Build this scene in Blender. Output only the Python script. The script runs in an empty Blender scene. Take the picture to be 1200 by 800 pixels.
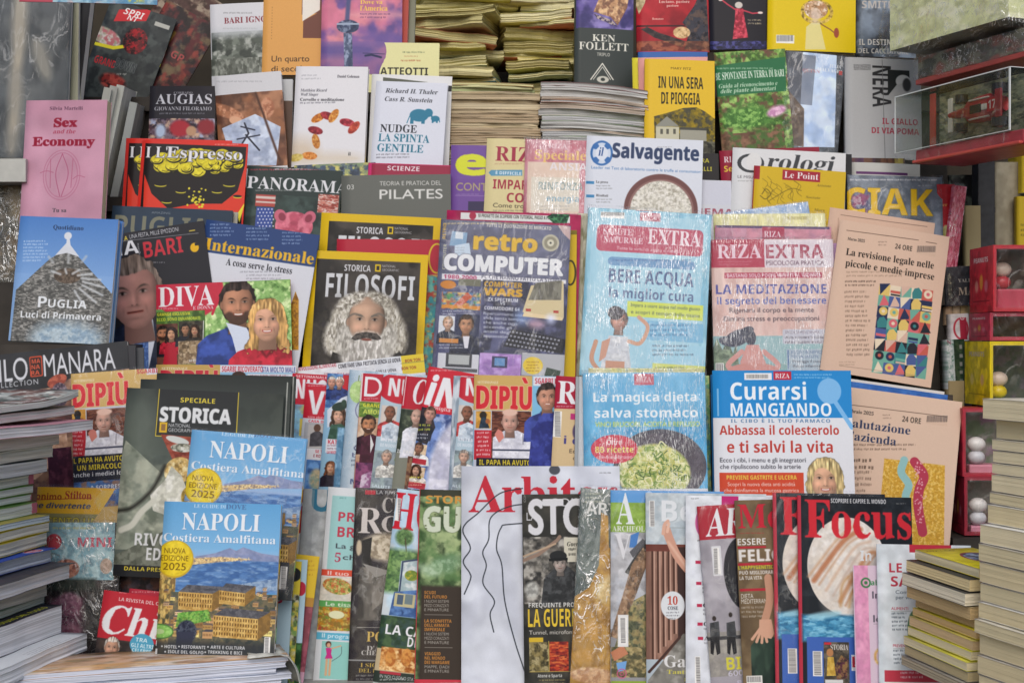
import bpy, math, random
import numpy as np
from mathutils import Vector, Matrix

# ------------------------------------------------------------------ camera, light, exposure
SC = bpy.context.scene
COL = SC.collection
CAM = Vector((0.0, -2.5, 1.3))
K = 0.0006                      # metres per photo pixel per metre of distance
cd = bpy.data.cameras.new('camera'); cam = bpy.data.objects.new('camera', cd); COL.objects.link(cam)
cam.location = CAM; cam.rotation_euler = (math.radians(90), 0, 0)
cd.lens = 50; cd.sensor_width = 36; cd.clip_start = 0.05; cd.clip_end = 500
SC.camera = cam
W = bpy.data.worlds.new('World'); SC.world = W; W.use_nodes = True
wn = W.node_tree; bg = wn.nodes['Background']
sky = wn.nodes.new('ShaderNodeTexSky'); sky.sky_type = 'NISHITA'; sky.sun_disc = False
SUN_EL, SUN_AZ = 44.0, 184.0     # azimuth clockwise from +Y: behind the camera
sky.sun_elevation = math.radians(SUN_EL); sky.sun_rotation = math.radians(SUN_AZ)
sky.air_density = 1.0; sky.dust_density = 3.0; sky.ozone_density = 1.0; sky.altitude = 50
wn.links.new(sky.outputs[0], bg.inputs[0]); bg.inputs[1].default_value = 0.11
ld = bpy.data.lights.new('sun', 'SUN'); sun = bpy.data.objects.new('sun', ld); COL.objects.link(sun)
ld.energy = 1.2; ld.angle = math.radians(55); ld.color = (1.0, 0.985, 0.96)
_a = math.radians(SUN_AZ); _e = math.radians(SUN_EL)
sdir = Vector((math.sin(_a)*math.cos(_e), math.cos(_a)*math.cos(_e), math.sin(_e)))
sun.rotation_euler = sdir.to_track_quat('Z', 'Y').to_euler()
SC.view_settings.view_transform = 'Standard'; SC.view_settings.look = 'None'
SC.view_settings.exposure = 0.24; SC.view_settings.gamma = 1.0; SC.view_settings.use_curve_mapping = False
SC.render.engine = 'CYCLES'
SC.cycles.max_bounces = 8; SC.cycles.transparent_max_bounces = 24
SC.cycles.caustics_reflective = False; SC.cycles.caustics_refractive = False

def at(px, py, Y):
    d = Y - CAM.y
    return Vector(((px-600)*K*d, Y, CAM.z + (400-py)*K*d))

# ------------------------------------------------------------------ letterforms, read from the built-in font as outlines
ACC = {'à': 'a', 'è': 'e', 'é': 'e', 'ì': 'i', 'ò': 'o', 'ù': 'u', 'À': 'A', 'È': 'E', 'Ù': 'U', 'Ò': 'O'}
EM = 120; TOP = 1.05; BOT = -0.32
ROWS = int((TOP-BOT)*EM)
_fc = bpy.data.curves.new('glyph', 'FONT'); _fc.size = 1.0; _fc.resolution_u = 5; _fc.fill_mode = 'NONE'
_fo = bpy.data.objects.new('glyph', _fc); COL.objects.link(_fo)
def _mesh(s):
    _fc.body = s
    dg = bpy.context.evaluated_depsgraph_get(); dg.update()
    ob = _fo.evaluated_get(dg); me = ob.to_mesh()
    nv = len(me.vertices); co = np.empty(nv*3, np.float32); me.vertices.foreach_get('co', co)
    ed = np.empty(len(me.edges)*2, np.int32); me.edges.foreach_get('vertices', ed)
    ob.to_mesh_clear()
    return co.reshape(-1, 3)[:, :2].copy(), ed.reshape(-1, 2).copy()
_gc = {}
LET = 'ABCDEFGHIJKLMNOPQRSTUVWXYZabcdefghijklmnopqrstuvwxyz'
def load_glyphs():
    """plain letters: outlines of the built-in font; bold sans and bold serif: outline points listed below"""
    keys = [ch for ch in LET+'0123456789'+".,:;!?'\"-+/()&%"]
    _fc.space_line = 3.0
    v, e = _mesh('|\n'+'\n'.join(ch+'|' for ch in keys))
    nb = int((v[:, 1] > -1.2).sum()); bar0 = v[:nb, 0].min()
    line = np.round((-(v[:, 1]-.3))/3.0).astype(int)
    starts = np.searchsorted(line, np.arange(len(keys)+2)); el = line[e[:, 0]]
    for n, ch in enumerate(keys):
        a, b = starts[n+1], starts[n+2]
        vv = v[a:b].copy(); vv[:, 1] += 3.0*(n+1); ee = e[el == n+1]-a
        adv = vv[-nb:, 0].min()-bar0
        ee = ee[(ee < len(vv)-nb).all(axis=1)]
        _gc[(ch, 'p')] = raster(vv[:-nb], ee, adv)
    for f, tab in (('sb', SHAPES_SANS), ('b', SHAPES_SERIF)):
        for code, g in tab.items():
            V = []; E = []
            for l in g[1:]:
                k = len(V); m = len(l)//2
                V += [(l[2*j]/180-.15, l[2*j+1]/190-.3) for j in range(m)]
                E += [(k+j, k+(j+1) % m) for j in range(m)]
            _gc[(chr(code), f)] = raster(np.array(V), np.array(E), g[0]/220)
def raster(v, e, adv):
    x0 = v[:, 0].min(); x1 = v[:, 0].max()
    w = int(math.ceil((x1-x0)*EM))+2
    img = np.zeros((ROWS, w), np.float32)
    a = v[e[:, 0]]; b = v[e[:, 1]]
    xs = x0+(np.arange(w)-0.5)/EM
    for r in range(ROWS):
        y = TOP-(r+.5)/EM
        m = (a[:, 1] <= y) != (b[:, 1] <= y)
        if not m.any(): continue
        A = a[m]; B = b[m]
        t = (y-A[:, 1])/(B[:, 1]-A[:, 1]); xx = A[:, 0]+t*(B[:, 0]-A[:, 0]); xx.sort()
        img[r] = np.searchsorted(xx, xs) % 2
    return (img, int(round(x0*EM)), int(round(adv*EM)))
FALL = {'bi': 'b', 'it': 'b', 'scr': 'b', 'sbi': 'sb', 'si': 'p', 's': 'p', 'mono': 'p'}
def glyph(ch, f):
    if (ch, f) in _gc: return _gc[(ch, f)]
    if ch == ' ':
        g = (np.zeros((ROWS, int(.28*EM)), np.float32), 0, int(.28*EM))
    elif ch in ACC:
        base = ACC[ch]; img, off, adv = glyph(base, f); img = img.copy(); w = img.shape[1]
        yy = 1.0 if base.isupper() else 0.80; xc = w/2
        for r in range(ROWS):
            y = TOP-(r+.5)/EM; t = (yy-y)/0.16
            if 0 <= t <= 1:
                c = xc+(-.10+.13*t)*EM*(-1 if ch == 'é' else 1); hw = (.07 if f in ('sb', 'b', 'sbi') else .045)*EM
                img[r, max(0, int(c-hw)):max(0, int(c+hw))] = 1
        g = (img, off, adv)
    elif FALL.get(f, 'p') != 'p': g = glyph(ch, FALL[f])
    elif (ch, 'p') in _gc: g = _gc[(ch, 'p')]
    else: g = glyph(' ', f)
    _gc[(ch, f)] = g
    return g
SHAPES_SANS = {
65:(152,[27,57,72,193,106,193,151,57,122,57,113,89,66,89,56,57],[73,113,106,113,96,145,89,172]),
66:(148,[43,57,43,193,83,193,106,191,122,185,132,175,135,158,134,148,130,139,124,132,115,128,122,126,132,119,138,106,138,96,135,80,126,67,111,60,91,57],[70,139,96,140,103,143,106,148,106,161,102,166,95,168,70,169],[70,81,99,82,105,86,109,92,109,106,105,111,98,115,70,116]),
67:(140,[95,55,77,57,63,64,51,74,44,88,39,105,37,125,39,144,44,161,53,175,65,186,80,192,98,195,117,192,135,185,127,162,112,168,98,171,84,168,74,158,68,144,66,124,67,105,73,91,83,82,98,79,113,81,131,86,131,62,114,57]),
68:(163,[43,57,43,193,84,193,102,191,119,185,132,176,142,163,148,146,150,126,145,96,131,74,109,61,80,57],[70,81,82,81,112,92,122,125,119,145,112,159,101,166,85,169,70,169]),
69:(123,[43,57,43,193,117,193,117,169,70,169,70,139,114,139,114,116,70,116,70,81,117,81,117,57]),
70:(121,[43,57,43,193,117,193,117,169,70,169,70,134,114,134,114,111,70,111,70,57]),
71:(159,[97,55,72,60,53,73,41,95,37,125,39,145,45,162,55,176,68,186,85,192,105,195,134,190,143,186,134,163,120,169,104,171,93,169,84,165,76,158,70,149,67,138,66,112,73,92,88,80,104,79,116,81,116,109,92,109,92,133,143,133,143,63,122,57]),
72:(168,[43,57,43,193,70,193,70,139,121,139,121,193,149,193,149,57,121,57,121,116,70,116,70,57]),
73:(86,[33,57,33,73,48,81,48,169,33,176,33,193,91,193,91,176,76,169,76,81,91,73,91,57]),
74:(73,[25,17,14,19,14,43,26,41,35,43,41,50,43,57,43,193,70,193,69,50,65,38,59,28,51,22,41,18]),
75:(146,[43,57,43,193,70,193,70,131,116,193,146,193,101,133,147,57,116,57,82,114,70,105,70,57]),
76:(124,[43,57,43,193,70,193,70,81,123,81,123,57]),
77:(207,[43,57,43,193,80,193,111,89,143,193,181,193,181,57,155,57,156,163,123,57,98,57,66,163,68,120,68,57]),
78:(179,[43,57,43,193,78,193,134,91,133,193,157,193,157,57,123,57,66,160,68,121,68,57]),
79:(175,[99,55,80,57,64,64,52,74,44,88,39,105,37,125,39,145,44,162,52,176,64,186,80,193,99,195,118,193,133,186,145,176,153,162,158,145,160,125,158,105,153,88,145,74,133,64,118,57],[99,79,114,82,124,91,129,106,131,125,129,144,124,159,114,168,99,171,84,168,74,159,68,144,66,125,68,106,74,91,84,82]),
80:(138,[43,57,43,193,84,193,106,190,121,181,129,168,132,150,131,139,127,128,121,119,112,112,99,107,70,105,70,57],[70,129,90,130,98,134,103,140,104,149,99,164,83,169,70,169]),
81:(175,[124,25,101,55,80,57,64,64,52,74,44,88,39,105,37,125,39,145,44,162,52,176,64,186,80,193,99,195,118,193,133,186,145,176,153,162,158,145,160,125,158,104,152,86,142,71,128,61,159,25],[99,79,114,82,124,91,129,106,131,125,129,144,124,159,114,168,99,171,84,168,74,159,68,144,66,125,68,106,74,91,84,82]),
82:(145,[43,57,43,193,81,193,103,190,119,183,129,170,132,152,129,136,125,129,108,116,146,57,116,57,85,109,70,109,70,57],[70,132,91,134,99,137,103,143,103,160,98,165,90,168,70,169]),
83:(121,[72,55,52,57,35,63,35,90,54,82,74,79,82,80,88,83,92,93,91,100,85,106,52,124,43,134,37,147,40,172,48,184,62,192,80,195,109,189,118,185,110,163,94,169,79,171,73,170,64,162,63,157,65,150,69,146,97,130,111,119,118,104,119,95,116,78,107,66,92,58]),
84:(127,[66,57,66,169,31,169,31,193,128,193,128,169,93,169,93,57]),
85:(166,[95,55,72,59,56,69,46,85,42,105,42,193,69,193,69,110,71,95,76,86,84,81,95,79,107,81,115,87,119,96,121,110,121,193,148,193,148,105,142,80,135,69,124,62,111,57]),
86:(143,[71,57,27,193,55,193,80,109,86,82,91,109,116,193,144,193,100,57]),
87:(213,[60,57,27,193,54,193,73,108,77,83,80,107,101,193,127,193,147,113,152,83,154,101,174,193,201,193,168,57,137,57,114,157,91,57]),
88:(147,[27,57,70,127,30,193,60,193,87,144,115,193,144,193,104,125,147,57,116,57,86,108,56,57]),
89:(137,[70,57,70,109,27,193,57,193,83,137,110,193,139,193,97,110,97,57]),
90:(127,[31,57,31,76,93,169,33,169,33,193,125,193,125,174,64,81,127,81,127,57]),
97:(133,[65,55,53,57,43,63,37,73,35,88,37,102,46,112,59,118,96,122,95,133,92,138,87,141,80,142,66,140,53,134,44,154,61,160,81,163,99,161,112,154,120,142,122,126,122,57,104,57,98,71,84,59,76,56],[83,77,90,81,94,88,96,105,74,103,67,100,63,94,63,82,70,76]),
98:(139,[95,55,85,56,78,59,68,68,66,68,62,57,41,57,41,201,68,201,67,147,78,158,86,162,96,163,111,159,123,149,130,132,133,109,130,86,122,69,110,59],[87,78,95,80,101,86,104,96,104,123,101,132,95,138,87,140,78,138,72,133,69,125,69,96,72,86,78,80]),
99:(113,[81,55,62,58,47,68,38,84,35,108,37,126,41,139,49,150,58,157,83,163,101,161,114,156,106,134,83,140,68,132,62,108,64,95,68,86,75,80,83,78,98,80,111,87,111,63,105,59]),
100:(139,[72,55,57,58,45,69,38,85,35,109,38,132,46,149,58,159,73,163,83,162,102,147,100,162,100,201,127,201,127,57,106,57,101,70,82,56],[82,78,91,79,97,85,101,93,101,122,97,132,91,138,81,140,73,138,67,132,62,108,67,85,73,80]),
101:(130,[86,55,59,61,49,68,42,78,37,92,35,108,37,125,41,138,48,149,57,157,82,163,100,160,114,150,123,136,126,116,126,102,62,102,64,91,69,83,77,78,87,76,104,78,120,84,120,63,113,59],[63,121,100,121,96,136,90,141,75,141,69,137,65,130]),
102:(85,[45,57,45,139,31,139,31,153,45,161,46,180,50,189,55,195,70,202,88,202,105,198,98,177,87,180,78,179,73,172,72,161,95,161,95,139,72,139,72,57]),
103:(139,[78,11,58,13,41,17,41,40,60,34,79,32,95,38,100,56,101,70,95,63,81,56,72,55,57,59,45,69,38,86,35,109,38,131,45,148,57,159,73,163,89,159,102,147,104,161,127,161,127,57,124,37,114,23,99,14],[82,77,91,79,97,84,101,92,101,123,97,132,91,138,81,140,67,132,62,108,67,85]),
104:(145,[41,57,41,201,68,201,67,147,80,159,96,163,111,160,122,154,129,142,132,125,132,57,105,57,105,118,101,134,89,140,79,138,72,131,69,120,68,57]),
105:(67,[49,174,41,181,41,194,49,201,60,201,68,194,68,181,60,174],[41,57,41,161,68,161,68,57]),
106:(67,[49,174,41,181,41,194,49,201,60,201,68,194,68,181,60,174],[33,11,15,14,15,36,25,34,37,37,40,42,41,161,68,161,67,37,60,21,53,16]),
107:(136,[41,57,41,201,68,201,68,131,66,113,72,122,106,161,136,161,97,116,139,57,108,57,79,99,68,89,68,57]),
108:(67,[41,57,41,201,68,201,68,57]),
109:(216,[41,57,41,161,62,161,65,147,67,147,72,154,79,159,95,163,114,159,125,147,127,147,140,159,156,163,171,160,182,154,188,142,190,125,190,57,163,57,163,118,160,134,149,140,140,138,134,132,130,122,129,57,102,57,102,118,99,134,87,140,78,138,72,131,69,120,68,57]),
110:(145,[41,57,41,161,62,161,65,147,67,147,72,154,79,159,97,163,111,160,122,154,129,142,132,125,132,57,105,57,104,127,101,134,96,139,89,140,79,138,72,131,69,120,68,57]),
111:(136,[82,55,58,61,48,69,41,80,37,93,35,109,38,132,48,149,63,159,83,163,96,161,107,156,117,149,124,138,129,125,130,109,127,86,117,69,102,59],[83,78,92,80,98,86,102,96,102,123,98,132,92,138,83,140,73,138,67,132,62,109,67,86,74,80]),
112:(139,[41,11,41,161,63,161,67,147,78,158,96,163,111,159,123,149,130,132,133,109,130,86,122,69,110,59,95,55,78,59,68,68,66,68,68,61,68,11],[87,78,95,80,101,86,104,96,105,109,101,132,87,140,78,138,72,133,69,125,69,96,72,86,78,80]),
113:(139,[100,11,101,70,90,60,82,56,72,55,57,58,45,69,38,85,35,109,38,132,46,149,58,159,73,163,83,162,102,147,104,161,127,161,127,11],[82,77,91,79,97,84,101,93,101,122,97,132,91,138,81,140,73,138,67,132,62,108,67,85]),
114:(100,[41,57,41,161,61,161,65,143,67,143,78,157,87,161,98,163,105,162,103,135,88,136,76,130,69,119,68,57]),
115:(109,[58,55,35,61,35,85,61,76,75,76,80,78,83,87,80,92,47,109,38,119,35,134,38,146,46,155,58,161,74,163,91,161,109,154,100,134,87,140,74,142,65,140,62,135,63,130,97,113,106,103,110,88,107,74,99,64,86,57]),
116:(95,[59,58,53,62,48,69,45,78,44,139,31,139,31,151,46,161,54,183,71,183,71,161,98,161,98,139,71,139,72,84,78,78,87,78,99,81,99,60,82,55]),
117:(145,[75,55,61,57,50,64,43,76,41,93,41,161,67,161,68,90,71,83,76,79,83,78,93,80,100,87,103,97,104,161,131,161,131,57,111,57,107,70,100,63,84,56]),
118:(125,[64,57,27,161,55,161,77,91,78,80,82,102,101,161,129,161,92,57]),
119:(188,[57,57,29,161,55,161,67,115,73,81,76,106,89,161,119,161,131,111,135,81,141,115,153,161,179,161,151,57,122,57,104,139,86,57]),
120:(127,[28,57,61,110,30,161,60,161,79,128,98,161,129,161,97,110,130,57,100,57,79,93,58,57]),
121:(125,[47,11,33,13,33,35,44,34,51,36,57,40,66,58,27,161,56,161,75,102,79,84,82,102,101,161,129,161,88,44,81,30,72,19,60,13]),
122:(107,[32,57,32,74,77,139,35,139,35,161,108,161,108,142,64,79,109,79,109,57]),
48:(126,[78,55,58,60,44,74,36,96,33,125,38,162,44,176,52,186,64,193,78,195,98,190,112,176,121,154,123,125,119,87,113,74,105,63,93,57],[78,78,87,81,92,90,95,104,95,145,92,160,87,169,78,172,70,169,64,160,61,145,61,105,64,90,70,81]),
49:(126,[74,57,75,162,51,141,38,158,79,193,101,193,101,57]),
50:(126,[34,57,34,77,82,129,91,142,93,148,92,162,89,167,84,170,70,170,56,163,49,157,34,175,52,189,69,194,80,195,101,190,115,177,119,168,119,147,116,137,111,128,68,81,124,81,124,57]),
51:(126,[71,55,51,57,34,63,34,87,42,83,60,78,80,79,88,83,93,90,94,103,92,108,82,114,54,116,54,138,74,138,87,143,92,151,91,162,88,167,82,170,65,171,47,162,34,181,52,191,63,194,76,195,94,192,107,186,116,176,119,162,117,150,111,140,102,133,91,128,105,124,115,118,121,109,123,97,121,85,117,75,110,67,87,56]),
52:(126,[85,57,85,85,30,85,30,105,86,193,111,193,111,107,127,107,127,85,111,85,111,57],[54,107,85,107,86,160,84,156]),
53:(126,[70,55,43,59,36,63,36,87,52,81,69,78,80,80,88,84,93,90,94,100,88,115,69,120,49,117,38,124,43,193,113,193,113,168,67,168,65,142,81,144,102,139,110,133,116,125,120,115,122,102,118,83,109,68,93,58]),
54:(126,[80,55,57,61,47,70,40,81,35,96,33,115,37,149,45,169,60,184,70,190,83,193,115,193,115,170,104,172,85,170,75,166,67,160,62,152,58,129,70,141,87,145,102,142,114,134,122,120,124,102,121,83,112,68,98,58],[80,78,87,80,93,84,98,102,97,111,88,122,80,123,70,120,66,117,61,109,60,104,62,92,69,82,74,79]),
55:(126,[47,57,95,169,32,169,32,193,124,193,124,175,75,57]),
56:(126,[78,55,59,58,45,65,36,76,33,91,35,104,48,122,58,128,43,142,39,151,37,162,39,172,43,180,58,191,78,194,99,191,114,180,118,172,120,162,118,151,113,142,106,134,96,129,110,120,120,108,123,101,122,82,118,73,111,65,91,56],[78,141,89,148,93,153,94,160,90,170,85,173,72,173,67,170,63,160,64,153,68,148],[87,77,97,86,98,98,92,106,77,116,70,112,60,100,60,86,63,81,70,77]),
57:(126,[42,56,42,79,71,79,82,83,89,89,94,98,97,108,98,120,93,114,80,105,69,104,54,107,43,115,35,129,33,147,36,167,45,182,58,191,77,194,89,193,100,188,110,180,117,168,122,153,123,123,120,100,111,80,97,65,74,56],[77,126,87,129,91,132,96,140,96,151,92,163,83,170,70,170,64,165,60,158,60,139,63,132,69,128]),
}
SHAPES_SERIF = {
65:(143,[25,57,25,62,29,63,37,70,82,189,87,189,137,67,141,63,146,62,146,57,88,57,88,62,99,64,103,70,95,94,55,94,47,74,50,64,61,62,61,57],[57,102,92,102,74,147]),
66:(145,[31,57,31,62,39,63,44,66,47,80,46,174,44,177,37,181,31,181,31,186,86,186,121,178,133,156,126,137,104,127,130,115,139,94,136,79,126,67,111,59,91,57],[76,128,90,130,98,134,102,142,102,166,99,174,94,178,85,180,77,177],[96,66,103,71,108,93,106,107,101,116,93,121,76,122,76,70,81,64]),
67:(153,[96,54,79,56,64,63,51,73,42,87,36,103,34,122,36,140,42,156,52,170,64,180,79,187,96,189,110,187,128,180,136,182,139,189,144,189,144,144,140,144,132,160,122,172,111,180,98,182,74,167,66,121,75,78,102,64,112,65,123,70,133,77,142,87,147,82,125,61]),
68:(162,[32,57,32,62,44,65,47,78,46,172,43,178,31,181,31,186,86,186,115,182,136,169,148,149,152,121,136,73,88,57],[87,64,102,67,113,78,119,96,121,122,112,165,87,180,78,177,76,173,76,71,78,67]),
69:(145,[31,57,31,62,44,65,47,79,47,161,44,177,39,180,31,181,31,186,134,186,134,147,130,147,126,162,118,172,106,177,84,179,78,177,76,172,76,127,89,128,96,133,101,142,104,155,109,155,109,90,104,90,103,101,97,114,92,117,76,120,76,76,78,67,82,65,111,68,119,72,126,78,137,97,142,97,135,57]),
70:(132,[31,57,31,62,39,63,44,66,47,81,46,172,39,180,31,181,31,186,132,186,132,147,128,147,126,158,117,172,110,176,101,178,78,178,76,174,76,127,88,129,96,133,103,155,108,155,108,90,103,90,101,105,96,114,88,119,76,120,77,69,88,62,96,62,96,57]),
71:(166,[99,54,81,56,65,63,52,73,42,86,36,103,34,122,36,140,42,157,52,170,64,180,79,187,96,189,110,187,131,180,136,182,139,189,144,189,144,144,140,144,135,155,123,172,115,178,99,182,74,167,66,121,68,95,75,76,86,64,101,61,109,62,115,65,118,70,118,101,110,108,101,108,101,113,161,113,161,108,154,108,149,105,147,101,147,65,123,57]),
72:(171,[31,57,31,62,39,63,44,66,46,71,47,164,44,177,39,180,31,181,31,186,92,186,92,181,79,177,76,170,76,128,119,128,119,164,116,177,103,181,103,186,163,186,163,181,155,180,150,177,147,164,148,72,151,66,155,63,163,62,163,57,103,57,103,62,110,63,115,66,118,71,119,120,76,120,77,71,79,66,84,63,92,62,92,57]),
73:(85,[31,57,31,62,38,63,43,66,46,71,46,174,44,178,31,181,31,186,93,186,93,181,79,178,77,174,77,70,82,64,93,62,93,57]),
74:(108,[56,39,48,39,35,46,30,51,26,63,27,70,34,77,44,77,51,70,52,65,48,53,49,47,61,47,64,50,67,63,67,161,65,173,60,179,48,181,48,186,111,186,111,181,98,177,95,161,95,82,86,49]),
75:(167,[31,57,31,62,39,63,44,66,46,71,47,164,44,177,39,180,32,181,32,186,92,186,92,181,79,177,76,170,76,123,119,170,120,175,117,180,105,181,105,186,157,186,157,181,138,176,119,159,100,138,154,66,166,62,166,57,102,57,102,62,111,62,116,65,112,76,80,117,76,113,77,71,79,66,84,63,92,62,92,57]),
76:(140,[31,57,31,62,39,63,44,66,46,71,47,164,44,177,39,180,31,181,31,186,94,186,94,181,83,180,79,178,76,170,76,75,78,67,84,65,111,68,119,73,132,89,137,101,141,101,135,57]),
77:(208,[31,57,31,62,38,63,43,66,46,71,46,175,41,179,31,181,31,186,77,186,112,97,147,186,192,186,192,181,185,180,180,177,177,164,177,74,180,66,187,62,192,62,192,57,133,57,133,62,143,64,148,69,149,170,104,57,99,57,55,167,56,71,59,65,72,62,72,57]),
78:(162,[135,54,56,156,56,71,59,66,64,63,72,62,72,57,32,57,32,62,37,62,44,66,47,73,47,167,37,180,32,181,32,186,69,186,132,105,131,174,126,179,116,181,116,186,156,186,156,181,148,180,143,177,140,164,140,54]),
79:(172,[84,55,72,59,52,73,39,95,34,121,39,148,52,169,62,178,73,184,85,188,111,188,123,184,143,170,156,148,161,121,156,95,150,83,133,65,122,59,110,55],[98,60,121,76,129,121,127,148,120,167,110,179,97,182,74,167,66,121,68,95,75,76,85,64]),
80:(137,[31,57,31,62,39,63,44,66,46,71,47,164,44,177,39,180,31,181,31,186,104,185,117,181,125,176,131,169,135,161,137,151,134,136,125,125,111,118,92,115,76,115,77,71,79,66,84,63,92,62,92,57],[76,122,92,124,100,128,104,137,104,163,101,172,94,177,85,179,78,177,76,174]),
81:(172,[128,24,97,32,77,57,65,63,54,71,46,81,40,93,34,121,39,148,52,169,62,178,73,184,85,188,111,188,123,184,143,170,156,148,161,121,158,100,149,81,134,67,116,57,128,40,146,34,159,36,160,31,144,26],[98,60,121,76,129,121,127,148,120,167,110,179,97,182,74,167,66,121,68,95,75,76,85,64]),
82:(155,[31,57,31,62,39,63,44,66,46,71,47,164,44,177,39,180,31,181,31,186,85,186,109,184,125,177,135,167,139,152,132,132,111,120,148,64,156,62,156,57,118,57,81,117,76,117,77,71,79,66,84,63,92,62,92,57],[76,123,94,125,102,130,107,139,108,152,103,172,87,179,78,177,76,173]),
83:(128,[39,54,39,102,44,102,49,84,57,71,67,64,80,61,89,63,96,67,100,74,102,82,98,94,87,102,57,119,48,128,42,139,40,151,41,162,45,171,58,184,67,188,82,189,104,183,111,184,113,189,118,189,118,147,113,147,106,166,94,178,86,182,79,183,64,178,60,172,60,158,70,147,105,129,112,123,121,110,123,103,122,83,118,73,111,65,102,59,91,55,74,54,53,60,47,60,43,54]),
84:(139,[52,57,52,62,60,63,65,66,68,71,69,180,54,177,44,171,38,161,35,147,30,147,30,186,137,186,137,147,132,147,123,171,98,180,98,71,101,66,106,63,115,62,115,57]),
85:(161,[93,53,72,56,58,65,49,80,47,101,46,172,39,180,31,181,31,186,91,186,91,181,78,177,75,164,75,97,77,82,81,72,89,65,101,63,124,73,132,102,132,164,129,177,124,180,115,181,115,186,154,186,154,181,143,176,140,164,140,108,137,83,129,66,114,57]),
86:(140,[84,53,39,165,33,176,23,181,23,186,84,186,84,181,76,181,69,177,68,169,96,97,122,169,121,177,119,179,107,181,107,186,145,186,145,181,136,178,129,165,89,53]),
87:(200,[73,54,36,168,31,178,23,181,23,186,75,186,75,181,67,179,65,177,65,168,87,100,108,157,104,170,99,179,88,181,88,186,145,186,145,181,135,179,132,173,154,104,174,168,173,176,171,179,162,181,162,186,194,186,194,181,186,176,181,164,147,54,142,54,112,144,78,54]),
88:(154,[30,57,30,62,41,65,51,76,79,116,44,173,36,180,31,181,31,186,92,186,92,181,81,179,78,174,98,139,117,169,118,174,115,179,105,181,105,186,150,186,150,181,141,180,135,177,129,171,102,132,141,68,147,63,151,62,151,57,91,57,91,62,102,64,105,69,83,109,61,75,60,70,64,64,74,62,74,57]),
89:(139,[54,57,54,62,62,63,67,66,69,71,70,108,35,174,31,178,23,181,23,186,82,186,82,181,69,177,69,172,94,121,119,167,120,172,117,179,106,181,106,186,145,186,145,181,140,180,133,173,99,115,100,71,102,66,107,63,115,62,115,57]),
90:(145,[32,57,32,60,101,179,84,179,65,176,58,172,47,158,43,146,39,146,42,186,136,186,136,182,68,65,91,65,108,67,121,74,130,86,136,103,141,103,136,57]),
97:(113,[95,54,85,57,81,67,68,58,53,55,44,56,38,60,34,67,32,75,35,86,44,95,59,103,80,111,79,132,77,137,73,140,67,141,58,139,55,135,60,122,56,114,48,111,39,114,36,124,40,136,52,144,70,147,87,145,98,140,104,130,105,75,107,67,111,67,113,69,115,65,106,57],[68,66,77,71,80,75,80,105,64,96,59,81,61,70]),
98:(118,[39,54,39,167,37,178,29,181,29,186,64,186,64,136,74,144,86,147,95,146,103,142,110,135,118,116,119,104,117,90,113,78,107,68,99,61,90,56,78,54,67,57,55,65,41,54],[76,61,84,63,89,71,92,84,92,117,89,128,84,134,76,136,72,135,66,130,64,125,64,76,67,65]),
99:(96,[69,54,59,56,50,60,37,76,33,87,32,99,38,124,44,134,53,141,63,146,85,146,94,141,100,135,101,122,95,116,90,115,82,118,78,139,72,141,61,133,57,110,59,92,64,79,72,71,82,68,91,70,100,77,103,74,88,59]),
100:(121,[64,54,48,60,41,67,36,76,33,87,33,112,42,134,57,146,66,147,78,144,87,136,87,170,84,179,80,181,74,181,74,186,113,186,114,68,122,65,122,60,106,59,87,54,87,68,77,58],[73,65,77,66,85,73,87,78,87,125,85,130,78,136,66,134,62,128,59,116,59,85,62,74,66,67]),
101:(99,[68,54,58,56,50,60,42,67,33,88,33,114,37,125,50,141,59,146,69,147,83,144,94,136,101,123,103,104,58,104,64,78,80,69,90,72,99,81,103,78,88,60],[58,111,81,111,79,135,75,140,70,141,61,134]),
102:(70,[31,57,31,62,38,63,41,71,41,135,31,135,31,145,41,145,43,170,50,180,60,186,74,188,84,187,91,183,96,177,98,170,95,161,91,158,83,158,77,163,77,172,80,179,79,182,71,181,68,179,67,145,82,145,82,135,67,135,67,68,69,64,73,62,80,62,80,57]),
103:(107,[66,17,51,19,40,23,33,29,31,36,34,44,45,50,36,57,33,66,38,78,54,88,38,100,33,117,34,125,43,139,59,146,80,146,89,143,112,143,112,133,99,133,104,124,104,107,101,100,96,94,82,87,61,86,57,84,54,77,57,72,87,70,103,65,108,61,112,47,109,34,100,25,86,19],[69,92,75,94,78,98,80,106,80,128,75,140,64,140,60,135,58,128,58,106,60,98,64,94],[70,24,91,28,98,38,97,43,89,47,53,47,48,42,48,32,52,28,60,25]),
104:(125,[32,57,32,62,36,62,41,68,41,175,37,180,32,181,32,186,67,186,67,132,78,143,92,147,110,140,116,117,117,64,124,62,124,57,81,57,81,62,88,64,90,73,90,125,86,133,81,134,73,131,67,124,68,64,75,62,75,57]),
105:(65,[54,159,44,163,41,168,41,179,44,184,54,188,64,184,68,174,67,168,64,163],[32,57,32,62,36,62,41,67,40,138,32,140,33,145,67,145,68,64,75,62,75,57]),
106:(69,[50,161,43,168,43,180,50,187,61,187,68,180,69,174,65,164,61,161],[37,17,24,20,15,27,12,37,15,46,23,49,31,46,33,43,34,35,30,29,31,25,40,25,43,29,44,134,39,139,33,140,33,145,70,145,70,51,67,36,61,26,50,19]),
107:(117,[32,57,32,62,36,62,41,68,40,179,32,181,33,186,67,186,67,105,88,127,92,136,90,139,82,140,82,145,120,145,120,140,110,137,101,131,87,116,123,63,128,62,128,57,84,57,84,62,90,63,91,68,71,99,67,95,68,64,75,62,75,57]),
108:(65,[32,57,32,62,36,62,41,67,40,178,32,181,32,186,67,186,68,64,75,62,75,57]),
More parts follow.
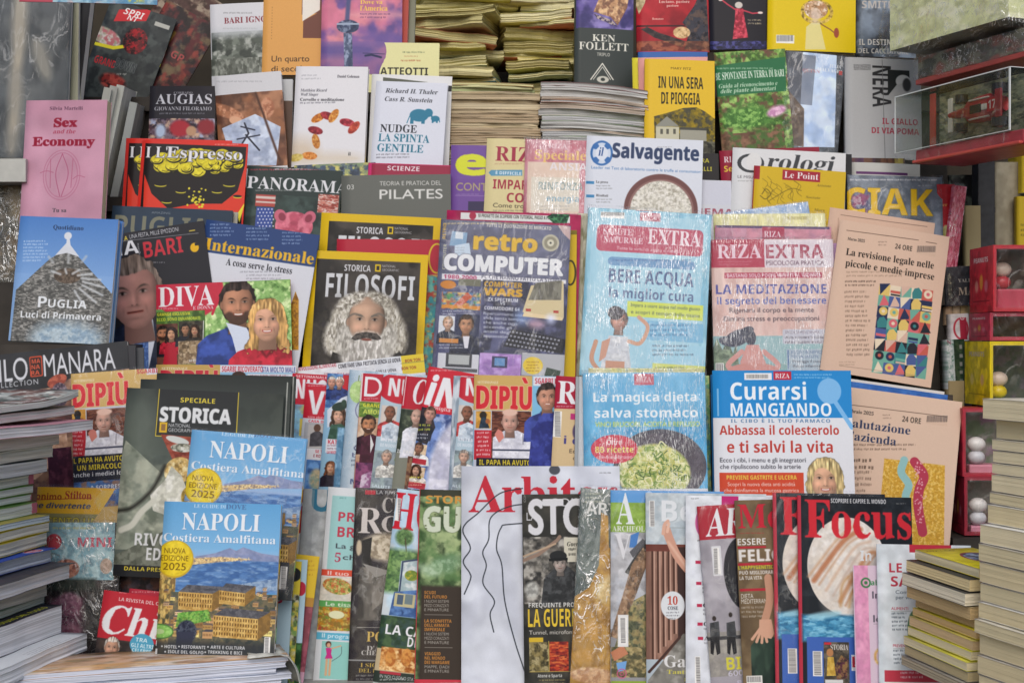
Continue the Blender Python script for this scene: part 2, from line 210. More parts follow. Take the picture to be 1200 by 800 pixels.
109:(182,[32,57,32,62,36,62,41,68,41,134,37,139,32,140,32,145,66,145,66,132,77,143,91,147,105,143,113,131,125,143,139,147,156,140,162,117,162,68,166,62,171,62,171,57,128,57,128,62,135,64,137,73,137,118,135,130,133,133,128,134,121,131,114,124,114,68,118,62,122,62,122,57,80,57,80,62,85,62,89,68,89,125,85,133,80,134,73,131,66,124,66,73,70,62,75,62,75,57]),
110:(125,[32,57,32,62,36,62,41,68,41,134,37,139,32,140,32,145,67,145,67,133,78,143,92,147,110,140,116,117,117,64,124,62,124,57,81,57,81,62,88,64,90,73,90,125,86,133,81,134,73,131,67,124,68,64,75,62,75,57]),
111:(110,[72,54,51,60,43,67,37,77,33,88,33,113,37,125,43,134,51,141,61,146,83,146,93,141,101,134,107,125,111,114,111,88,107,76,101,67,93,60],[72,60,79,62,83,68,86,89,85,121,83,134,78,140,72,142,66,140,61,134,58,101,61,68,66,62]),
112:(122,[32,18,32,22,38,24,41,29,41,133,37,139,32,140,32,145,65,145,65,131,75,143,89,147,98,146,112,134,117,125,120,114,120,89,117,77,112,68,105,60,97,56,88,54,76,57,67,66,67,34,69,26,80,22,80,18],[79,65,86,67,91,74,94,85,95,101,92,127,87,134,80,136,73,133,67,124,67,76,72,68]),
113:(119,[74,18,74,22,84,25,87,33,87,65,77,57,65,54,56,56,48,60,41,66,33,86,32,98,38,123,44,133,52,141,62,146,73,147,85,145,96,137,110,148,113,148,114,25,122,22,122,18],[75,65,83,68,87,76,87,125,84,137,75,140,67,138,62,131,59,119,59,85,62,74,67,68]),
114:(94,[32,57,32,62,36,62,41,67,41,134,39,138,32,140,33,145,66,145,66,128,71,136,83,146,96,146,101,143,104,138,105,132,102,123,89,120,78,131,70,125,67,111,68,67,73,62,80,62,80,57]),
115:(94,[68,54,60,55,50,59,43,58,41,55,37,55,37,87,41,87,50,68,57,63,65,61,71,62,78,68,76,81,69,87,47,99,38,112,37,119,39,130,44,139,53,145,68,147,83,143,87,144,89,147,92,147,92,120,88,120,85,129,74,139,67,141,58,138,55,130,56,126,61,120,86,106,92,100,95,93,96,84,94,72,88,62,79,56]),
116:(75,[60,54,51,56,45,60,41,67,40,136,32,136,32,142,51,161,62,177,66,177,66,145,83,145,83,136,66,136,67,71,72,68,78,71,82,78,87,76,76,60]),
117:(123,[62,54,51,56,44,62,39,84,38,137,30,140,30,145,65,145,65,78,67,70,74,67,82,69,88,76,88,133,86,137,78,140,78,145,114,145,114,71,116,68,123,65,123,61,107,59,88,54,88,68,83,62,70,55]),
118:(100,[65,54,33,137,26,140,26,145,71,145,71,140,63,139,62,133,77,92,92,134,89,139,82,140,82,145,109,145,109,140,104,139,101,136,70,54]),
119:(142,[60,54,32,132,27,139,24,140,24,145,64,145,64,140,59,139,58,130,72,93,84,123,78,139,72,140,72,145,114,145,114,140,108,139,106,133,117,97,131,135,129,139,122,140,122,145,146,145,146,140,143,140,137,130,109,54,104,54,87,113,64,54]),
120:(105,[28,57,28,61,36,65,44,73,60,96,39,131,33,138,28,140,28,145,72,145,72,140,67,139,65,134,76,115,90,136,88,139,81,140,81,145,110,145,110,141,103,137,95,129,80,109,108,63,113,61,113,57,69,57,69,62,75,63,77,66,64,89,53,74,50,67,52,63,59,61,59,57]),
121:(98,[41,17,35,18,26,27,25,33,28,42,32,45,37,46,44,43,48,30,50,29,58,36,62,44,65,56,34,135,29,140,26,140,26,145,70,145,70,140,63,139,61,135,77,91,90,128,91,135,86,140,81,140,81,145,107,145,107,140,101,136,96,126,62,30,53,20]),
122:(96,[30,57,30,61,72,138,53,137,46,134,42,128,39,118,34,118,35,145,101,145,101,139,61,64,79,65,87,69,97,87,101,87,99,57]),
48:(123,[77,55,63,57,51,64,43,74,37,88,34,105,34,145,37,162,43,176,51,186,63,192,78,195,92,192,103,186,111,176,117,162,122,125,117,88,111,74,103,64,92,57],[77,67,86,71,91,83,94,125,91,167,86,178,78,182,69,178,64,167,61,125,64,83,69,71]),
49:(123,[44,57,44,67,59,67,66,70,68,73,68,175,56,160,50,156,41,156,35,163,35,169,47,173,75,193,95,193,95,74,97,70,104,67,119,67,119,57]),
50:(123,[33,57,33,77,60,105,77,126,82,135,88,162,87,171,84,178,79,182,74,183,66,181,61,175,58,164,57,150,40,154,36,160,34,169,35,176,38,182,44,187,62,194,74,195,91,192,104,186,112,176,115,163,113,150,105,136,91,119,50,78,92,78,102,81,105,85,109,97,119,97,118,57]),
51:(123,[71,55,49,58,41,62,33,72,33,84,37,89,47,93,49,82,53,74,69,68,75,69,85,74,89,79,92,96,90,106,84,114,76,119,53,121,53,133,75,135,82,141,86,150,87,161,84,177,79,182,67,182,63,179,58,168,57,154,47,155,40,158,35,163,33,170,36,180,44,188,56,193,73,195,90,193,104,186,112,177,115,164,113,152,107,142,87,129,95,127,109,120,118,106,118,85,111,70,104,64,89,57]),
52:(123,[59,57,59,67,75,69,78,73,79,92,29,92,29,104,80,193,105,193,105,105,124,105,124,92,105,92,105,81,107,73,110,69,123,67,123,57],[42,105,79,105,80,175,74,160]),
53:(123,[71,55,50,58,43,62,35,72,35,84,38,88,49,91,50,81,57,72,62,69,68,68,79,71,84,75,90,88,91,99,89,111,84,120,76,125,60,127,46,123,38,127,44,193,112,193,113,158,102,158,100,168,93,172,55,172,52,137,61,139,91,137,105,129,115,117,118,99,117,87,114,78,103,65,87,57]),
54:(123,[80,55,67,57,56,62,47,71,41,83,36,100,35,120,38,149,42,162,55,182,64,189,74,193,86,195,105,192,115,184,118,174,117,168,113,163,107,160,97,159,96,170,92,180,85,183,75,180,68,170,63,155,60,133,77,140,100,138,112,130,119,117,121,101,119,82,111,68,98,58],[80,68,86,70,91,75,94,85,94,112,91,122,86,127,79,129,68,126,60,120,62,96,66,80,73,71]),
55:(123,[57,57,105,172,57,172,50,170,46,153,35,153,36,193,122,193,122,183,72,57]),
56:(123,[76,55,63,56,51,60,37,73,32,92,34,103,40,112,59,126,49,133,42,141,38,150,38,169,41,177,46,184,54,190,78,195,95,192,107,185,114,174,117,161,115,151,110,143,92,131,106,122,115,113,121,104,122,93,119,77,110,65,96,58],[81,137,87,141,91,147,94,162,90,177,82,183,77,184,71,182,66,177,63,171,63,153,67,147],[77,66,85,68,92,73,96,80,96,98,91,105,71,118,65,113,58,100,58,81,62,73,69,68]),
57:(123,[68,55,51,58,41,66,38,77,43,86,47,87,55,73,61,69,69,67,87,81,94,122,90,117,77,110,69,109,54,112,43,119,36,132,33,149,38,173,44,182,52,189,75,195,87,193,98,188,107,179,114,167,118,151,120,131,117,101,108,77,92,61,81,57],[76,123,87,126,94,136,93,157,89,171,83,179,76,182,69,180,64,174,60,164,59,150,64,130]),
}
load_glyphs()
bpy.data.objects.remove(_fo); bpy.data.curves.remove(_fc)
_tc = {}
def strip(s, f, track=0.0):
    k = (s, f, track)
    if k in _tc: return _tc[k]
    pieces = []; x = 0
    for ch in s:
        g, off, adv = glyph(ch, f)
        pieces.append((x+off, g)); x += adv+int(track*EM)
    lo = min(p[0] for p in pieces); hi = max(p[0]+p[1].shape[1] for p in pieces)
    out = np.zeros((ROWS, hi-lo), np.float32)
    for px, g in pieces:
        out[:, px-lo:px-lo+g.shape[1]] = np.maximum(out[:, px-lo:px-lo+g.shape[1]], g)
    if f in ('bi', 'si', 'sbi', 'it', 'scr'):
        n = int(ROWS*.22); o2 = np.zeros((ROWS, out.shape[1]+n), np.float32)
        for r in range(ROWS):
            k = int((ROWS-r)*.22); o2[r, k:k+out.shape[1]] = out[r]
        out = o2[:, int(n*.2):]
    g, _, _ = glyph('H', f); rr = np.nonzero(g.any(axis=1))[0]
    cap = (rr[0], rr[-1]+1)
    _tc[k] = (out, cap); return _tc[k]
def resample(img, ax, p0, p1, n):
    """area-average along axis so that source 0..N maps to p0..p1 over n target cells"""
    N = img.shape[ax]
    cum = np.concatenate([np.zeros_like(np.take(img, [0], ax)), np.cumsum(img, axis=ax)], axis=ax)
    edges = (np.arange(n+1)-p0)/(p1-p0)*N
    edges = np.clip(edges, 0, N); i = np.minimum(edges.astype(int), N-1); f = edges-i
    lo = np.take(cum, i, ax); hi = np.take(cum, i+1, ax)
    f = f.reshape((-1, 1) if ax == 0 else (1, -1))
    v = lo*(1-f)+hi*f
    return np.diff(v, axis=ax)*((p1-p0)/N)

# ------------------------------------------------------------------ print: covers are painted flat, with some seen haze kept in the colours
def hx(c):
    if isinstance(c, str): return np.array([int(c[i:i+2], 16)/255 for i in (0, 2, 4)], np.float32)
    return np.array(c, np.float32)
def up(g, h, w):
    gh, gw = g.shape
    ys = np.linspace(0, gh-1.001, h); xs = np.linspace(0, gw-1.001, w)
    yi = ys.astype(int); xi = xs.astype(int); fy = ys-yi; fx = xs-xi
    fy = (fy*fy*(3-2*fy))[:, None]; fx = (fx*fx*(3-2*fx))[None]
    return (g[yi][:, xi]*(1-fx)+g[yi][:, xi+1]*fx)*(1-fy)+(g[yi+1][:, xi]*(1-fx)+g[yi+1][:, xi+1]*fx)*fy
def fbm(h, w, sc, rs, octs=4, asp=1.0):
    out = np.zeros((h, w), np.float32); a = 1; t = 0
    for o in range(octs):
        gh = int(h/sc*asp)+3; gw = int(w/sc)+3
        out += a*up(rs.rand(gh, gw).astype(np.float32), h, w); t += a; a *= .5; sc = max(sc/2.1, 1.2)
        if sc <= 1.3: break
    out /= t
    return np.clip((out-out.mean())/(out.std()+1e-5)*.26+.5, 0, 1)

class Cover:
    S = 2.0
    def __init__(s, tl, tr, h, base, seed):
        s.rs = np.random.RandomState(seed)
        s.o = np.array(tl, float); d = np.array(tr, float)-s.o; s.w = float(np.hypot(*d)); s.h = float(h)
        s.ux = d/s.w; s.uy = np.array([-s.ux[1], s.ux[0]])
        s.W = max(8, int(s.w*s.S)); s.H = max(8, int(h*s.S))
        s.C = np.empty((s.H, s.W, 3), np.float32); s.C[:] = hx(base if not isinstance(base, list) else base[0])
        if isinstance(base, list): s.all(base)
    def loc(s, x, y):
        p = np.array([x, y], float)-s.o
        return float(p@s.ux)*s.S, float(p@s.uy)*s.S
    def _bl(s, m, x0, y0, col, a=1.0, sc=8, asp=1.0):
        h, w = m.shape
        if h == 0 or w == 0: return
        X0 = max(0, x0); Y0 = max(0, y0); X1 = min(s.W, x0+w); Y1 = min(s.H, y0+h)
        if X1 <= X0 or Y1 <= Y0: return
        if isinstance(col, list):
            acc = 0; tot = 0
            for q in col:
                wgt = np.exp(9*(fbm(h, w, sc*s.S*1.25, s.rs, 4, asp)-.5)+2.2*s.rs.rand()-1.1)
                acc = acc+wgt[..., None]*hx(q); tot = tot+wgt
            cc = (acc/tot[..., None])
            cc = (cc*(1+.10*(fbm(h, w, max(1.5, sc*.5)*s.S, s.rs, 2, asp)-.5))[..., None])[Y0-y0:Y1-y0, X0-x0:X1-x0]
        else: cc = hx(col)
        mm = (m[Y0-y0:Y1-y0, X0-x0:X1-x0]*a)[..., None]
        s.C[Y0:Y1, X0:X1] = s.C[Y0:Y1, X0:X1]*(1-mm)+cc*mm
        return s
    def all(s, col, a=1.0, sc=8, asp=1.0):
        s._bl(np.ones((s.H, s.W), np.float32), 0, 0, col, a, sc, asp); return s
    def R(s, x, y, w, h, col, a=1.0, sc=6, soft=0, r=0, asp=1.0):
        lx, ly = s.loc(x, y); w *= s.S; h *= s.S; soft = max(soft*s.S, .5)
        x0 = int(lx-soft-1); y0 = int(ly-soft-1); nx = int(w+2*soft)+4; ny = int(h+2*soft)+4
        xs = x0+np.arange(nx)+.5; ys = y0+np.arange(ny)+.5
        r = r*s.S
        qx = np.abs(xs-(lx+w/2))-(w/2-r); qy = np.abs(ys-(ly+h/2))-(h/2-r)
        if r > 0:
            d = np.hypot(np.maximum(qx, 0)[None], np.maximum(qy, 0)[:, None])+np.minimum(np.maximum(qx[None], qy[:, None]), 0)-r
        else: d = np.maximum(qx[None], qy[:, None])
        m = np.clip(.5-d/(2*soft), 0, 1)
        s._bl(m.astype(np.float32), x0, y0, col, a, sc, asp); return s
    def G(s, x, y, w, h, c0, c1, hor=False, a=1.0):
        lx, ly = s.loc(x, y); X0 = max(0, int(round(lx))); Y0 = max(0, int(round(ly)))
        X1 = min(s.W, int(round(lx+w*s.S))); Y1 = min(s.H, int(round(ly+h*s.S)))
        if X1 <= X0 or Y1 <= Y0: return s
        t = (np.arange(X1-X0)+X0-lx)/(w*s.S) if hor else (np.arange(Y1-Y0)+Y0-ly)/(h*s.S)
        t = t[None, :, None] if hor else t[:, None, None]
        s.C[Y0:Y1, X0:X1] = s.C[Y0:Y1, X0:X1]*(1-a)+a*(hx(c0)*(1-t)+hx(c1)*t); return s
    def E(s, cx, cy, rx, ry, col, a=1.0, soft=.5, rot=0, sc=4, ring=0, asp=1.0):
        lx, ly = s.loc(cx, cy); rx *= s.S; ry *= s.S; soft = max(soft*s.S, .7)
        R = int(max(rx, ry)+soft+ring*s.S)+3
        x0 = int(lx)-R; y0 = int(ly)-R
        xs = (x0+np.arange(2*R+1)+.5-lx)[None]; ys = (y0+np.arange(2*R+1)+.5-ly)[:, None]
        c, q = math.cos(math.radians(rot)), math.sin(math.radians(rot))
        X = xs*c+ys*q; Y = -xs*q+ys*c
        k = np.sqrt((X/rx)**2+(Y/ry)**2)+1e-6
        g = np.sqrt((X/rx**2)**2+(Y/ry**2)**2)/k+1e-6
        d = (k-1)/g
        if ring: d = np.abs(d)-ring*s.S/2
        s._bl(np.clip(.5-d/(2*soft), 0, 1).astype(np.float32), x0, y0, col, a, sc, asp); return s
    def P(s, pts, col, a=1.0, sc=6, asp=1.0):
        q = np.array([s.loc(*p) for p in pts]); x0, y0 = np.floor(q.min(0)).astype(int)-1; x1, y1 = np.ceil(q.max(0)).astype(int)+1
        x0 = max(x0, -2); y0 = max(y0, -2); x1 = min(x1, s.W+2); y1 = min(y1, s.H+2)
        if x1 <= x0 or y1 <= y0: return s
        SS = 3; nx = (x1-x0)*SS; ny = (y1-y0)*SS; m = np.zeros((ny, nx), bool)
        xs = x0+(np.arange(nx)+.5)/SS; ys = y0+(np.arange(ny)+.5)/SS
        for i in range(len(q)):
            (ax, ay), (bx, by) = q[i], q[(i+1) % len(q)]
            if ay == by: continue
            rr = (ay <= ys) != (by <= ys)
            if rr.any():
                xx = ax+(ys[rr]-ay)/(by-ay)*(bx-ax)
                m[rr] ^= xs[None] >= xx[:, None]
        mm = m.reshape(y1-y0, SS, x1-x0, SS).mean(axis=(1, 3)).astype(np.float32)
        s._bl(mm, x0, y0, col, a, sc, asp); return s
    def L(s, pts, wd, col, a=1.0, smooth=False, soft=0):
        if smooth: pts = spline(pts)
        q = np.array([s.loc(*p) for p in pts]); wd = wd*s.S/2; e = max(.6, soft*s.S)
        x0, y0 = np.floor(q.min(0)-wd-e-1).astype(int); x1, y1 = np.ceil(q.max(0)+wd+e+1).astype(int)
        x0 = max(x0, 0); y0 = max(y0, 0); x1 = min(x1, s.W); y1 = min(y1, s.H)
        if x1 <= x0 or y1 <= y0: return s
        D = np.full((y1-y0, x1-x0), 1e9, np.float32)
        for i in range(len(q)-1):
            A, B = q[i], q[i+1]
            bx0 = max(x0, int(min(A[0], B[0])-wd-e-2)); bx1 = min(x1, int(max(A[0], B[0])+wd+e+3))
            by0 = max(y0, int(min(A[1], B[1])-wd-e-2)); by1 = min(y1, int(max(A[1], B[1])+wd+e+3))
            if bx1 <= bx0 or by1 <= by0: continue
            xs = (np.arange(bx0, bx1)+.5)[None]; ys = (np.arange(by0, by1)+.5)[:, None]
            v = B-A; t = np.clip(((xs-A[0])*v[0]+(ys-A[1])*v[1])/(v@v+1e-9), 0, 1)
            d = np.hypot(xs-A[0]-t*v[0], ys-A[1]-t*v[1])
            sl = D[by0-y0:by1-y0, bx0-x0:bx1-x0]; np.minimum(sl, d, out=sl)
        s._bl(np.clip(.5-(D-wd)/(2*e), 0, 1).astype(np.float32), x0, y0, col, a); return s
    def T(s, txt, x, y, w, h, col, f='sb', a=1.0, ol=None, sh=None, track=0.0, al='l', rot=0, wt=0):
        """x, y: top left of the capitals; w: length (None: natural); h: capital height"""
        if f == 's' and wt >= .5: f = 'sb'; wt = 0
        img, cap = strip(txt, f, track)
        ch = cap[1]-cap[0]; ky = h*s.S/ch
        kx = ky if w is None else w*s.S/img.shape[1]
        tw = img.shape[1]*kx
        if rot:      # 90: reads upwards, -90: downwards
            img2 = np.rot90(img, 1 if rot > 0 else 3)
            lx, ly = s.loc(x, y)
            if rot > 0: px = lx-cap[0]*ky; py = ly-tw
            else: px = lx-(ROWS-cap[1])*ky; py = ly
            pw = ROWS*ky; ph = tw; img = img2
        else:
            lx, ly = s.loc(x, y)
            if al == 'c': lx -= tw/2
            if al == 'r': lx -= tw
            px = lx; py = ly-cap[0]*ky; pw = tw; ph = ROWS*ky
        pad = 3+int((ol[1] if ol else 0)*s.S)
        X0 = int(math.floor(px))-pad; Y0 = int(math.floor(py))-pad
        nx = int(pw)+2*pad+2; ny = int(ph)+2*pad+2
        m = resample(resample(img, 1, px-X0, px-X0+pw, nx), 0, py-Y0, py-Y0+ph, ny)
        m = np.clip(m, 0, 1)
        def dil(m, r):
            if r <= 0: return m
            o = m.copy(); R = int(math.ceil(r))
            for dy in range(-R, R+1):
                for dx in range(-R, R+1):
                    dd = math.hypot(dx, dy)
                    if dd > r+.5 or (dx == 0 and dy == 0): continue
                    k = min(1, r+.5-dd+.0)
                    o = np.maximum(o, k*np.roll(np.roll(m, dy, 0), dx, 1))
            return o
        if wt: m = dil(m, wt*s.S)
        if sh: s._bl(m, X0+int(sh[1]*s.S), Y0+int(sh[2]*s.S), sh[0], .85)
        if ol: s._bl(dil(m, ol[1]*s.S), X0, Y0, ol[0], a)
        s._bl(m, X0, Y0, col, a); return s
    def greek(s, x, y, w, n, dy, col, a=.6, h=None, ragged=.3, al='l'):
        """lines of print too small to read"""
        h = h or dy*.5
        for i in range(n):
            ww = w*(1-ragged*s.rs.rand()); xx = x+(w-ww if al == 'r' else (w-ww)/2 if al == 'c' else 0); end = xx+ww
            lx = xx
            while lx < end:
                wl = min(end-lx, h*(1+3.2*s.rs.rand()))
                n_ = max(1, int(wl/(h*.6)))
                px = x*0+lx; 
                for k in range(n_):
                    p = s.o*0
                    s.R(px+k*wl/n_, y+i*dy+h*.25*(s.rs.rand() < .5)*0.6, wl/n_*.72, h*(.75+.25*s.rs.rand()), col, a*(.55+.45*s.rs.rand()))
                lx += wl+h*.45
        return s
    def bar(s, x, y, w, h, vert=False, bgc='e8e6e2'):
        s.R(x, y, w, h, bgc)
        L_ = (h if vert else w)-1.6; p = 0
        while p < L_:
            t = .35+s.rs.rand()*.8
            if vert: s.R(x+.8, y+.8+p, w-1.6-(1.2 if w > 6 else 0), t*.6, '26262a', .9)
            else: s.R(x+.8+p, y+.8, t*.6, h-1.6-(1.2 if h > 6 else 0), '26262a', .9)
            p += t+.35
        return s
    def face(s, cx, cy, r, skin='d2a184', hair='3a2c24', style='m', beard=0, top=None, look=0, smile=0, bald=0, a=1.0):
        """printed portrait: r is half the height of the head"""
        sk = hx(skin); hr = hx(hair)
        if top is not None:
            tc = hx(top)
            s.P([(cx-r*1.9, cy+r*3.4), (cx-r*1.8, cy+r*1.9), (cx-r*1.4, cy+r*1.5), (cx-r*.45, cy+r*1.12), (cx+r*.45, cy+r*1.12), (cx+r*1.4, cy+r*1.5), (cx+r*1.8, cy+r*1.9), (cx+r*1.9, cy+r*3.4)], [tuple(tc*.75), tuple(tc), tuple(np.clip(tc*1.12, 0, 1))], sc=r*.5)
            s.L([(cx-r*.5, cy+r*1.12), (cx, cy+r*1.75), (cx+r*.5, cy+r*1.12)], r*.12, tuple(tc*.5), .7, soft=r*.05)
        lx, ly = s.loc(cx, cy); R = r*s.S; x0 = int(lx-R*1.35); y0 = int(ly-R*1.45); w = int(R*2.7)+2; h = int(R*3.2)+2
        if style != 'f': h = int(R*2.9)+2
        U = ((x0+np.arange(w)+.5-lx)/R)[None]*np.ones((h, 1)); V = ((y0+np.arange(h)+.5-ly)/R)[:, None]*np.ones((1, w))
        px = 1/R; g = lambda u, v, su, sv: np.exp(-((U-u)/su)**2-((V-v)/sv)**2)
        ss = lambda d: np.clip(.5-d/(1.6*px+.03), 0, 1)      # distance -> coverage
        col = np.zeros((h, w, 3)); al = np.zeros((h, w))
        def lay(m, c):
            nonlocal col, al
            m = np.clip(m, 0, 1)[..., None]; col = col*(1-m)+np.asarray(c)*m; al = al+(1-al)*m[..., 0]
        wob = fbm(h, w, max(2, R*.22), s.rs, 3)-.5
        st = fbm(h, w, max(2, R*.10), s.rs, 2, .22); st2 = up(s.rs.rand(4, w//2+3), h, w)
        hc = hr*(.55+.55*st+.35*st2)[..., None]*1.0+.10*(np.clip(1-(np.abs(V+.75)/.35), 0, 1)*st)[..., None]
        # hair behind
        if style == 'f':
            hw = .90+.13*np.clip(V, 0, 2)*np.exp(-np.clip(V-1, 0, 9)*2)+.10*np.sin(V*5+1)*np.clip(V+.3, 0, 1)+.14*wob
            dome = ((np.abs(U)/.92)**2.3+(np.clip(-V, 0, 3)/1.10)**2.3)**(1/2.3)-1
            hd = np.where(V < 0, np.maximum(dome-.05*wob, -1), np.maximum(np.abs(U)-hw, V-1.25-.5*wob-.25*np.abs(U)))
            lay(ss(hd), hc*.8)
        elif not bald: lay(ss(np.hypot(U/.86, (V+.14)/1.03)-1-.10*wob), hc)
        lay(ss(np.maximum(np.abs(U)-.40-.10*np.clip(V-.8, 0, 1), np.abs(V-1.0)-.42)), sk*(.58+.12*np.clip(-U+.3, 0, 1))[..., None])
        if style == 'm':
            for q in (-1, 1): lay(ss((np.hypot((U-q*.735)/.09, (V-.06)/.19)-1)*.1), sk*.80)
        vv = np.clip(V, -1, 1.0)
        fw = .715*np.sqrt(np.clip(1-np.abs(vv)**2.5, 0, 1))*(1-.20*np.clip(V, 0, 1)**1.6)+.012
        fm = ss(np.where(np.abs(V) < 1.0, np.abs(U)-fw, .1))
        nz = np.sqrt(np.clip(1-(U/.76)**2-(V/1.06)**2, 0.02, 1))
        L = .60+.36*nz-.20*U+(-.05)*V
        u = U-look*.14
        L = L-.20*(g(look*.14-.30, -.10, .20, .11)+g(look*.14+.30, -.10, .20, .11))-.16*np.exp(-((u-.10)/.07)**2)*np.clip(1-np.abs(V-.10)/.34, 0, 1)+.13*np.exp(-((u+.01)/.06)**2)*np.clip(1-np.abs(V-.12)/.32, 0, 1)
        L = L-.16*g(look*.14, .33, .17, .035)-.12*g(look*.14, .69, .20, .05)+.07*g(look*.14, .84, .20, .10)+.09*(g(-.38, .20, .20, .15)+g(.34, .20, .16, .14))+.06*g(-.1, -.52, .4, .16)
        L = L-(.10 if not smile else .16)*(np.exp(-((np.abs(u)-.33-.12*(V-.35))/.035)**2)*np.clip(1-np.abs(V-.44)/.2, 0, 1))-.16*np.clip((np.abs(U)-.5)/.25, 0, 1)+.05*wob
        C = sk*np.clip(L, .25, 1.25)[..., None]; C[..., 0] += .03*(g(-.36, .24, .2, .16)+g(.36, .24, .2, .16)); C = np.clip(C, 0, .97)
        lay(fm, C)
        if beard:
            bc = hx(beard) if not isinstance(beard, int) else hr
            edge = np.clip((V-.34-.10*np.cos(u*5)+.5*np.clip(np.abs(u)-.42, 0, 1)*-1.6)/.12, 0, 1)*np.clip((1.08-V)/.1, 0, 1)
            lay(edge*ss(np.abs(U)-fw-.03)*(.62+.35*st), bc*(.6+.7*st)[..., None]); 
        for q in (-1, 1):
            e = look*.14+q*.30
            lay(.75*g(e, -.085, .105, .036), (.80, .77, .74)); lay(.95*np.clip(g(e+look*.03, -.085, .042, .045)*1.5, 0, 1), (.13, .10, .09))
            lay(.75*np.exp(-((V+.128-2.2*(U-e)**2)/.020)**2)*np.clip(1.2-np.abs(U-e)/.14, 0, 1), sk*.25)
            lay((.85 if style == 'm' else .6)*np.exp(-((V+.255+.10*q*(U-e)-2.0*(U-e-q*.02)**2)/(.036 if style == 'm' else .024))**2)*np.clip(1.3-np.abs(U-e)/.17, 0, 1), hr*.6)
        m0 = look*.14; cv = -1.1*(U-m0)**2*(1.0 if smile else .05)+(.02 if smile else 0)
        lip = np.array([.62, .26, .25]) if style == 'f' else sk*np.array([.74, .52, .50])
        lay(.85*np.exp(-((V-.50-cv)/(.060 if style == 'f' or smile else .042))**4)*np.clip((.27-np.abs(U-m0))/.06, 0, 1), lip)
        if smile: lay(.95*np.exp(-((V-.49-cv*.7)/.034)**4)*np.clip((.21-np.abs(U-m0))/.05, 0, 1), (.90, .88, .86))
        else: lay(.8*np.exp(-((V-.495-cv)/.014)**2)*np.clip((.26-np.abs(U-m0))/.06, 0, 1), lip*.35)
        lay(.5*(g(m0-.07, .29, .03, .022)+g(m0+.07, .29, .03, .022)), sk*.3)
        # hair in front
        if style == 'f':
            side = ss(-(np.abs(U+.06)-(.50+.10*np.clip(V+.6, 0, 1.5)+.03*np.sin(V*6)+.06*wob)))*ss(hd)
            topm = ss(V+.60-.50*np.clip((np.abs(U+.12)/.62), 0, 1)**2.0-.06*wob)*ss(hd)
            lay(np.maximum(side, topm), hc)
        elif not bald:
            line = V+.60-.16*np.cos((U+.1)*2.4)-.62*np.clip(np.abs(U)/.72, 0, 1)**5+.16+.07*wob
            lay(ss(line)*ss(np.hypot(U/.84, (V+.14)/1.02)-1-.10*wob), hc)
        m = al*a; s._bl2(m.astype(np.float32), x0, y0, col.astype(np.float32)); return s
    def _bl2(s, m, x0, y0, cc):
        h, w = m.shape; X0 = max(0, x0); Y0 = max(0, y0); X1 = min(s.W, x0+w); Y1 = min(s.H, y0+h)
        if X1 <= X0 or Y1 <= Y0: return
        mm = m[Y0-y0:Y1-y0, X0-x0:X1-x0, None]; s.C[Y0:Y1, X0:X1] = s.C[Y0:Y1, X0:X1]*(1-mm)+cc[Y0-y0:Y1-y0, X0-x0:X1-x0]*mm
    def finish(s, grain=.035, name='cover print'):
        n = fbm(s.H, s.W, 1.6, s.rs, 2)-.5
        s.C *= (1+grain*n)[..., None]
        s.C = np.clip(s.C, .02, .93)
        im = bpy.data.images.new(name, s.W, s.H, alpha=False)
        buf = np.ones((s.H, s.W, 4), np.float32); buf[..., :3] = s.C[::-1]
        im.pixels.foreach_set(buf.ravel()); im.update(); im.pack()
        return im
def spline(pts, n=8):
    p = [np.array(q, float) for q in pts]; p = [2*p[0]-p[1]]+p+[2*p[-1]-p[-2]]; out = []
    for i in range(1, len(p)-2):
        for k in range(n):
            t = k/n
            out.append(tuple(.5*((2*p[i])+(-p[i-1]+p[i+1])*t+(2*p[i-1]-5*p[i]+4*p[i+1]-p[i+2])*t*t+(-p[i-1]+3*p[i]-3*p[i+1]+p[i+2])*t**3)))
    out.append(tuple(p[-2])); return out

